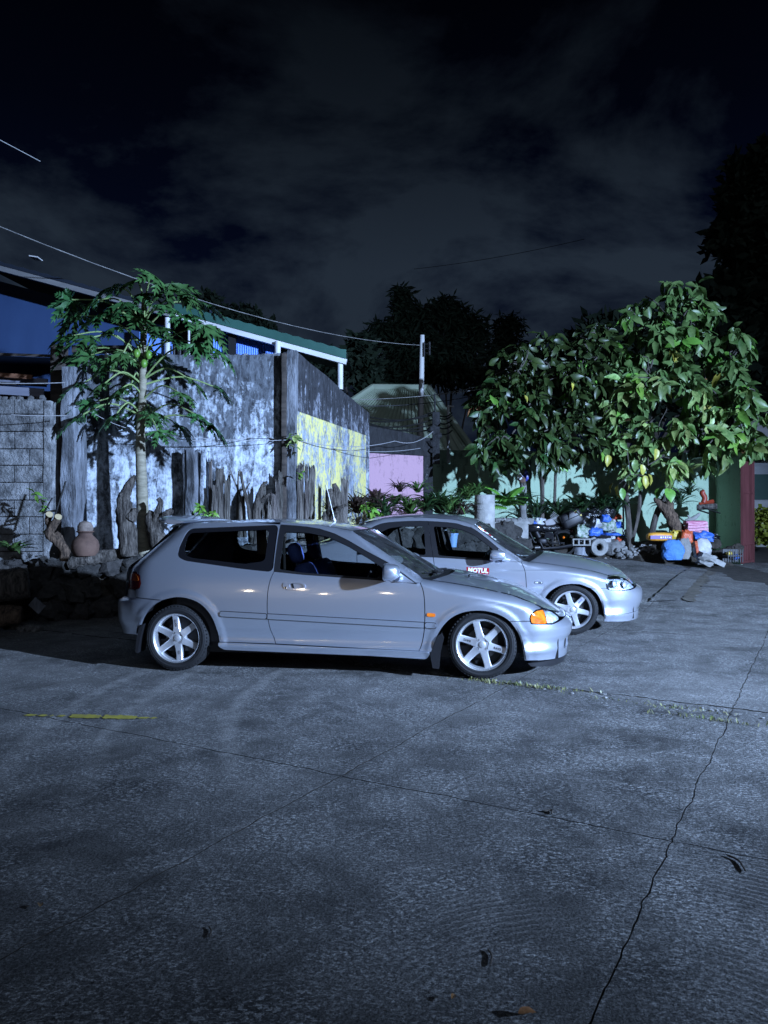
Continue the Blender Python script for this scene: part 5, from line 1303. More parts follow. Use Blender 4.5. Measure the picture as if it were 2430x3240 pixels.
def wire(name, label, pts, r, m_, sag=0, group=None, n=14):
    P_ = [Vector(p) for p in pts]; out = []
    for i in range(len(P_) - 1):
        for k in range(n):
            t = k / n; v = P_[i].lerp(P_[i + 1], t); v.z -= sag * 4 * t * (1 - t); out.append(v)
    out.append(P_[-1]); q = MB(); q.tube(out, r, 5); q2 = solo(name, q, m_, label, 'wire', out[0], group); return q2
wire('overhead_wire', 'long pale overhead cable sloping from upper left down to the utility pole', [at(-40, 700, 10.5), at(1332, 1092, 19.45)], .007, M['stone'], .35)
wire('overhead_wire', 'short bright wire high at the left edge of the sky', [at(-60, 410, 7), at(125, 508, 8)], .0035, M['pole'], 0)
wire('overhead_wire', 'thin faint wire crossing the open sky right of centre', [at(1310, 850, 30), at(1850, 755, 26)], .010, M['dark_metal'], .1)
wire('overhead_wire', 'dark wire running right from the pole towards the trees, topmost of the bundle', [at(1330, 1255, 19.4), at(1640, 1190, 19)], .008, M['stone'], .05)
wire('overhead_wire', 'dark wire across the far hipped roof just below its ridge', [at(1115, 1265, 17.5), at(1560, 1225, 19)], .007, M['stone'], .06)
wire('overhead_wire', 'dark wire across the middle of the far hipped roof', [at(1130, 1284, 17.5), at(1500, 1252, 19)], .010, M['dark_metal'], .08)
for k, (y0, y1) in enumerate(((1330, 1302), (1345, 1325), (1352, 1340), (1318, 1310), (1338, 1358))):
    wire('service_cable', ('black service cable into the cable bundle, %s of the five' % ('topmost', 'second', 'third', 'fourth', 'lowest')[k]), [at(1165, y0, 16.6), at(1375, y1, 16.2), at(1430, y1 + 4, 17)], .016, M['cable'], .10)
wire('clothes_line', 'white cord strung left across the lean-to at plank height', [at(-20, 1211, 9.6), at(205, 1210, 9.8)], .006, M['cord'], .01)
wire('clothes_line', 'white cord strung across the block wall to the rough column', [at(35, 1312, 9.5), at(210, 1314, 9.7)], .006, M['cord'], .01)
wire('clothes_line', 'pale slack cord from the papaya across the stained wall to the corner column', [at(300, 1310, 10.0), at(470, 1365, 10.3), at(905, 1392, 11.2)], .0045, M['cord'], .05)
wire('clothes_line', 'upper pale cord hung from the corner column across the yellow wall', [at(905, 1385, 11.2), at(1250, 1395, 14.9), at(1370, 1365, 15.9)], .006, M['cord'], .12)
wire('clothes_line', 'lower pale cord hung across the yellow and pink walls', [at(560, 1388, 10.6), at(830, 1375, 11.1), at(1060, 1420, 13.0), at(1330, 1418, 15.6)], .005, M['cord'], .06)

# ---------------------------------------------------------------- flood light that lights the yard (stands out of frame)
fl_ = wthing('flood_light', 'flood light on a steel post behind and right of the camera, lighting the yard', 'lamp', (LAMP.x, LAMP.y, 0))
dirn = (AIM - LAMP).normalized(); bp_ = LAMP - dirn * .35
q = MB(); q.tube([(bp_.x, bp_.y, 0), (bp_.x, bp_.y, LAMP.z + .3)], [.07, .05], 12); q.build('post', M['pole'], fl_)
q = MB(); rm = dirn.to_track_quat('Z', 'Y').to_matrix(); q.box(LAMP - dirn * .2, (.42, .34, .14), rm); q.build('housing', M['dark_metal'], fl_, smooth=False)
q = MB(); q.box(LAMP - dirn * .118, (.38, .30, .012), rm); q.build('lens', mat('lit_lens', (.8, .85, .9), .3, emis=(.75, .85, 1), estr=25), fl_, smooth=False)
so = bpy.data.objects.new('flood_light_beam', spot_d); COL.objects.link(so); so.location = LAMP; so.rotation_euler = dirn.to_track_quat('-Z', 'Y').to_euler()

for k, (x, y, z, lb) in enumerate(((-12.6, -18, 2.7, 'leftmost'), (-10.2, -18, 3.1, 'second'), (-9.0, -17.5, 2.1, 'third'), (-6.6, -18.5, 2.5, 'rightmost'))):
    pl_ = wthing('porch_lamp', 'lit porch bulb on a post far behind the camera, %s of four' % lb, 'lamp', (x, y, 0), 'porch bulbs behind the camera')
    q = MB(); q.tube([(x, y, 0), (x, y, z - .1)], .04, 8); q.build('post', M['pole'], pl_)
    q = MB(); q.blob((x, y, z), (.13, .13, .13), 12, 8, 0); q.build('bulb', M['warm_bulb'] if 'warm_bulb' in M else M.setdefault('warm_bulb', mat('warm_bulb', (.9, .8, .6), .3, emis=(1, .82, .58), estr=85)), pl_)
# ================================================================ vegetation
def leafmat(name, a, b, rand=.3, rough=.42, **k): return mat(name, a, rough, col2=b, scale=5, rand=rand, spec=.45, **k)
M['leaf'] = leafmat('broad_leaf', (.09, .16, .04), (.25, .33, .11), .5)
M['leaf_d'] = leafmat('old_leaf', (.013, .034, .009), (.042, .08, .02), .5)  # shade on the left tree painted into its leaf colour
M['leaf_y'] = leafmat('yellowing_leaf', (.30, .27, .035), (.42, .40, .08), .2)
M['leaf_l'] = leafmat('young_leaf', (.10, .24, .035), (.16, .32, .05), .2)
M['leaf_b'] = leafmat('withered_leaf', (.22, .11, .04), (.34, .19, .08), .2)
M['leaf_dark'] = leafmat('dark_leaf', (.007, .016, .007), (.013, .027, .011), .2, .8)
M['papaya_leaf'] = leafmat('papaya_leaf', (.028, .09, .026), (.06, .15, .045), .3)
M['stalk'] = mat('papaya_stalk', (.20, .30, .10), .6, col2=(.30, .38, .15), scale=6)
M['papaya_trunk'] = mat('papaya_trunk', (.17, .155, .11), .85, col2=(.34, .31, .23), scale=6, detail=8, stretch=(1, 1, 4), bump=.6, bscale=14, bdist=.012)
M['trunk'] = mat('tree_bark', (.045, .038, .032), .9, col2=(.12, .105, .09), scale=9, stretch=(2, 2, .5), bump=.8, bscale=20, bdist=.02)
M['brom'] = leafmat('bromeliad_green', (.035, .085, .02), (.09, .17, .045), .3)
M['brom_red'] = leafmat('bromeliad_dark', (.045, .022, .025), (.075, .055, .04), .3)
M['strap'] = leafmat('strap_leaf', (.012, .035, .012), (.03, .065, .022), .3)
M['fern'] = leafmat('fern_green', (.10, .26, .03), (.17, .38, .06), .2)
M['hedge'] = leafmat('hedge_leaf', (.14, .17, .02), (.26, .27, .04), .2)

def leaf_template(L=1.0, W=.36, droop=.25, fold=.10, n=6, curl=.0):
    vs = []; fs = []
    for i in range(n + 1):
        t = i / n; w = W / 2 * (math.sin(math.pi * min(1, t * .96 + .04) ** .85) ** .8) * (1 if t < .8 else 1 - (t - .8) * 2.4); w = max(w, .004)
        z = -droop * t * t * L; x = L * t * (1 - .12 * droop * t)
        wv_ = .022 * math.sin(i * 2.1 + droop * 9); vs += [(x, -w, z + fold * w * 2 + wv_), (x, curl * t * t * .2, z), (x, w + curl * t * t * .2, z + fold * w * 2 - wv_)]
        if i: k = 3 * i; fs += [(k - 3, k - 2, k + 1, k), (k - 2, k - 1, k + 2, k + 1)]
    return vs, fs
def tmesh(name, tpl, m_):
    me = bpy.data.meshes.new(name); me.from_pydata(*[tpl[0], [], tpl[1]]); me.materials.append(m_); me.polygons.foreach_set('use_smooth', [True] * len(me.polygons)); return me
LT = [leaf_template(droop=d, fold=f, W=w, curl=(d - .3) * 2) for d, f, w in ((.15, .12, .44), (.35, .2, .46), (.5, .15, .40), (.25, .3, .48))]
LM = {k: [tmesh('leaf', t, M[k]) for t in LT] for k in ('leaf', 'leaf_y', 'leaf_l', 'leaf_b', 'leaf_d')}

def dirmat(d, roll):
    "rotation taking +X to d with a roll about it"
    d = Vector(d).normalized(); return d.to_track_quat('X', 'Z').to_matrix() @ Matrix.Rotation(roll, 3, 'X')

def limbs(mb, base, tops, r0, rr, n=7):
    for tp in tops:
        a = Vector(base); b = Vector(tp); m1 = a.lerp(b, .4) + Vector((rr.uniform(-.2, .2), rr.uniform(-.2, .2), .15)); m2 = a.lerp(b, .75) + Vector((rr.uniform(-.15, .15), rr.uniform(-.15, .15), .1))
        pts = catmull([tuple(a), tuple(m1), tuple(m2), tuple(b)], 4); k = len(pts); mb.tube(pts, [lerp(r0, .012, i / (k - 1)) for i in range(k)], n)

def broad_tree(name, label, base, trunks, blobs, ncl, nobj, seed, size=(.26, .38), yellow=.05, group='broad-leaved trees in the yard', per=9, light=.12, main='leaf'):
    rr = random.Random(seed); root = wthing(name, label, 'tree', base, group)
    mb = MB()
    for pts, r0, r1 in trunks:
        c = catmull(pts, 5); k = len(c); mb.tube(c, [lerp(r0, r1, (i / (k - 1)) ** .8) for i in range(k)], 9, jit=.06)
    tops = []
    cl = []
    wts = [b[1][0] * b[1][2] for b in blobs]
    for _ in range(ncl):
        c, r = rr.choices(blobs, wts)[0]; d = Vector((rr.gauss(0, 1), rr.gauss(0, 1), rr.gauss(0, 1))).normalized() * (rr.uniform(.45, 1.0) ** .5)
        cl.append((Vector((c[0] + d.x * r[0], c[1] + d.y * r[1], c[2] + d.z * r[2])), d))
    ends = [Vector(t[0][-1]) for t in trunks]
    for c, r in blobs:
        e = min(ends, key=lambda q: (q - Vector(c)).length); tops.append(c); limbs(mb, e, [Vector(c) - Vector((0, 0, r[2] * .3))], r1 * .7, rr)
    for p, d in cl[:40]:
        c = min(blobs, key=lambda b: (Vector(b[0]) - p).length)[0]; limbs(mb, c, [p], .014, rr, 5)
    mb.build('trunk', M['trunk'], root)
    leaves = []
    for p, d in cl:
        kind = main
        u = rr.random()
        if u < yellow: kind = 'leaf_y'
        elif u < yellow + light: kind = 'leaf_l'
        elif u < yellow + light + .012: kind = 'leaf_b'
        az0 = rr.uniform(0, 6.28); n = rr.randint(per - 3, per + 2) if kind not in ('leaf_y', 'leaf_b') else rr.randint(1, 3) if kind == 'leaf_b' else rr.randint(2, 4)
        for k in range(n):
            az = az0 + k * 2.4; out = Vector((math.cos(az), math.sin(az), 0)) * rr.uniform(.45, 1.0) + Vector((d.x, d.y, 0)) * .5
            dr = (out + Vector((0, 0, rr.uniform(-1.8, .25)))).normalized(); s = lerp(size[0] * .55, size[1] * 1.1, rr.random() ** .8)
            kk = kind if rr.random() < .8 else main
            leaves.append((p + dr * .03 + Vector((0, 0, -.02 * k)), dirmat(dr, rr.gauss(0, .9)), s, kk, rr.randrange(4)))
    cen = Vector((0, 0, 1.32))
    leaves.sort(key=lambda q: (q[0] - cen).length - q[2] * 2)
    crown = None; w = Vector(base)
    V_ = []; F_ = {}; big = {}
    for i, (p, rm, s, kk, ti) in enumerate(leaves[nobj:]):
        lst = big.setdefault(kk, ([], [])); n0 = len(lst[0]); lst[0].extend([tuple(rm @ (Vector(v) * s) + p - w) for v in LT[ti][0]]); lst[1].extend([tuple(a + n0 for a in f) for f in LT[ti][1]])
    for kk, (vv, ff) in big.items():
        me = bpy.data.meshes.new('foliage'); me.from_pydata(vv, [], ff); me.materials.append(M[kk]); me.polygons.foreach_set('use_smooth', [True] * len(me.polygons)); o = link('foliage', me, root); o['kind'] = 'stuff'
        if kk == main: crown = o
    crown = crown or root
    for p, rm, s, kk, ti in leaves[:nobj]:
        o = link('leaf', LM[kk][ti], crown); o.matrix_local = Matrix.Translation(p - w) @ rm.to_4x4() @ Matrix.Scale(s, 4)
    return root

def B(px, py, Y, rx, rz, ry=None): c = at(px, py, Y); return ((c.x, c.y, c.z), (rx, ry or (rx + rz) / 2, rz))
k_ = 1.4648
def B9(x, y, Y, rpx, rpz=None, ry=None): return B(x * k_, y * k_, Y, rpx * k_ * Y / 2433, (rpz or rpx) * k_ * Y / 2433, ry)
broad_tree('cacao_tree', 'big broad-leaved tree with hanging yellow leaves over the rubbish pile', (5.55, 17.3, .5),
    [([(5.55, 17.3, .4), (5.5, 17.3, 1.2), (5.42, 17.25, 1.9), (5.3, 17.2, 3.0)], .075, .05), ([(5.56, 17.32, .65), (5.75, 17.35, 1.4), (5.8, 17.35, 2.2), (5.9, 17.3, 3.2)], .045, .035), ([(6.0, 17.4, .5), (6.15, 17.4, 1.3), (6.45, 17.3, 2.0), (6.7, 17.2, 3.0)], .085, .05)],
    [B9(1440, 680, 17.2, 95, 80), B9(1400, 720, 17.0, 70, 60), B9(1580, 760, 17.0, 60, 60), B9(1390, 770, 16.9, 95, 80), B9(1520, 770, 17.2, 100, 90), B9(1430, 870, 16.6, 120, 80), B9(1560, 890, 16.6, 95, 90), B9(1330, 860, 17.2, 70, 80), B9(1500, 960, 16.4, 120, 50), B9(1630, 900, 16.0, 60, 90), B9(1490, 650, 17.4, 60, 40), B9(1400, 1005, 16.3, 60, 35), B9(1340, 930, 17.0, 60, 50)],
    300, 300, 21, (.24, .38), .05, light=.12)
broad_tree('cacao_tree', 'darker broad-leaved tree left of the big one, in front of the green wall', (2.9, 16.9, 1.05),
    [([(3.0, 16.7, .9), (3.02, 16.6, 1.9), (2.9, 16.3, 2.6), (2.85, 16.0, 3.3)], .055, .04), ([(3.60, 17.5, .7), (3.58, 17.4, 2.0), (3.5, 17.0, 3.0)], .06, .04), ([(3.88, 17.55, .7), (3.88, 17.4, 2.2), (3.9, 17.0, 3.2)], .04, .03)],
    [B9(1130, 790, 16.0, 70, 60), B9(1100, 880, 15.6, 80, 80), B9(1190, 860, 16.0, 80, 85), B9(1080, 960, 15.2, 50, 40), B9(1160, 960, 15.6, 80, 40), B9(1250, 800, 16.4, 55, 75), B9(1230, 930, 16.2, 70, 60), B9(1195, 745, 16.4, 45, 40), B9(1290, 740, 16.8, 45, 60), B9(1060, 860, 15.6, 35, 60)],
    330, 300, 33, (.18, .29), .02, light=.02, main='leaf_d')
# low hanging yellow sprays and the pale sapling leaf below the big tree
sp_ = wthing('yellow_leaf_spray', 'low spray of big yellow-green leaves hanging above the rocks', 'branch', at(1990, 1500, 16.0))
rr = random.Random(5); q = MB(); q.tube([at(1985, 1430, 16.0), at(1995, 1500, 15.9), at(1960, 1530, 15.85)], [.012, .009, .006], 6); q.tube([at(1995, 1500, 15.9), at(2045, 1505, 15.9)], [.008, .006], 6); q.build('twig', M['trunk'], sp_)
for px_, py_, dx, kk, s in ((1955, 1535, -.4, 'leaf_y', .40), (1968, 1545, .05, 'leaf_l', .42), (1940, 1530, -.7, 'leaf_y', .34), (1985, 1520, .3, 'leaf_y', .36), (2040, 1505, .1, 'leaf_y', .45), (2050, 1500, .35, 'leaf_y', .42), (2028, 1510, -.2, 'leaf_l', .36), (2010, 1455, -.1, 'leaf', .40), (2030, 1470, .2, 'leaf_y', .38), (1925, 1440, -.1, 'leaf_y', .40), (1905, 1430, .1, 'leaf_l', .36), (2075, 1420, .0, 'leaf_y', .40)):
    p = at(px_, py_, 15.9); o = link('leaf', LM[kk][rr.randrange(4)], sp_); o.matrix_local = Matrix.Translation(p - Vector(sp_['wc'])) @ dirmat((dx, -.25, -.9), rr.uniform(-.5, .5)).to_4x4() @ Matrix.Diagonal((s * .62, s * .74, s * .7, 1))
sp2 = wthing('sapling', 'small sapling with one broad pale green leaf above the brown stump', 'plant', at(2112, 1690, 17.4))
q = MB(); q.tube([at(2120, 1690, 17.4), at(2110, 1600, 17.2), at(2105, 1530, 17.0)], [.015, .012, .008], 6); q.build('stem', M['trunk'], sp2)
for px_, py_, d, s in ((2112, 1545, (.15, -.6, -.75), .33), (2120, 1540, (.8, -.3, -.3), .28), (2100, 1540, (-.7, -.3, -.5), .34), (2110, 1535, (.2, -.4, .6), .3)):
    o = link('leaf', LM['leaf_l'][1], sp2); o.matrix_local = Matrix.Translation(at(px_, py_, 17.0) - Vector(sp2['wc'])) @ dirmat(d, .1).to_4x4() @ Matrix.Diagonal((s, s * 1.7, s, 1))

# ---------------------------------------------------------------- far dark trees
def cloud(root, name, blobs, n, size, m_, seed, narrow=1.0, hang=0.0):
    rr = random.Random(seed); vv = []; ff = []; w = Vector(root['wc']); wts = [b[1][0] * b[1][2] for b in blobs]
    for _ in range(n):
        c, r = rr.choices(blobs, wts)[0]; d = Vector((rr.gauss(0, 1), rr.gauss(0, 1), rr.gauss(0, 1))).normalized() * (rr.random() ** .42)
        p = Vector((c[0] + d.x * r[0], c[1] + d.y * r[1], c[2] + d.z * r[2])); s = rr.uniform(.6, 1.3) * size
        dr = Vector((rr.gauss(0, 1), rr.gauss(0, 1), rr.gauss(0, .7) - hang)).normalized(); sd = dr.cross(Vector((rr.gauss(0, 1), rr.gauss(0, 1), rr.gauss(0, 1)))).normalized() * s * .22 * narrow
        n0 = len(vv); vv += [tuple(p - w), tuple(p + dr * s * .5 + sd - w), tuple(p + dr * s - w), tuple(p + dr * s * .5 - sd - w)]; ff.append((n0, n0 + 1, n0 + 2, n0 + 3))
    me = bpy.data.meshes.new(name); me.from_pydata(vv, [], ff); me.materials.append(m_); o = link(name, me, root); o['kind'] = 'stuff'; return o
def dark_tree(name, label, base, blobs, n, size, seed, trunk_r=.2, narrow=1.0, hang=0.0, cat='tree', m_='leaf_dark', culms=False):
    root = wthing(name, label, cat, base); rr = random.Random(seed); mb = MB(); b0 = Vector(base)
    for c, r in blobs:
        st = b0 + Vector((rr.uniform(-1.2, 1.2), rr.uniform(-.6, .6), 0)) if culms else b0; limbs(mb, st, [c], trunk_r * (.25 if culms else .6), rr, 6)
    mb.build('culms' if culms else 'trunk', M['trunk'], root)
    cloud(root, 'crown', blobs, n, size, M[m_], seed, narrow, hang); return root
Yb = 44
dark_tree('bamboo_clump', 'tall dark bamboo clump against the night sky behind the hipped roof', at(1380, 1640, Yb), [B9(868, 645, Yb, 24, 34), B9(885, 690, Yb, 40, 40), B9(930, 690, Yb, 45, 38), B9(830, 720, Yb, 45, 30), B9(795, 750, Yb, 22, 24), B9(985, 695, Yb, 45, 40), B9(1030, 715, Yb, 28, 42), B9(900, 770, Yb, 80, 60), B9(980, 780, Yb, 75, 60), B9(850, 840, Yb, 70, 60), B9(960, 650, Yb, 25, 14)], 15000, .55, 3, .35, .5, .6, 'bamboo', culms=True)
dark_tree('bamboo_clump', 'smaller dark bamboo tuft right of the tall clump', at(1620, 1640, Yb), [B9(1100, 700, Yb, 34, 26), B9(1090, 760, Yb, 45, 60), B9(1140, 790, Yb, 40, 50), B9(1070, 840, Yb, 60, 60)], 6000, .5, 4, .3, .5, .6, 'bamboo', culms=True)
dark_tree('dark_tree', 'feathery dark tree just right of the canopy post', at(1130, 1640, 30), [B9(775, 745, 30, 28, 20), B9(790, 790, 30, 32, 40), B9(740, 800, 30, 50, 30), B9(700, 790, 30, 40, 30), B9(800, 850, 30, 30, 30)], 3500, .42, 5)
dark_tree('dark_tree', 'dark tree top showing above the green roof behind the papaya', at(730, 1640, 34), [B9(450, 655, 34, 30, 26), B9(525, 685, 34, 38, 22), B9(575, 705, 34, 24, 18), B9(490, 690, 34, 40, 30), B9(500, 760, 34, 90, 60), B9(520, 850, 34, 110, 70)], 7000, .4, 6)
dark_tree('dark_tree', 'towering black tree silhouette at the upper right edge', at(2420, 1700, 25), [B9(1655, 380, 25, 60, 70), B9(1600, 450, 25, 45, 50), B9(1580, 520, 25, 55, 45), B9(1650, 540, 25, 70, 80), B9(1620, 640, 25, 80, 60), B9(1690, 620, 25, 80, 120), B9(1590, 400, 25, 25, 60)], 8000, .42, 8, .3)
dark_tree('dark_tree', 'black foliage mass filling the gap behind the two cacao trees', at(1950, 1640, 24), [B9(1280, 790, 24, 70, 80), B9(1400, 800, 24, 110, 110), B9(1540, 800, 24, 110, 120), B9(1640, 820, 24, 80, 120), B9(1190, 850, 24, 90, 80), B9(1560, 650, 24, 60, 60), B9(1300, 720, 24, 45, 40)], 13000, .5, 9, .3)

# ---------------------------------------------------------------- papaya
def papaya_leaf_mesh(seed, S=1.0):
    rr = random.Random(seed); vs = []; fs = []
    lob = [(0, 1.0), (.62, .95), (-.62, .95), (1.25, .82), (-1.25, .82), (1.9, .60), (-1.9, .60), (2.5, .36), (-2.5, .36)]
    def Z(x, y): r = math.hypot(x, y); return -.42 * r * r + .05 * math.sin(5 * math.atan2(y, x))
    for ang, L in lob:
        L *= rr.uniform(.9, 1.08); ang += rr.uniform(-.06, .06); n0 = len(vs)
        prof = [(0, .03, 0), (.22, .105, 0), (.36, .075, 0), (.52, .20, .08), (.50, .07, 0), (.68, .17, .10), (.68, .055, 0), (.82, .11, .08), (.84, .035, 0), (1.0, .004, 0)]
        ca, sa = math.cos(ang), math.sin(ang)
        for t, w, f in prof:
            t2 = min(1, t + f)
            for s in (-1, 0, 1):
                x = (t2 if s else t) * L; y = s * w * L * .95; X = x * ca - y * sa; Y = x * sa + y * ca; zf = .10 * abs(y)
                vs.append((X * S, Y * S, (Z(X, Y) + zf) * S))
        for i in range(len(prof) - 1):
            a = n0 + 3 * i; fs += [(a, a + 1, a + 4, a + 3), (a + 1, a + 2, a + 5, a + 4)]
    return tmesh('leaf', (vs, fs), M['papaya_leaf'])
PL = [papaya_leaf_mesh(k) for k in range(4)]
pa = wthing('papaya_tree', 'tall papaya tree with ringed pale trunk before the stained wall', 'tree', at(455, 1745, 10.25))
tr = [at(458, 1760, 10.25), at(452, 1640, 10.25), at(447, 1500, 10.25), at(444, 1380, 10.25), at(450, 1250, 10.25), at(452, 1120, 10.25), at(455, 985, 10.25), at(456, 930, 10.25)]
tc_ = catmull([tuple(p) for p in tr], 8); n = len(tc_); q = MB()
q.tube(tc_, [lerp(.098, .032, (i / (n - 1)) ** .7) * (1 + .035 * math.sin(i * 2.2)) for i in range(n)], 14); q.build('trunk', M['papaya_trunk'], pa)
rp = random.Random(12)
targets = [(200, 655, 0), (235, 628, 0), (285, 612, 1), (335, 604, 1), (375, 622, 0), (410, 648, 0), (450, 668, 0), (150, 655, 0), (165, 690, 0), (215, 685, 1), (265, 660, 1), (315, 640, 1), (360, 668, 1), (400, 690, 0), (445, 712, 0), (140, 735, 0), (190, 735, 1), (240, 715, 1), (300, 690, 1), (345, 715, 1), (470, 765, 0), (425, 752, 0), (375, 740, 1), (145, 780, 0),
           (190, 775, 0), (350, 780, 1), (170, 838, 0), (215, 838, 0), (250, 850, 1), (275, 838, 1), (420, 832, 0), (475, 848, 0), (395, 858, 1), (190, 880, 0), (240, 905, 0), (300, 895, 1), (335, 900, 1), (160, 912, 0), (430, 905, 0), (395, 930, 0), (455, 925, 0), (345, 940, 1), (285, 870, 1), (310, 760, 1), (260, 770, 1), (225, 790, 1)]
for i, (x, y, inner) in enumerate(targets):
    dY = rp.uniform(-.65, .15) if inner else rp.uniform(-.45, .25)
    x = 310 + (x - 310) * 1.07; e = at(x * k_, y * k_, 10.25 + dY); hh = y * k_ + (rp.uniform(20, 110) if y < 760 else rp.uniform(-25, 15)); hh = min(max(hh, 960), 1395)
    j = min(range(n), key=lambda a: abs(tc_[a][2] - at(0, hh, 10.25).z)); s0 = Vector(tc_[j])
    # the leaf blade spreads beyond the stalk end, so stop the stalk short of the traced leaf centre
    out = Vector((e.x - s0.x, e.y - s0.y, 0)); ol = out.length; out = out.normalized() if ol > .05 else Vector((rp.uniform(-1, 1), -1, 0)).normalized()
    e = e - out * min(.08, ol * .3) + Vector((0, 0, .05))
    mid = s0.lerp(e, .5) + Vector((0, 0, .10 + .1 * rp.random())); c = catmull([tuple(s0), tuple(mid), tuple(e)], 5); q = MB(); q.tube(c, [lerp(.014, .008, a / (len(c) - 1)) for a in range(len(c))], 6)
    stl = q.build('leaf_stalk', M['stalk'], pa)
    dr = out + Vector((0, 0, rp.uniform(-.75, -.2))); s = rp.uniform(.31, .43) * (1.05 if y < 760 else .95)
    o = link('leaf', PL[i % 4], stl); o.matrix_local = Matrix.Translation(e - Vector(pa['wc'])) @ dirmat(dr, rp.uniform(-.5, .5)).to_4x4() @ Matrix.Scale(s, 4)
for k, (px_, py_) in enumerate(((432, 1118), (470, 1122), (455, 1150))):
    q = MB(); q.blob(at(px_, py_, 10.1), (.045, .045, .06), 10, 7, .05); q.build('fruit', M['leaf_l'], pa)

# ---------------------------------------------------------------- bromeliads and strap-leaved plants
def blade(L=1.0, W=.085, arch=.55, n=7):
    vs = []; fs = []
    for i in range(n + 1):
        t = i / n; w = W / 2 * (1 - .15 * t) * (1 if t < .7 else max(.06, 1 - (t - .7) * 3.2)); x = L * (t - .28 * arch * t * t); z = L * arch * (t * .9 - 1.15 * t * t) + .0
        vs += [(x, -w, z + w * .5), (x, 0, z), (x, w, z + w * .5)]
        if i: k = 3 * i; fs += [(k - 3, k - 2, k + 1, k), (k - 2, k - 1, k + 2, k + 1)]
    return vs, fs
BT = [blade(1, .085, .3), blade(1, .09, .6), blade(1, .075, .9)]
BM = {k: [tmesh('blade', t, M[k]) for t in BT] for k in ('brom', 'brom_red', 'strap', 'fern')}
BW = {k: [tmesh('blade', blade(1, .16, a), M[k]) for a in (.3, .6, .85)] for k in ('brom', 'strap')}
def rosette(name, label, base, size, kind, nb, seed, wide=False, up=.5, cat='plant', group=None, pot=None):
    rr = random.Random(seed); root = wthing(name, label, cat, base, group); src = (BW if wide else BM)[kind]
    for k in range(nb):
        az = k * 2.39996 + rr.uniform(-.2, .2); el = lerp(1.35, .15, (k / nb) ** .8) * up * 1.6 + rr.uniform(-.12, .12); s = size * lerp(.65, 1.05, min(1, k / nb * 1.4)) * rr.uniform(.85, 1.1)
        d = Vector((math.cos(az) * math.cos(el), math.sin(az) * math.cos(el), math.sin(el)))
        o = link('blade', src[rr.randrange(3)], root); o.matrix_local = Matrix.Translation((rr.uniform(-.03, .03), rr.uniform(-.03, .03), .02)) @ dirmat(d, rr.uniform(-.15, .15)).to_4x4() @ Matrix.Scale(s, 4)
    return root
rosette('bromeliad', 'dark reddish spiky bromeliad clump at the foot of the yellow wall', at(1130, 1628, 12.4), .60, 'brom_red', 50, 1, up=.62)
rosette('bromeliad', 'reddish bromeliad with spread blades below the pink wall', at(1190, 1615, 13.0), .62, 'brom_red', 46, 2, up=.62)
rosette('bromeliad', 'bright green bromeliad right of the reddish clump', at(1250, 1598, 13.6), .42, 'brom', 22, 3, True)
rosette('bromeliad', 'small green bromeliad behind the sedan roof, below the pink wall centre', at(1284, 1605, 13.8), .46, 'brom', 20, 4)
rosette('bromeliad', 'pale green bromeliad standing highest in front of the pink wall', at(1322, 1562, 14.0), .46, 'brom', 24, 5, up=.6)
rosette('bromeliad', 'large dark green bromeliad under the dark wall corner', at(1385, 1628, 13.8), .78, 'strap', 40, 6, up=.6)
rosette('bromeliad', 'green bromeliad at the left end of the green wall', at(1478, 1585, 14.8), .58, 'brom', 30, 7, up=.6)
rosette('bromeliad', 'dark bromeliad tucked left of the concrete drum', at(1440, 1615, 14.4), .6, 'strap', 30, 8, up=.62)
rosette('bromeliad', 'small bromeliad with purple-dark blades beside the pink wall edge', at(1345, 1600, 14.6), .34, 'brom_red', 20, 9)
rosette('agave', 'fleshy green agave rising behind the hatchback spoiler', at(612, 1655, 10.5), .26, 'brom', 8, 10, True, .75)
rosette('bromeliad', 'broad-leaved bromeliad on the ground at the left edge', at(40, 1748, 9.5), .36, 'brom', 20, 11, True, .35)
rosette('agave', 'narrow upright agave beside the tall bromeliads', at(1226, 1640, 12.9), .30, 'strap', 7, 12, True, .85)
for k, (px_, py_, Y, s) in enumerate(((1700, 1640, 17.3, .8), (1765, 1640, 17.45, .85), (1840, 1630, 17.5, .85), (1905, 1622, 17.5, .9), (1950, 1620, 17.5, .8), (1600, 1600, 15.9, .6), (1655, 1600, 16.2, .6), (2150, 1600, 17.8, .6), (2180, 1570, 17.9, .5))):
    w_ = ('in the middle of the bed right of the figurine post', 'behind the motorcycle seat', 'behind the black top box', 'between the black bags and the green wall', 'left of the big tree trunks', 'just right of the concrete drum', 'at the foot of the figurine post', 'right of the brown stump', 'below the red pipe on the wall')[k]
    rosette('strap_leaf_plant', 'dark strap-leaved plant ' + w_, at(px_, py_, Y), s, 'strap', 34, 40 + k, up=.62, group='strap-leaved plants')
for k, (px_, py_, Y, s, kd, lb) in enumerate(((1215, 1632, 12.7, .55, 'strap', 'dark bromeliad low between the reddish clump and the agave'), (1300, 1632, 13.2, .55, 'brom', 'green bromeliad low behind the middle of the sedan roof'), (1352, 1620, 13.4, .60, 'strap', 'dark spiky bromeliad left of the large one under the wall corner'), (1420, 1625, 13.6, .62, 'brom', 'green bromeliad between the large dark one and the drum'), (1510, 1570, 15.0, .5, 'brom', 'bromeliad showing just above the concrete drum'), (1462, 1632, 13.8, .5, 'brom_red', 'reddish bromeliad low beside the concrete drum'), (1265, 1560, 14.6, .42, 'brom_red', 'small reddish bromeliad high against the pink wall'))):
    rosette('bromeliad', lb, at(px_, py_, Y), s, kd, 32, 70 + k, up=.62)
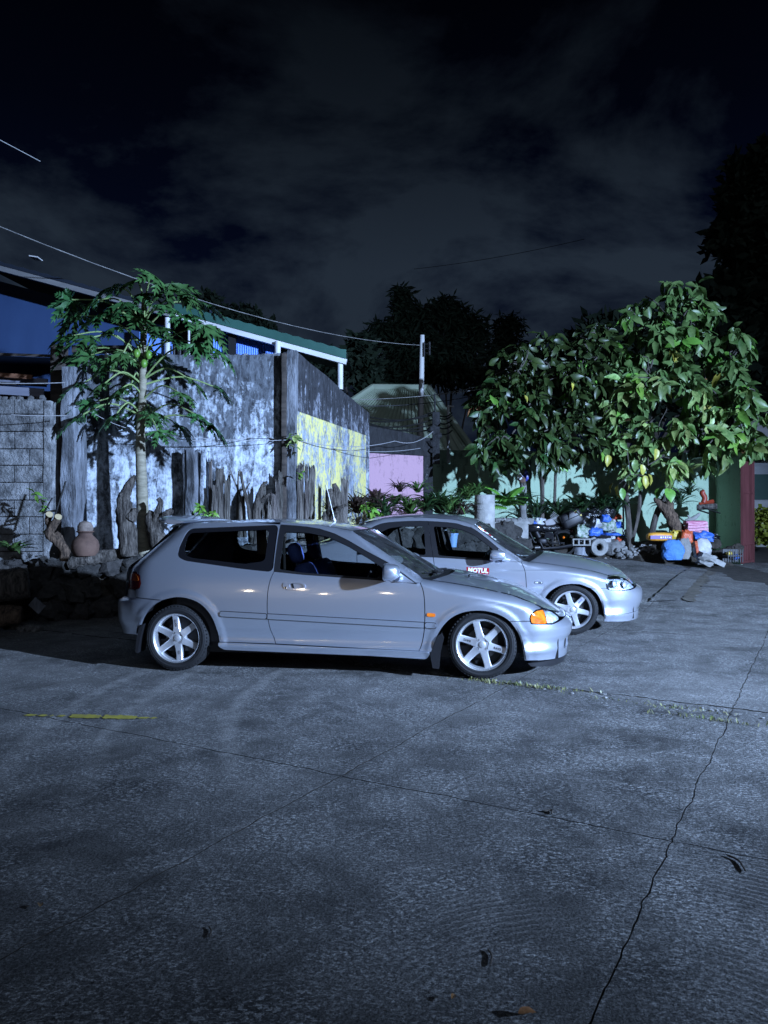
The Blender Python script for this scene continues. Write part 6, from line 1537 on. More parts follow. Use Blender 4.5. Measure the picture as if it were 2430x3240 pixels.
# fern
fr_ = wthing('fern', 'bright green fern with feathery fronds right of the concrete drum', 'plant', at(1600, 1610, 15.2))
pv = []; pf = []
for k in range(13):
    t = k / 13
    for s in (-1, 1):
        x = .08 + t * .9; z = -.35 * t * t; L = .30 * math.sin(math.pi * (.12 + .86 * t)); n0 = len(pv)
        pv += [(x - .025, 0, z), (x + .045, 0, z - .01), (x + .06, s * L * .6, z - .03), (x + .04, s * L, z - .07), (x - .01, s * L * .6, z - .03)]; pf.append((n0, n0 + 1, n0 + 2, n0 + 3, n0 + 4))
FM = tmesh('frond', (pv, pf), M['fern']); rr = random.Random(4)
for k in range(13):
    az = k * 2.4; d = Vector((math.cos(az), math.sin(az) * .7 - .2, rr.uniform(.1, .9))); o = link('frond', FM, fr_); o.matrix_local = Matrix.Translation((rr.uniform(-.1, .1), 0, rr.uniform(0, .25))) @ dirmat(d, rr.uniform(-.4, .4)).to_4x4() @ Matrix.Scale(rr.uniform(.42, .62), 4)
# small leafy weeds: climbing sprig on the corner column, weeds between the posts
def weed(name, label, pts, n, s, m_, seed):
    rr = random.Random(seed); root = wthing(name, label, 'plant', pts[0]); q = MB(); c = catmull([tuple(p) for p in pts], 5); q.tube(c, [lerp(.010, .004, i / (len(c) - 1)) for i in range(len(c))], 5); q.build('stem', M['trunk'], root)
    for k in range(n):
        p = Vector(c[rr.randrange(len(c))]); d = Vector((rr.uniform(-1, 1), rr.uniform(-1, .3), rr.uniform(-.6, .5))); o = link('leaf', LM[m_][rr.randrange(4)], root); o.matrix_local = Matrix.Translation(p - Vector(pts[0])) @ dirmat(d, rr.uniform(-1, 1)).to_4x4() @ Matrix.Scale(s * rr.uniform(.7, 1.3), 4)
weed('climbing_sprig', 'small green sprig growing from the tall corner column', [at(925, 1440, 11.2), at(932, 1400, 11.15), at(928, 1375, 11.1)], 16, .12, 'leaf', 1)
weed('leafy_shoot', 'bright yellow-green shoot sprouting from the tied branch at the left', [at(146, 1612, 9.55), at(125, 1580, 9.5), at(100, 1548, 9.5)], 20, .085, 'leaf_l', 2)
weed('leafy_shoot', 'bright leaves at the cut end of the twisted branch', [at(150, 1662, 9.5), at(147, 1675, 9.45)], 9, .07, 'leaf_l', 3)
weed('weed', 'fresh green weed before the broken concrete stub', [at(640, 1650, 10.4), at(645, 1620, 10.4), at(632, 1602, 10.4)], 22, .10, 'leaf_l', 4)
weed('weed', 'small weed between the weathered posts right of the stub', [at(672, 1650, 10.5), at(676, 1618, 10.5)], 14, .08, 'leaf_l', 5)
weed('weed', 'weed at the foot of the split post beside the corner column', [at(945, 1500, 11.0), at(958, 1492, 11.0), at(940, 1520, 11.0)], 10, .09, 'leaf_l', 6)
weed('low_shrub', 'low leafy shrub with small pale leaves under the reddish bromeliads', [at(1165, 1640, 12.2), at(1180, 1610, 12.2), at(1150, 1600, 12.2), at(1200, 1625, 12.3)], 60, .11, 'leaf_l', 7)
# hedge beyond the gate
hd = wthing('hedge', 'yellow-green clipped hedge beyond the gate at the right edge', 'hedge', at(2450, 1720, 20.5))
cloud(hd, 'foliage', [B(2425, 1640, 20.5, .5, .32), B(2440, 1690, 20.5, .6, .3), B(2500, 1660, 20.5, .6, .4)], 2600, .11, M['hedge'], 5, 2.0)
q = MB(); limbs(q, at(2450, 1720, 20.5), [at(2425, 1650, 20.5), at(2480, 1650, 20.5)], .03, random.Random(1)); q.build('stems', M['trunk'], hd)
# ================================================================ weathered wood, stumps, pots along the wall
def wood_slab(label, px0, px1, pyt, Y, pyb=1700, lean=0.0, seed=0, m_='wood', name='weathered_post', cat='post', th=None, split=.10, group='weathered posts along the wall'):
    rr = random.Random(seed); lean += rr.uniform(-4, 4); a = at((px0 + px1) / 2 + lean, pyt, Y); b = at((px0 + px1) / 2, pyb, Y); w = (px1 - px0) / 2433 * Y / 2 * .86; th = th or max(.035, w * .7); mb = MB(); n = 22; nr = 12; rows = []
    for i in range(nr + 1):
        t = i / nr; c = b.lerp(a, t); r = []
        for k in range(n):
            an = 2 * math.pi * k / n; ca, sa = math.cos(an), math.sin(an); x = math.copysign(abs(ca) ** .6, ca) * w; y = math.copysign(abs(sa) ** .6, sa) * th
            m = 1 + .22 * noise.noise(Vector((ca * 3.2 + seed * 7, sa * 3.2, t * 1.3))) + .10 * noise.noise(Vector((ca * 9 + seed * 3, sa * 9, t * 2.5)))
            z = c.z
            if i == nr: z += split * noise.noise(Vector((ca * 2.6 + seed * 5, sa * 2.6, 9))) * 1.8
            r.append((c.x + x * m + .02 * noise.noise(Vector((t * 4, seed, 0))), c.y + y * m, z))
        r.append(r[0]); rows.append(r)
    mb.grid(rows); top = rows[-1][:-1]; cc = Vector((sum(p[0] for p in top) / n, sum(p[1] for p in top) / n, min(p[2] for p in top) - .03)); k0 = len(mb.v)
    mb.add(top + [tuple(cc)], [(k, (k + 1) % n, n) for k in range(n)])
    return solo(name, mb, M[m_], label, cat, b, group, ang=55)
wood_slab('broken concrete stub with dark weathered face right of the papaya', 581, 631, 1424, 10.93, seed=1, m_='column', name='concrete_stub', th=.10, split=.03, group=None)
wood_slab('pale narrow concrete stub leaning against the dark one', 632, 659, 1428, 10.98, seed=2, m_='limewash', name='concrete_stub', th=.07, split=.03, group=None)
for i, (x0, x1, t, Y, lb) in enumerate(((660, 671, 1456, 10.6, 'slim tall weathered post touching the concrete stub'), (669, 690, 1545, 10.5, 'short weathered post low beside the concrete stub'), (681, 709, 1482, 10.6, 'broad cracked post with square top, first wide one right of the stub'), (709, 731, 1508, 10.62, 'forked grey post with split top beside the broad cracked one'),
        (831, 843, 1540, 10.85, 'thin dark post behind the forked stump'), (842, 858, 1588, 10.8, 'short pale post right of the forked stump'), (856, 878, 1566, 10.85, 'stubby twisted brown post near the drain post'), (868, 886, 1523, 10.95, 'rounded-top post just left of the reddish one'), (881, 897, 1498, 11.0, 'tall reddish post against the drain post'),
        (938, 962, 1474, 11.2, 'wide split post just right of the corner column'), (960, 976, 1526, 11.25, 'pale flat post in the middle of the split group'), (966, 979, 1478, 11.3, 'thin dark post behind the split group'), (972, 996, 1490, 11.3, 'brown ragged post at the right of the split group'), (1074, 1101, 1516, 11.6, 'thick upright post beside the root stump'))):
    wood_slab(lb, x0, x1, t, Y + (.30 if i < 4 else .22 if i < 9 else .1 if i < 13 else .35), seed=10 + i, split=.09 if i not in (2, 8) else .05)
def branch(name, label, paths, m_, cat, base=None, n=9, jit=.12, group=None):
    mb = MB()
    for pts, rs_ in paths:
        c = catmull([tuple(p) for p in pts], 5); k = len(c); rr_ = [Sp([(j / (len(rs_) - 1), v) for j, v in enumerate(rs_)])(i / (k - 1)) for i in range(k)]; mb.tube(c, rr_, n, jit=jit)
    return solo(name, mb, M[m_], label, cat, base, group, ang=60)
Yw = 10.85
branch('stick', 'thin dark twig leaning left among the posts', [([at(767, 1690, Yw), at(765, 1590, Yw), at(745, 1530, Yw), at(726, 1482, Yw)], [.02, .016, .011, .006]), ([at(745, 1530, Yw), at(724, 1490, Yw)], [.008, .004])], 'wood', 'stick')
branch('stick', 'straight dark upright stick among the posts', [([at(750, 1700, Yw + .05), at(751, 1590, Yw + .05), at(755, 1490, Yw + .05)], [.018, .016, .012])], 'wood', 'stick')
branch('stick', 'long pale stick leaning right with a knobby forked top', [([at(797, 1700, Yw - .1), at(785, 1600, Yw - .1), at(770, 1540, Yw - .08), at(762, 1492, Yw - .05)], [.03, .026, .022, .02]), ([at(764, 1505, Yw - .06), at(752, 1500, Yw - .06)], [.02, .01]), ([at(763, 1500, Yw - .06), at(758, 1486, Yw - .06)], [.012, .006])], 'driftwood', 'stick')
branch('stump', 'dark crooked stump with side shoots between the sticks', [([at(765, 1700, Yw), at(764, 1620, Yw), at(770, 1570, Yw)], [.055, .05, .035]), ([at(768, 1585, Yw), at(775, 1555, Yw), at(790, 1528, Yw)], [.02, .015, .008]), ([at(776, 1700, Yw - .05), at(774, 1600, Yw - .05)], [.022, .012])], 'wood', 'stump')
branch('stump', 'pale forked branch stump with a broken upper arm', [([at(806, 1720, Yw), at(812, 1620, Yw), at(822, 1575, Yw), at(828, 1545, Yw), at(836, 1530, Yw), at(846, 1524, Yw)], [.075, .065, .058, .035, .022, .014]), ([at(822, 1590, Yw), at(838, 1575, Yw - .05), at(852, 1563, Yw - .08)], [.035, .028, .018]), ([at(834, 1535, Yw), at(833, 1524, Yw)], [.012, .006])], 'driftwood', 'stump')
branch('root_stump', 'gnarled root stump with a hollow top before the yellow wall', [([at(1058, 1720, 11.2), at(1058, 1640, 11.2), at(1052, 1590, 11.2), at(1040, 1548, 11.2)], [.15, .14, .10, .045]), ([at(1060, 1600, 11.2), at(1065, 1560, 11.2), at(1056, 1530, 11.2)], [.10, .06, .03]), ([at(1050, 1640, 11.1), at(1070, 1610, 11.0), at(1098, 1596, 10.95)], [.04, .028, .018]), ([at(1030, 1660, 11.1), at(1026, 1620, 11.1)], [.06, .02])], 'driftwood', 'stump')
branch('driftwood_stump', 'tall dark driftwood stump with a hooked tip, left of the papaya trunk', [([at(408, 1760, 9.95), at(402, 1680, 9.95), at(392, 1600, 9.95), at(398, 1560, 9.95), at(412, 1530, 9.95), at(428, 1505, 9.95)], [.115, .12, .10, .07, .05, .022]), ([at(392, 1600, 9.95), at(384, 1575, 9.95), at(378, 1562, 9.95)], [.07, .04, .015]), ([at(412, 1640, 9.9), at(432, 1610, 9.88)], [.08, .03])], 'driftwood', 'stump', n=12, jit=.16)
branch('driftwood_stump', 'twisted driftwood root right of the papaya trunk', [([at(505, 1730, 10.0), at(490, 1680, 10.0), at(476, 1640, 10.0), at(485, 1620, 10.0)], [.12, .10, .07, .05]), ([at(490, 1660, 10.0), at(500, 1620, 9.95), at(508, 1590, 9.95), at(500, 1577, 9.95)], [.075, .05, .035, .03]), ([at(495, 1650, 10.0), at(525, 1630, 9.9), at(545, 1612, 9.9)], [.05, .05, .03])], 'driftwood', 'stump', n=12, jit=.16)
branch('twisted_branch', 'thick twisted branch with two sawn pale ends in front of the columns', [([at(202, 1775, 9.3), at(205, 1740, 9.3), at(180, 1712, 9.3), at(156, 1690, 9.3), at(168, 1665, 9.3), at(183, 1640, 9.3)], [.045, .06, .055, .055, .048, .045]), ([at(165, 1670, 9.32), at(152, 1650, 9.36), at(156, 1632, 9.36)], [.05, .04, .04]), ([at(205, 1735, 9.32), at(190, 1700, 9.36), at(178, 1685, 9.36)], [.03, .035, .025])], 'bark_brown', 'branch', n=10)
for px_, py_ in ((184, 1637), (156, 1629)):
    q = MB(); q.tube([at(px_, py_, 9.28), at(px_ + .6, py_ - 2.5, 9.27)], [.042, .042], 12); solo('sawn_end', q, mat('sawn_wood', (.42, .33, .18), .8, col2=(.55, .45, .27), scale=20), 'pale sawn face of the twisted branch, %s one' % ('right' if px_ > 170 else 'left'), 'wood')
branch('tied_stick', 'black sticks tied across the twisted branch', [([at(172, 1640, 9.4), at(190, 1580, 9.4), at(208, 1523, 9.4)], [.010, .012, .010]), ([at(138, 1625, 9.4), at(165, 1575, 9.4)], [.008, .008]), ([at(135, 1622, 9.38), at(180, 1615, 9.38)], [.012, .014])], 'cable', 'stick')
# terracotta jar with lid
c = at(270, 1758, 9.75); jr = wthing('terracotta_jar', 'brown terracotta water jar with a domed lid at the foot of the stained wall', 'jar', c); q = MB(); s = 9.75 / 2433
q.lathe([(.0, 0), (.13, 0), (.165, .06), (.172, .13), (.155, .19), (.115, .235), (.088, .26), (.084, .285), (.108, .30), (.110, .312), (.09, .315)], 28, 'Z', c); q.build('body', M['terracotta'], jr)
q = MB(); q.lathe([(.092, .312), (.098, .335), (.092, .38), (.070, .42), (.03, .437), (.0, .44)], 24, 'Z', c); q.build('lid', mat('clay_lid', (.13, .10, .085), .9, col2=(.25, .20, .17), scale=14, bump=.5, bscale=30), jr)
# border log, big log, debris at the left edge
branch('border_log', 'rough pale log lying along the edge of the garden bed behind the hatchback', [([at(215, 1785, 9.7), at(260, 1772, 9.75), at(320, 1762, 9.85), at(378, 1752, 10.0)], [.07, .09, .085, .07])], 'driftwood', 'log', n=12, jit=.1)
branch('fallen_log', 'thick cut log lying at the left edge of the yard', [([at(-120, 1862, 8.9), at(-20, 1856, 8.9), at(60, 1848, 8.92), at(92, 1845, 8.95)], [.19, .195, .19, .17])], 'driftwood', 'log', n=16, jit=.06)
branch('fallen_log', 'mossy split log on the ground below the thick one', [([at(-100, 1960, 8.75), at(0, 1950, 8.75), at(70, 1945, 8.8)], [.10, .12, .09])], 'bark_brown', 'log', n=12, jit=.12)
rr = random.Random(17)
for k in range(16):
    p = at(rr.uniform(-30, 125), 1985, rr.uniform(8.6, 9.05)); s_ = rr.uniform(.04, .12); lab = 'loose grey stone in the debris at the left edge of the yard'
    o = link('loose_stone', rr.choice(stone_meshes), None, (p.x, p.y, s_ * .3), (0, 0, rr.uniform(0, 6)), (s_ * 1.2, s_, s_ * .8)); props(o, lab, 'stone', 'loose stones at the left edge')
q = MB(); c = at(118, 1905, 8.9); q.box(c + Vector((0, 0, -.04)), (.16, .02, .12), Matrix.Rotation(.7, 3, 'Y')); solo('broken_tile', q, M['column'], 'grey broken tile leaning in the dark beside the thick log', 'tile', smooth=False)
# leaf litter on the bed
q = MB()
for k in range(900):
    t = rr.random(); i = min(int(t * (len(bl) - 1)), len(bl) - 2); a = Vector(bl[i]); b_ = Vector((*bk[i], bl[i][2])); p = a.lerp(b_, rr.random() ** 1.5); p.z += .035 + rr.uniform(0, .05); s_ = rr.uniform(.02, .07); d = Vector((rr.uniform(-1, 1), rr.uniform(-1, 1), rr.uniform(-.3, .3))).normalized() * s_; e = d.cross(Vector((0, 0, 1))) * .5
    q.add([p, p + d * .5 + e, p + d, p + d * .5 - e], [(0, 1, 2, 3)])
o = q.build('leaf_litter', mat('dry_litter', (.07, .05, .035), .9, col2=(.20, .16, .11), scale=8), None, kind='stuff'); props(o, 'dry leaves scattered over the raised garden bed', 'leaf litter', None, 'stuff')

# concrete drum, figurine post, blue pot
c = at(1533, 1690, 14.0); q = MB(); pts = [(c.x, c.y, gz(0, 14) + .1), (c.x, c.y, 1.2), (c.x + .005, c.y, at(0, 1566, 14).z)]; q.tube(pts, [.195, .19, .182], 26, jit=.02); solo('concrete_drum', q, M['stone_pale'], 'upright pale concrete cylinder behind the sedan windscreen', 'cylinder')
fp = wthing('figurine_post', 'mossy trunk post topped with a small blue and white figurine', 'post', at(1655, 1660, 16.6))
q = MB(); c = catmull([tuple(at(1660, 1690, 16.6)), tuple(at(1654, 1600, 16.6)), tuple(at(1656, 1540, 16.6)), tuple(at(1650, 1520, 16.6))], 5); q.tube(c, [lerp(.085, .06, i / (len(c) - 1)) for i in range(len(c))], 10, jit=.14); q.build('trunk', M['stone'], fp)
for k, (px_, py_, r, m_) in enumerate(((1648, 1505, .075, 'white'), (1664, 1508, .08, 'blue_vinyl'), (1655, 1518, .07, 'terracotta'), (1662, 1494, .05, 'blue_vinyl'), (1650, 1494, .035, 'terracotta'))):
    q = MB(); q.blob(at(px_, py_, 16.5), (r, r * .8, r * 1.1), 9, 7, .3, 2, k); q.build('figurine', M[m_], fp)
M['bluepot'] = mat('pale_blue_plastic', (.20, .34, .55), .45)
c = at(1432, 1731, 12.35); pt = wthing('plant_pot', 'pale blue plastic pot with a leafy plant, seen through the sedan front window', 'pot', c); q = MB(); q.lathe([(0, 0), (.062, 0), (.085, .20), (.094, .20), (.094, .222), (.082, .222), (.07, .19)], 20, 'Z', c); q.build('pot', M['bluepot'], pt)
for k in range(16):
    az = k * 2.4; o = link('blade', BM['brom'][k % 3], pt); o.matrix_local = Matrix.Translation((0, 0, .19)) @ dirmat((math.cos(az), math.sin(az), .35 + .1 * (k % 5)), 0).to_4x4() @ Matrix.Scale(.28, 4)
# masonry seen through the sedan rear window: pale fitted stones
ms = wthing('stone_planter', 'pale fitted-stone planter wall seen through the sedan rear window', 'wall', at(1270, 1730, 12.4)); rr = random.Random(8)
a = at(1180, 1655, 12.5); b = at(1400, 1655, 12.5); q = MB(); q.box(((a.x + b.x) / 2, 12.62, .75), (b.x - a.x, .2, 1.05)); q.build('mortar_core', M['mortar'], ms, smooth=False)
for r in range(5):
    x = a.x
    while x < b.x:
        w = rr.uniform(.12, .26); q = MB(); q.blob((x + w / 2, 12.52, 1.2 - r * .2), (w / 2 * 1.02, .09, .105), 10, 6, .12, 2, rr.random() * 50, sq=.5); q.build('stone', M['stone_pale'], ms, ang=60); x += w

DY = -.55
# ================================================================ rubbish and rocks by the green wall
def plastic(nm, a, b=None, sc=9, rough=.38, **k): return mat(nm, a, rough, col2=b or tuple(x * .7 for x in a), scale=sc, detail=4, bump=.5, bscale=9, bdist=.05, **k)
M['bag_black'] = plastic('black_bag', (.012, .012, .014), rough=.22); M['bag_white'] = plastic('white_bag', (.55, .56, .58), (.42, .43, .46)); M['bag_blue'] = plastic('blue_bag', (.03, .10, .42), (.05, .16, .55)); M['bag_green'] = plastic('green_white_bag', (.06, .15, .06), (.45, .47, .45), 16)
M['sack_blue'] = mat('blue_woven_sack', (.06, .19, .52), .7, col2=(.10, .27, .62), scale=5, bump=.8, bscale=10, bdist=.05); M['sack_grey'] = mat('grey_sack', (.20, .20, .19), .8, col2=(.30, .30, .29), scale=6, bump=.8, bscale=10, bdist=.05)
M['sack_white'] = mat('white_woven_sack', (.60, .60, .60), .7, col2=(.38, .37, .36), scale=6, bump=.8, bscale=10, bdist=.05); M['bag_orange'] = plastic('orange_bag', (.72, .30, .03), (.80, .40, .06)); M['bag_yellow'] = plastic('yellow_bag', (.62, .46, .06)); M['bag_red'] = plastic('red_bag', (.50, .07, .03), (.62, .14, .05)); M['purple'] = mat('purple_print', (.10, .03, .25), .4); M['pinkplastic'] = plastic('pink_case', (.52, .17, .26), (.60, .24, .33)); M['redpipe'] = mat('red_pipe', (.30, .045, .02), .5)
def bag(name, label, px, py, Y, w, h, m_, seed, d=None, lean=0, amp=.28, base_flat=.75, cat='bag', sq=.85, group=None):
    c = at(px, py, Y); q = MB(); q.blob((0, 0, 0), (w / 2, (d or w * .7) / 2, h / 2), 22, 14, amp, 2.2, seed, base_flat, sq)
    rng = random.Random(seed); out = []
    for v in q.v:
        v = Vector(v); k = .09 * noise.noise(v * 13 + Vector((seed, 0, 0))) + .07 * abs(noise.noise(v * 26 + Vector((0, seed, 0)))) - .03; v = v * (1 + k * 1.8); v.x += lean * v.z; out.append(tuple(v + c))
    q.v = out; return solo(name, q, M[m_], label, cat, None, group, ang=70)
bag('rubbish_bag', 'shiny black rubbish bag right behind the black top box', 1868, 1632, 18.0, .42, .34, 'bag_black', 1)
bag('rubbish_bag', 'black rubbish bag at the back, above the camouflage-patterned bag', 1916, 1624, 18.1, .42, .36, 'bag_black', 2)
bag('rubbish_bag', 'white bag with a dark band on the rubbish heap behind the motorcycle', 1870, 1657, 17.8, .46, .26, 'bag_white', 3)
bag('rubbish_bag', 'dull grey-green clear bag low behind the motorcycle tail', 1842, 1684, 17.7, .32, .32, 'bag_green', 4)
bag('rubbish_bag', 'blue bag lying flat between the grey and patterned bags', 1880, 1684, 17.7, .36, .22, 'bag_blue', 5)
bag('rubbish_bag', 'green and white patterned round bag under the knotted blue one', 1921, 1664, 17.8, .36, .30, 'bag_green', 6)
bag('rubbish_bag', 'small knotted blue bag on top of the patterned one', 1917, 1642, 17.7, .20, .20, 'bag_blue', 7)
bag('plastic_scrap', 'flat blue plastic scrap lying on the concrete slab', 1935, 1691, 17.6, .40, .08, 'bag_blue', 8)
q = MB(); c = at(1868, 1655, 17.55); q.blob(c + Vector((.05, .02, .03)), (.09, .1, .13), 12, 8, .2, 2, 3); solo('rubbish_bag', q, M['bag_black'], 'small dark bag stuffed against the white bag', 'bag')
for k, (px_, py_, w, m_, lb) in enumerate(((1668, 1652, .18, 'bag_yellow', 'yellow wrapper'), (1690, 1660, .2, 'bag_blue', 'blue wrapper'), (1708, 1652, .25, 'bag_white', 'white packet'), (1722, 1668, .2, 'bag_orange', 'orange packet'), (1680, 1648, .16, 'bag_white', 'white wrapper'), (1728, 1655, .16, 'bag_red', 'red-brown packet'))):
    bag('wrapper', 'crumpled ' + lb + ' in the litter left of the grey cardboard', px_, py_, 17.9 + .03 * k, w, w * .7, m_, 30 + k, cat='litter', amp=.45)
q = MB(); c = at(1752, 1657, 17.9); q.box(c, (.36, .03, .30), Matrix.Rotation(-.35, 3, 'Y') @ Matrix.Rotation(.5, 3, 'X')); solo('cardboard_sheet', q, mat('grey_card', (.33, .32, .33), .8, col2=(.42, .41, .42), scale=3), 'grey cardboard sheet leaning above the motorcycle seat', 'cardboard', smooth=False)
q = MB(); c = at(1757, 1642, 17.85)
for k in range(5): q.box(c + Vector((.02 * k - .02, -.03, .025 * k - .02)), (.28, .02, .012), Matrix.Rotation(-.35 + 1.0, 3, 'Y'))
solo('vent_grille', q, M['sack_grey'], 'small grey slatted grille on the cardboard sheet', 'grille', smooth=False)
for k in range(44):
    px_ = rr.uniform(1830, 2010) if k < 26 else rr.uniform(2050, 2260); base_ = 1700 if px_ < 2010 else 1716; m_ = rr.choice(['bag_black', 'bag_black', 'bag_white', 'bag_white', 'sack_grey', 'bag_blue', 'bag_green', 'sack_grey', 'bag_yellow', 'bag_red', 'grey_cloth'])
    w = rr.uniform(.10, .26); bag('crumpled_litter', 'crumpled scrap of plastic tucked into the rubbish heap before the green wall', px_, base_ - rr.uniform(-14, 70 if px_ < 1960 else 25), 18.2 + rr.uniform(-.25, .1), w, w * rr.uniform(.5, .9), m_, 200 + k, cat='litter', amp=.5, group='scraps in the rubbish heap')
# stones and concrete
def rock(label, px, py, Y, w, h, seed, m_='stone', group=None, amp=.25):
    c = at(px, py, Y); q = MB(); q.blob(c, (w / 2, w * .4, h / 2), 14, 10, amp, 1.8, seed, .85, .75)
    for i, v in enumerate(q.v):
        v = Vector(v); q.v[i] = tuple(v + (v - c) * .10 * noise.noise(v * 7))
    return solo('rock', q, M[m_], label, 'rock', None, group, ang=40)
rock('big rough boulder beside the concrete ring', 1940, 1735, 17.9, .40, .36, 1)
rock('round grey cobble at the top of the rock heap', 1982, 1716, 18.0, .18, .15, 2); rock('grey cobble left of the tree foot', 1966, 1722, 17.95, .16, .15, 3); rock('pale cobble in the rock heap below the round one', 1975, 1741, 17.8, .19, .15, 4, 'stone_pale'); rock('flat pale cobble nearest the tree trunk', 2004, 1735, 17.9, .17, .13, 5, 'stone_pale'); rock('grey cobble at the front of the rock heap', 1990, 1750, 17.7, .16, .12, 6); rock('dark cobble touching the big boulder', 1963, 1752, 17.7, .12, .10, 7)
rr = random.Random(31)
for k in range(40):
    px_ = rr.uniform(1950, 2110); p = at(px_, rr.uniform(1738, 1762), rr.uniform(17.5, 18.0)); s_ = rr.uniform(.05, .11); o = link('small_stone', rr.choice(stone_meshes), None, p, (rr.random(), rr.random(), rr.uniform(0, 6)), (s_ * 1.2, s_, s_ * .8)); props(o, 'small grey stone in the rubble between the boulder and the blue sack', 'stone', 'small stones in the rubble')
q = MB()
for k in range(900):
    px_ = rr.gauss(2045, 42); hgt = max(0, 1 - abs(px_ - 2045) / 75); p = at(px_, lerp(1766, 1712, hgt * rr.random()), rr.uniform(17.6, 18.2)); s_ = rr.uniform(.012, .04); q.blob(p, (s_ * 1.3, s_, s_ * .7), 5, 3, .5, 2, k)
q.f = q.f; o = q.build('rubble', mat('rubble', (.08, .075, .07), .9, col2=(.36, .35, .34), scale=8), None, kind='stuff', smooth=False); props(o, 'fine dark rubble heap between the tree foot and the blue sack', 'rubble', None, 'stuff')
# soil bank under the heap
q = MB(); rows = []
for i in range(22):
    X = lerp(2.9, 7.7, i / 21); r = []
    for j in range(8):
        Y = lerp(17.25, 18.3, j / 7) - (.5 if X > 5.6 else 0) * (1 - j / 7); h = gz(X, Y) + (.55 * min(1, j / 3) * (1 - max(0, X - 7.2) * .8)) * (.8 + .4 * noise.noise(Vector((X * 1.3, Y * 1.3, 0)))) - .05; r.append((X, Y, h))
    rows.append(r)
q.grid(rows); q.build('soil_bank', M['soil'], None, kind='structure')
c = at(1894, 1731, 17.75); q = MB()
R_o = .195; prof = [(R_o, -.08), (R_o - .015, -.10), (.09, -.10), (.075, -.08), (.075, .08), (R_o, .08)]
q.lathe(prof, 26, 'Y', c, close=True)
for i, v in enumerate(q.v): q.v[i] = tuple(Vector(v) + Vector((1, .3, 1)) * .012 * noise.noise(Vector(v) * 9))
solo('concrete_ring', q, M['stone_pale'], 'round concrete ring with a hole, leaning upright against the blocks', 'ring', None)
q = MB(); c = at(1898, 1704, 17.95); q.box(c, (.45, .2, .17)); solo('concrete_slab_piece', q, M['stone_pale'], 'flat pale concrete slab lying above the concrete ring', 'slab', smooth=False)
q = MB(); c = at(1840, 1735, 17.95); q.box(c, (.34, .16, .30), Matrix.Rotation(.12, 3, 'Y')); solo('concrete_slab_piece', q, M['column'], 'dark upright concrete slab behind the motorcycle wheel', 'slab', smooth=False)
hb_ = wthing('hollow_block', 'hollow concrete block with three holes behind the motorcycle tail', 'block', at(1838, 1724, 17.75)); c = at(1838, 1715, 17.75)
for dx, w in ((-.185, .03), (-.0617, .03), (.0617, .03), (.185, .03)): q = MB(); q.box(c + Vector((dx, 0, 0)), (w, .15, .10)); q.build('web', M['stone_pale'], hb_, smooth=False)
for dz in (-.065, .065): q = MB(); q.box(c + Vector((0, 0, dz)), (.40, .15, .03)); q.build('face_shell', M['stone_pale'], hb_, smooth=False)
q = MB(); c = at(1610, 1680, 16.4); q.box(c, (.75, .3, .30)); q.box(c + Vector((0, 0, .17)), (.8, .34, .05)); solo('planter_box', q, M['stone_pale'], 'pale concrete planter ledge behind the sedan windscreen', 'planter', smooth=False)
for k in range(7): rock('weathered grey stone on the planter ledge, %s from the left' % ('first', 'second', 'third', 'fourth', 'fifth', 'sixth', 'seventh')[k], 1575 + k * 17, 1650, 16.35, .15, .14, 60 + k)
# sacks near the gate
def sack(label, px, pyb, Y, w, h, m_, seed, lean=0, name='sack', d=.3):
    c = at(px, pyb, Y); q = MB(); rows = []; n = 28; nr = 14
    for i in range(nr + 1):
        t = i / nr; k = (.80 + .28 * math.sin(math.pi * min(1, t * 1.02)) ** .7) * (1 if t < .7 else 1 - (t - .7) * 1.1); r = []
        for j in range(n):
            a = 2 * math.pi * j / n; ca, sa = math.cos(a), math.sin(a); x = math.copysign(abs(ca) ** .75, ca) * w / 2 * k; y = math.copysign(abs(sa) ** .75, sa) * d / 2 * k
            m = 1 + .20 * noise.noise(Vector((ca * 2 + seed, sa * 2, t * 3))) + .13 * noise.noise(Vector((ca * 4 + seed, sa * 4, t * 7))) - .08 * abs(noise.noise(Vector((ca * 7, sa * 7 + seed, t * 5))))
            r.append((c.x + x * m + lean * t * h, c.y + y * m, c.z + t * h + .05 * noise.noise(Vector((ca * 2, sa * 2 + seed, t * 2))) * t))
        r.append(r[0]); rows.append(r)
    q.grid(rows); q.add(rows[-1][:-1], [tuple(range(n))]); return solo(name, q, M[m_], label, 'sack', c, None, ang=70)
sack('full blue woven sack standing at the front of the rubbish pile', 2128, 1771, 16.9, .42, .42, 'sack_blue', 1)
sack('slumped grey sack squeezed behind the blue sack', 2163, 1768, 17.1, .30, .44, 'sack_grey', 2)
sack('dirty white sack with a red stripe right of the grey one', 2216, 1764, 17.0, .36, .40, 'sack_white', 3, .12)
q = MB(); a = at(2205, 1758, 16.84); b = at(2198, 1712, 16.84); q.add([a, a + Vector((.05, -.01, 0)), b + Vector((.05, -.02, 0)), b], [(0, 1, 2, 3)]); q.add([a + Vector((0, .02, 0)), a + Vector((.05, .01, 0)), b + Vector((.05, 0, 0)), b + Vector((0, .02, 0))], [(3, 2, 1, 0)]); solo('red_stripe', q, M['bag_red'], 'red printed stripe on the dirty white sack', 'print')
c = at(2085, 1698, 17.3); fb_ = wthing('feed_bag', 'orange pet-food bag with purple lettered band lying on the pile', 'bag', c - Vector((0, 0, .1)))
q = MB(); sellip(q, c, (.27, .13, .095), .55, .6); q.build('bag', M['bag_orange'], fb_)
q = MB(); q.box(c + Vector((0, -.128, -.01)), (.46, .012, .075)); q.build('printed_band', M['purple'], fb_, smooth=False)
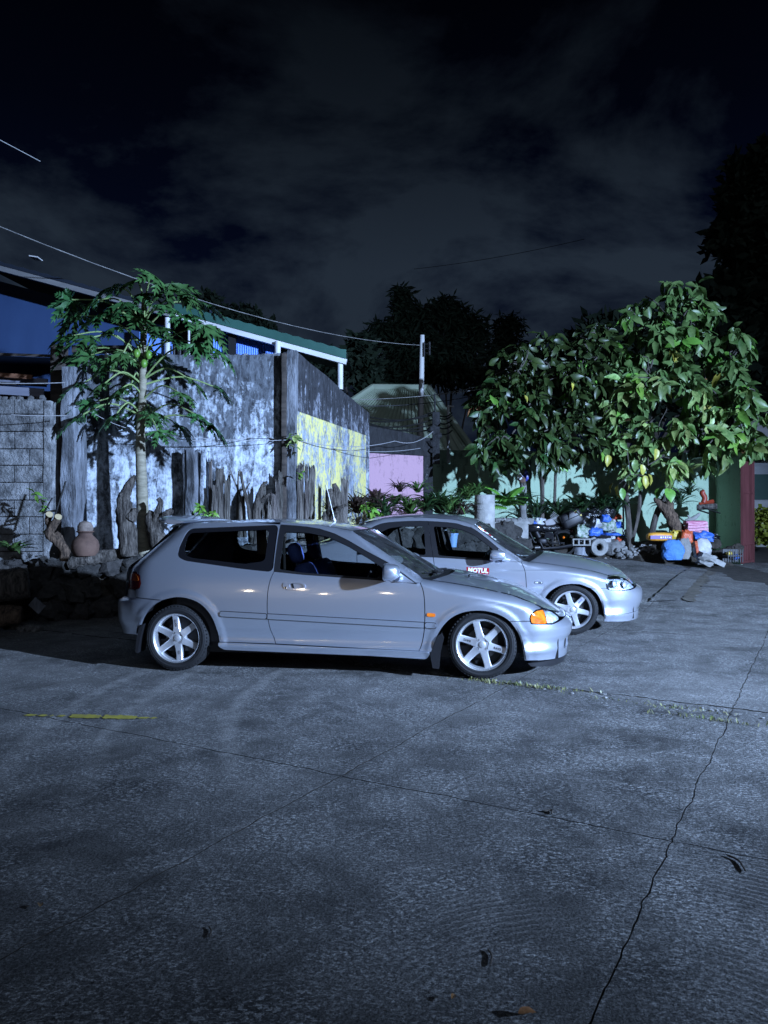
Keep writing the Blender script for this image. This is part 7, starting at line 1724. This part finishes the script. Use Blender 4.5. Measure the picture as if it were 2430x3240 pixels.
for k, w_ in enumerate((.035, .02, .028, .014, .03)): q = MB(); q.box(c + Vector((.0 + .047 * k, -.136, -.012 + .006 * (k % 2))), (w_, .004, .036 - .012 * (k % 3 == 1))); q.build('printed_mark', M['white'], fb_, smooth=False)
bag('rubbish_bag', 'crumpled yellow bag beside the pet-food bag', 2138, 1696, 17.3, .30, .24, 'bag_yellow', 21)
bag('rubbish_bag', 'orange-red bag with white trim drooping over the sacks', 2173, 1704, 17.1, .26, .36, 'bag_red', 22)
bag('rubbish_bag', 'bright blue bag on the sacks below the pink case', 2222, 1700, 17.2, .42, .26, 'bag_blue', 23)
q = MB(); c = at(2200, 1670, 17.5)
for k in range(4): q.box(c + Vector((0, 0, -.10 + k * .065)), (.46 - .01 * k, .3, .055), Matrix.Rotation(-.06, 3, 'Y'))
q.blob(c + Vector((0, 0, .10)), (.24, .15, .06), 14, 8, .15, 2, 3, 0, .5); solo('foam_block', q, M['pinkplastic'], 'pink ribbed foam block on top of the rubbish pile', 'foam')
q = MB(); c = at(2250, 1768, 16.75); q.box(c, (.52, .3, .10), Matrix.Rotation(.42, 3, 'Y') @ Matrix.Rotation(.15, 3, 'X')); q.blob(c + Vector((-.12, -.05, -.02)), (.22, .15, .12), 12, 8, .35, 2, 6); solo('broken_concrete', q, M['stone_pale'], 'broken concrete slab tipped at the foot of the white sack', 'concrete', smooth=False)
for k in range(9): rock('dark lump of debris in the shadow left of the gate, %s of nine' % ('first', 'second', 'third', 'fourth', 'fifth', 'sixth', 'seventh', 'eighth', 'ninth')[k], 2262 + 9 * k, 1722 + (k * 37 % 40), 17.3, .25, .22, 80 + k, 'soil')
cr_ = wthing('plastic_crate', 'dark slatted crate with yellow and blue scraps beside the gate', 'crate', at(2318, 1782, 16.7)); c = at(2318, 1758, 16.75)
q = MB(); q.box(c, (.32, .25, .02)); q.box(c + Vector((0, .12, 0)), (.32, .02, .26)); q.build('tray', M['black'], cr_, smooth=False)
for k in range(7): q = MB(); q.box(c + Vector((-.15 + .05 * k, -.13, 0)), (.012, .012, .27)); q.build('slat', M['black'], cr_, smooth=False)
q = MB(); q.blob(c + Vector((.07, 0, -.03)), (.07, .06, .06), 8, 6, .3, 2, 1); solo('scrap', q, M['bag_blue'], 'pale blue scrap inside the dark crate', 'litter'); q = MB(); q.blob(c + Vector((-.07, 0, .04)), (.07, .06, .05), 8, 6, .3, 2, 2); solo('scrap', q, M['bag_yellow'], 'yellow scrap inside the dark crate', 'litter')
branch('brown_stump', 'reddish-brown torn tree stump leaning between trunk and rubbish', [([at(2150, 1685, 17.7), at(2130, 1650, 17.7), at(2115, 1620, 17.7), at(2085, 1590, 17.7), at(2072, 1575, 17.7)], [.16, .14, .13, .08, .04]), ([at(2118, 1630, 17.7), at(2120, 1600, 17.7), at(2114, 1585, 17.7)], [.11, .08, .07])], 'bark_brown', 'stump', n=14, jit=.14)
branch('driftwood', 'pale bleached driftwood piece behind the pink foam block', [([at(2168, 1648, 17.9), at(2195, 1640, 17.9), at(2214, 1625, 17.9)], [.03, .05, .03]), ([at(2185, 1642, 17.9), at(2175, 1630, 17.9)], [.03, .015])], 'stone_pale', 'driftwood')
branch('drain_pipe', 'rusty red elbow pipe lying on the planks by the wall corner', [([at(2226, 1590, 18.0), at(2230, 1575, 18.0), at(2222, 1560, 18.0), at(2228, 1556, 18.0)], [.06, .06, .06, .06])], 'redpipe', 'pipe', jit=.02)
branch('plank', 'red painted plank on top of the stack at the wall corner', [([at(2212, 1596, 18.0), at(2258, 1586, 18.0)], [.045, .045])], 'redpipe', 'plank', n=4, jit=0)
branch('plank', 'dark log-like beam in the stack at the wall corner', [([at(2205, 1605, 18.0), at(2268, 1602, 17.9)], [.06, .07])], 'wood', 'beam', n=8, jit=.05)
branch('plank', 'thin black bar sticking out lowest from the stack', [([at(2205, 1612, 18.0), at(2248, 1626, 17.8)], [.02, .02])], 'cable', 'bar', n=6, jit=0)
branch('plank', 'long thin black bar pointing right from the stack', [([at(2205, 1600, 18.0), at(2280, 1624, 17.7)], [.02, .015])], 'cable', 'bar', n=6, jit=0)

# ================================================================ motorcycle
mo_ = wthing('motorcycle', 'black commuter motorcycle with a tilted top box parked before the rubbish', 'motorcycle', at(1720, 1757, 17.9))
Ym = 17.9
def mp_(px, py, dy=0): p = at(px, py, Ym); p.y += dy; return p
def mwheel(px, py, R):
    c = mp_(px, py); q = MB(); q.lathe([(R - .055, -.03), (R - .02, -.045), (R, -.02), (R, .02), (R - .02, .045), (R - .055, .03)], 36, 'Y', c); w = q.build('wheel', M['rubber'], mo_)
    q = MB(); q.lathe([(R - .075, -.02), (R - .055, -.028), (R - .055, .028), (R - .075, .02)], 36, 'Y', c, close=True); q.build('rim', M['alloy'], w)
    q = MB(); q.lathe([(.0, -.06), (.05, -.06), (.05, .06), (.0, .06)], 16, 'Y', c); q.build('hub', M['alloy'], w)
    for k in range(14): a = 2 * math.pi * k / 14; q = MB(); q.tube([c + Vector((math.cos(a) * .05, .02 * (-1) ** k, math.sin(a) * .05)), c + Vector((math.cos(a + .3) * (R - .07), 0, math.sin(a + .3) * (R - .07)))], .003, 4); q.build('wire_spoke', M['chrome'], w)
mwheel(1783, 1718, .29); mwheel(1640, 1719, .29)
def mpart(nm, pts, r, m_, n=8): q = MB(); q.tube([mp_(*p) for p in pts], r, n); return q.build(nm, M[m_], mo_)
mpart('fork', [(1640, 1719, -.08), (1655, 1680, -.08), (1664, 1650, -.08)], .022, 'chrome'); mpart('fork', [(1640, 1719, .08), (1655, 1680, .08), (1664, 1650, .08)], .022, 'chrome')
mpart('handlebar', [(1668, 1642, -.32), (1664, 1640, -.15), (1666, 1645, 0), (1664, 1640, .15), (1668, 1642, .32)], .013, 'dark_metal')
mpart('mirror_stalk', [(1664, 1640, -.25), (1660, 1622, -.3)], .006, 'dark_metal')
mpart('frame', [(1664, 1660), (1690, 1715), (1735, 1725), (1755, 1690), (1690, 1672)], .02, 'black'); mpart('swingarm', [(1740, 1718, -.1), (1783, 1718, -.1)], .018, 'dark_metal')
mpart('shock_absorber', [(1757, 1685, -.12), (1768, 1722, -.12)], .022, 'chrome')
mpart('exhaust', [(1705, 1715, -.14), (1715, 1735, -.15), (1760, 1732, -.15), (1808, 1724, -.16)], [.02, .025, .035, .04], 'dark_metal')
q = MB(); sellip(q, mp_(1690, 1670), (.21, .12, .095), .7, .7); q.build('fuel_tank', M['gloss_black'], mo_)
q = MB(); q.tube([mp_(1710, 1668), mp_(1735, 1673), mp_(1765, 1670), mp_(1795, 1660)], [.07, .085, .085, .06], 12); q.build('seat', M['bag_black'], mo_)
q = MB(); sellip(q, mp_(1715, 1712), (.12, .1, .08), .6, .6); q.tube([mp_(1705, 1700), mp_(1695, 1680)], [.07, .06], 12)
for k in range(5): q.tube([mp_(1704 - 2 * k, 1700 - 4 * k), mp_(1703.5 - 2 * k, 1699 - 4 * k)], .085, 14)
q.build('engine', M['dark_metal'], mo_)
q = MB(); q.tube([mp_(1690, 1733, -.05), mp_(1712, 1731, -.05)], .06, 14); q.build('crankcase', M['disc'], mo_)
q = MB(); q.box(mp_(1735, 1695, -.08), (.2, .03, .13), Matrix.Rotation(.2, 3, 'Y')); q.build('side_cover', M['gloss_black'], mo_)
q = MB(); q.lathe([(.30, -.05), (.315, -.055), (.32, 0), (.315, .055), (.30, .05)], 30, 'Y', mp_(1783, 1718)); q.v = [v for v in q.v]; mask = [i for i, v in enumerate(q.v)]; c = mp_(1783, 1718); q.f = [f for f in q.f if all(Vector(q.v[i]).z > c.z + .12 for i in f)]; q.build('rear_mudguard', M['black'], mo_)
q = MB(); q.blob(mp_(1809, 1680), (.07, .07, .05), 10, 7, 0); q.build('tail_light', M['red_lens'], mo_); q = MB(); q.box(mp_(1809, 1698), (.07, .10, .06), Matrix.Rotation(.4, 3, 'Y')); q.build('number_plate', M['white'], mo_)
q = MB(); q.blob(mp_(1778, 1700, -.16), (.03, .03, .03), 8, 6, 0); q.build('indicator', M['orange'], mo_)
q = MB(); q.blob(mp_(1655, 1662), (.08, .09, .08), 12, 8, 0); q.build('headlamp', M['gloss_black'], mo_)
tb = wthing('top_box', 'black luggage top box tilted on the motorcycle tail', 'box', at(1805, 1672, 17.85)); c = at(1805, 1641, 17.85); rm = Matrix.Rotation(-.42, 3, 'Y')
q = MB(); sellip(q, (0, 0, 0), (.25, .22, .18), .35, .35); q.v = [tuple(rm @ Vector(v) + c) for v in q.v]; q.build('shell', M['black'], tb)
q = MB(); q.box(c + rm @ Vector((0, 0, .02)), (.505, .445, .018), rm); q.build('seam', M['gloss_black'], tb, smooth=False)
for dx, dz, m_ in ((.12, .10, 'red_lens'), (.12, .13, 'bag_yellow'), (.19, -.0, 'bag_yellow')): q = MB(); q.box(c + rm @ Vector((dx, -.21, dz)), (.05, .03, .035), rm); q.build('reflector', M[m_], tb, smooth=False)

DY = 0.0
# ================================================================ marks and litter on the ground
q = MB(); rr = random.Random(2); 
def gp(px, py, h=.006): Y = 2433 * 1.32 / (py - 1631); return Vector(((px - 1215) / 2433 * Y, Y, h))
up_, lo = [], []; n = 90; 
for i in range(n + 1):
    t = i / n; px_ = lerp(72, 498, t); cy_ = lerp(2264, 2274, t) ; w = 6.0 * (1 if .34 < t < .86 else .5) * (1 + .5 * noise.noise(Vector((t * 30, 0, 4)))); w = max(0, w - (7 if noise.noise(Vector((t * 23, 2, 9))) > (.05 if t < .45 else .32) else 0)); w *= (1 if .02 < t < .98 else .1)
    up_.append(gp(px_ + 6, cy_ - w)); lo.append(gp(px_, cy_ + w * .8))
for i in range(n):
    if (up_[i] - lo[i]).length > .004: q.add([lo[i], lo[i + 1], up_[i + 1], up_[i]], [(0, 1, 2, 3)])
o = q.build('painted_line', M['yellow_line'], ground, smooth=False)
def grass(label, px, py, n, s, seed, spread=.12):
    rr = random.Random(seed); c = gp(px, py, -.01); root = wthing('grass_tuft', label, 'grass', c, 'grass tufts in the cracked joint')
    vv = []; ff = []
    for k in range(n):
        p = Vector((rr.gauss(0, spread * 1.6), rr.gauss(0, spread * .3), 0)); p.y -= p.x * .52; az = rr.uniform(0, 6.28); h = rr.uniform(.4, 1) * s; d = Vector((math.cos(az), math.sin(az), 0)) * h * rr.uniform(.3, 1.1); e = Vector((-math.sin(az), math.cos(az), 0)) * .004; n0 = len(vv)
        vv += [tuple(p - e), tuple(p + e), tuple(p + d * .5 + e * .7 + Vector((0, 0, h * .6))), tuple(p + d * .5 - e * .7 + Vector((0, 0, h * .6))), tuple(p + d + Vector((0, 0, h * .65)))]; ff += [(n0, n0 + 1, n0 + 2, n0 + 3), (n0 + 3, n0 + 2, n0 + 4)]
    me = bpy.data.meshes.new('blades'); me.from_pydata(vv, [], ff); me.materials.append(M['grass_m']); o = link('blades', me, root); o['kind'] = 'stuff'
M['grass_m'] = leafmat('dry_grass', (.10, .16, .03), (.32, .29, .13), .2)
for k, (px_, py_, n, s, lb) in enumerate(((1630, 2168, 90, .07, 'green grass tuft in the joint below the front bumper'), (1750, 2178, 60, .06, 'small grass tuft right of the one below the bumper'), (1500, 2148, 40, .035, 'dry grass at the front tyre of the hatchback'), (2140, 2240, 60, .05, 'dry grass tuft in the cracked joint towards the right'), (2225, 2275, 70, .06, 'sparse grass at the crossing of the two joints'), (1560, 2158, 60, .05, 'sparse dry grass between tyre and bumper tuft'), (1960, 2215, 40, .04, 'few dry blades in the middle of the cracked joint'))): grass(lb, px_, py_, n, s, k, .10)
def twig(label, px, py, px2, py2, r, m_='bark_brown', name='twig', cat='twig', bend=.02):
    a = gp(px, py, r + .004); b = gp(px2, py2, r + .004); m = a.lerp(b, .5) + Vector((bend, bend, 0)); q = MB(); c = catmull([tuple(a), tuple(m), tuple(b)], 4); q.tube(c, [r * .5] + [r] * (len(c) - 2) + [r * .4], 6); solo(name, q, M[m_], label, cat, tuple(a))
twig('thin dark twig lying on the concrete at the lower right', 2296, 2708, 2358, 2762, .004, 'trunk')
twig('curved dark pod on the concrete near the bottom centre', 1543, 3008, 1550, 3060, .0035, 'trunk', 'seed_pod', 'pod', .01)
twig('small dark pod on the concrete at the lower left', 662, 2935, 664, 2968, .003, 'trunk', 'seed_pod', 'pod', .006)
twig('short dark twig on the concrete right of centre', 1722, 2570, 1745, 2578, .005, 'trunk')
def flat_leaf(label, px, py, s, rot, kk='leaf_b'):
    o = link('fallen_leaf', LM[kk][3], None, gp(px, py, .02), (R_(8), R_(-6), rot), s); props(o, label, 'leaf')
flat_leaf('curled brown fallen leaf at the bottom edge', 1640, 3228, .055, .3); flat_leaf('small brown fallen leaf left of the bottom-edge leaf', 1430, 3180, .03, 1.2); flat_leaf('tiny dark fallen leaf at the far lower left', 130, 2885, .04, 2.0); flat_leaf('dry leaf lying on the concrete before the rock heap', 2030, 1762, .22, .4); flat_leaf('tan leaf on the concrete in front of the rubble', 2065, 1776, .16, 2.4)
q = MB()
for k in range(260):
    px_ = rr.uniform(0, 2430); py_ = 1990 + 1240 * rr.random() ** 1.6; p = gp(px_, py_, .006); s_ = rr.uniform(.0012, .0035); q.blob(p, (s_ * 1.2, s_, s_ * .5), 5, 3, .4, 2, k)
for k in range(130):   # broken chips along the cracked joint
    t = rr.random(); p = Vector((lerp(-.9, 3.0, t), lerp(7.35, 4.65, t), 0)); p += Vector((rr.gauss(0, .05), rr.gauss(0, .05), .004)); s_ = rr.uniform(.003, .013); q.blob(p, (s_ * 1.3, s_, s_ * .6), 6, 3, .5, 2, k)
o = q.build('grit', M['stone'], None, kind='stuff', smooth=False); props(o, 'pale grit and concrete chips scattered on the yard', 'grit', None, 'stuff')
# damp dirt gutter and patch slabs behind the sedan nose
def patch(name, pts, m_, dz, jit=.02):
    poly = []
    for px_, py_ in pts:
        Y = 14.0
        for _ in range(30): Y = 2433 * (1.32 - gz(0, Y)) / (py_ - 1631)
        poly.append(((px_ - 1215) / 2433 * Y, Y))
    poly = dens(poly, .15); poly = [(x + jit * noise.noise(Vector((x * 5, y * 5, 1))), y + jit * 2 * noise.noise(Vector((x * 5, y * 5, 7)))) for x, y in poly]
    v2, fs = tri2d(poly, (), .3); q = MB(); q.add([(x, y, gz(x, y) + dz) for x, y in v2], fs); return q.build(name, m_, ground, smooth=True)
patch('dirt_strip', [(2165, 1900), (2195, 1905), (2262, 1795), (2240, 1790), (2205, 1830), (2150, 1838), (2130, 1850), (2160, 1865)], mat('dusty_dirt', (.09, .08, .065), .95, col2=(.17, .155, .13), scale=9, bump=1, bscale=25, bdist=.03), .012, .10)
patch('raised_strip', [(2052, 1905), (2150, 1902), (2240, 1792), (2190, 1782), (2140, 1826)], M['yard'], .02, .03)

for o in list(bpy.data.objects):
    if 'wc' in o: del o['wc']
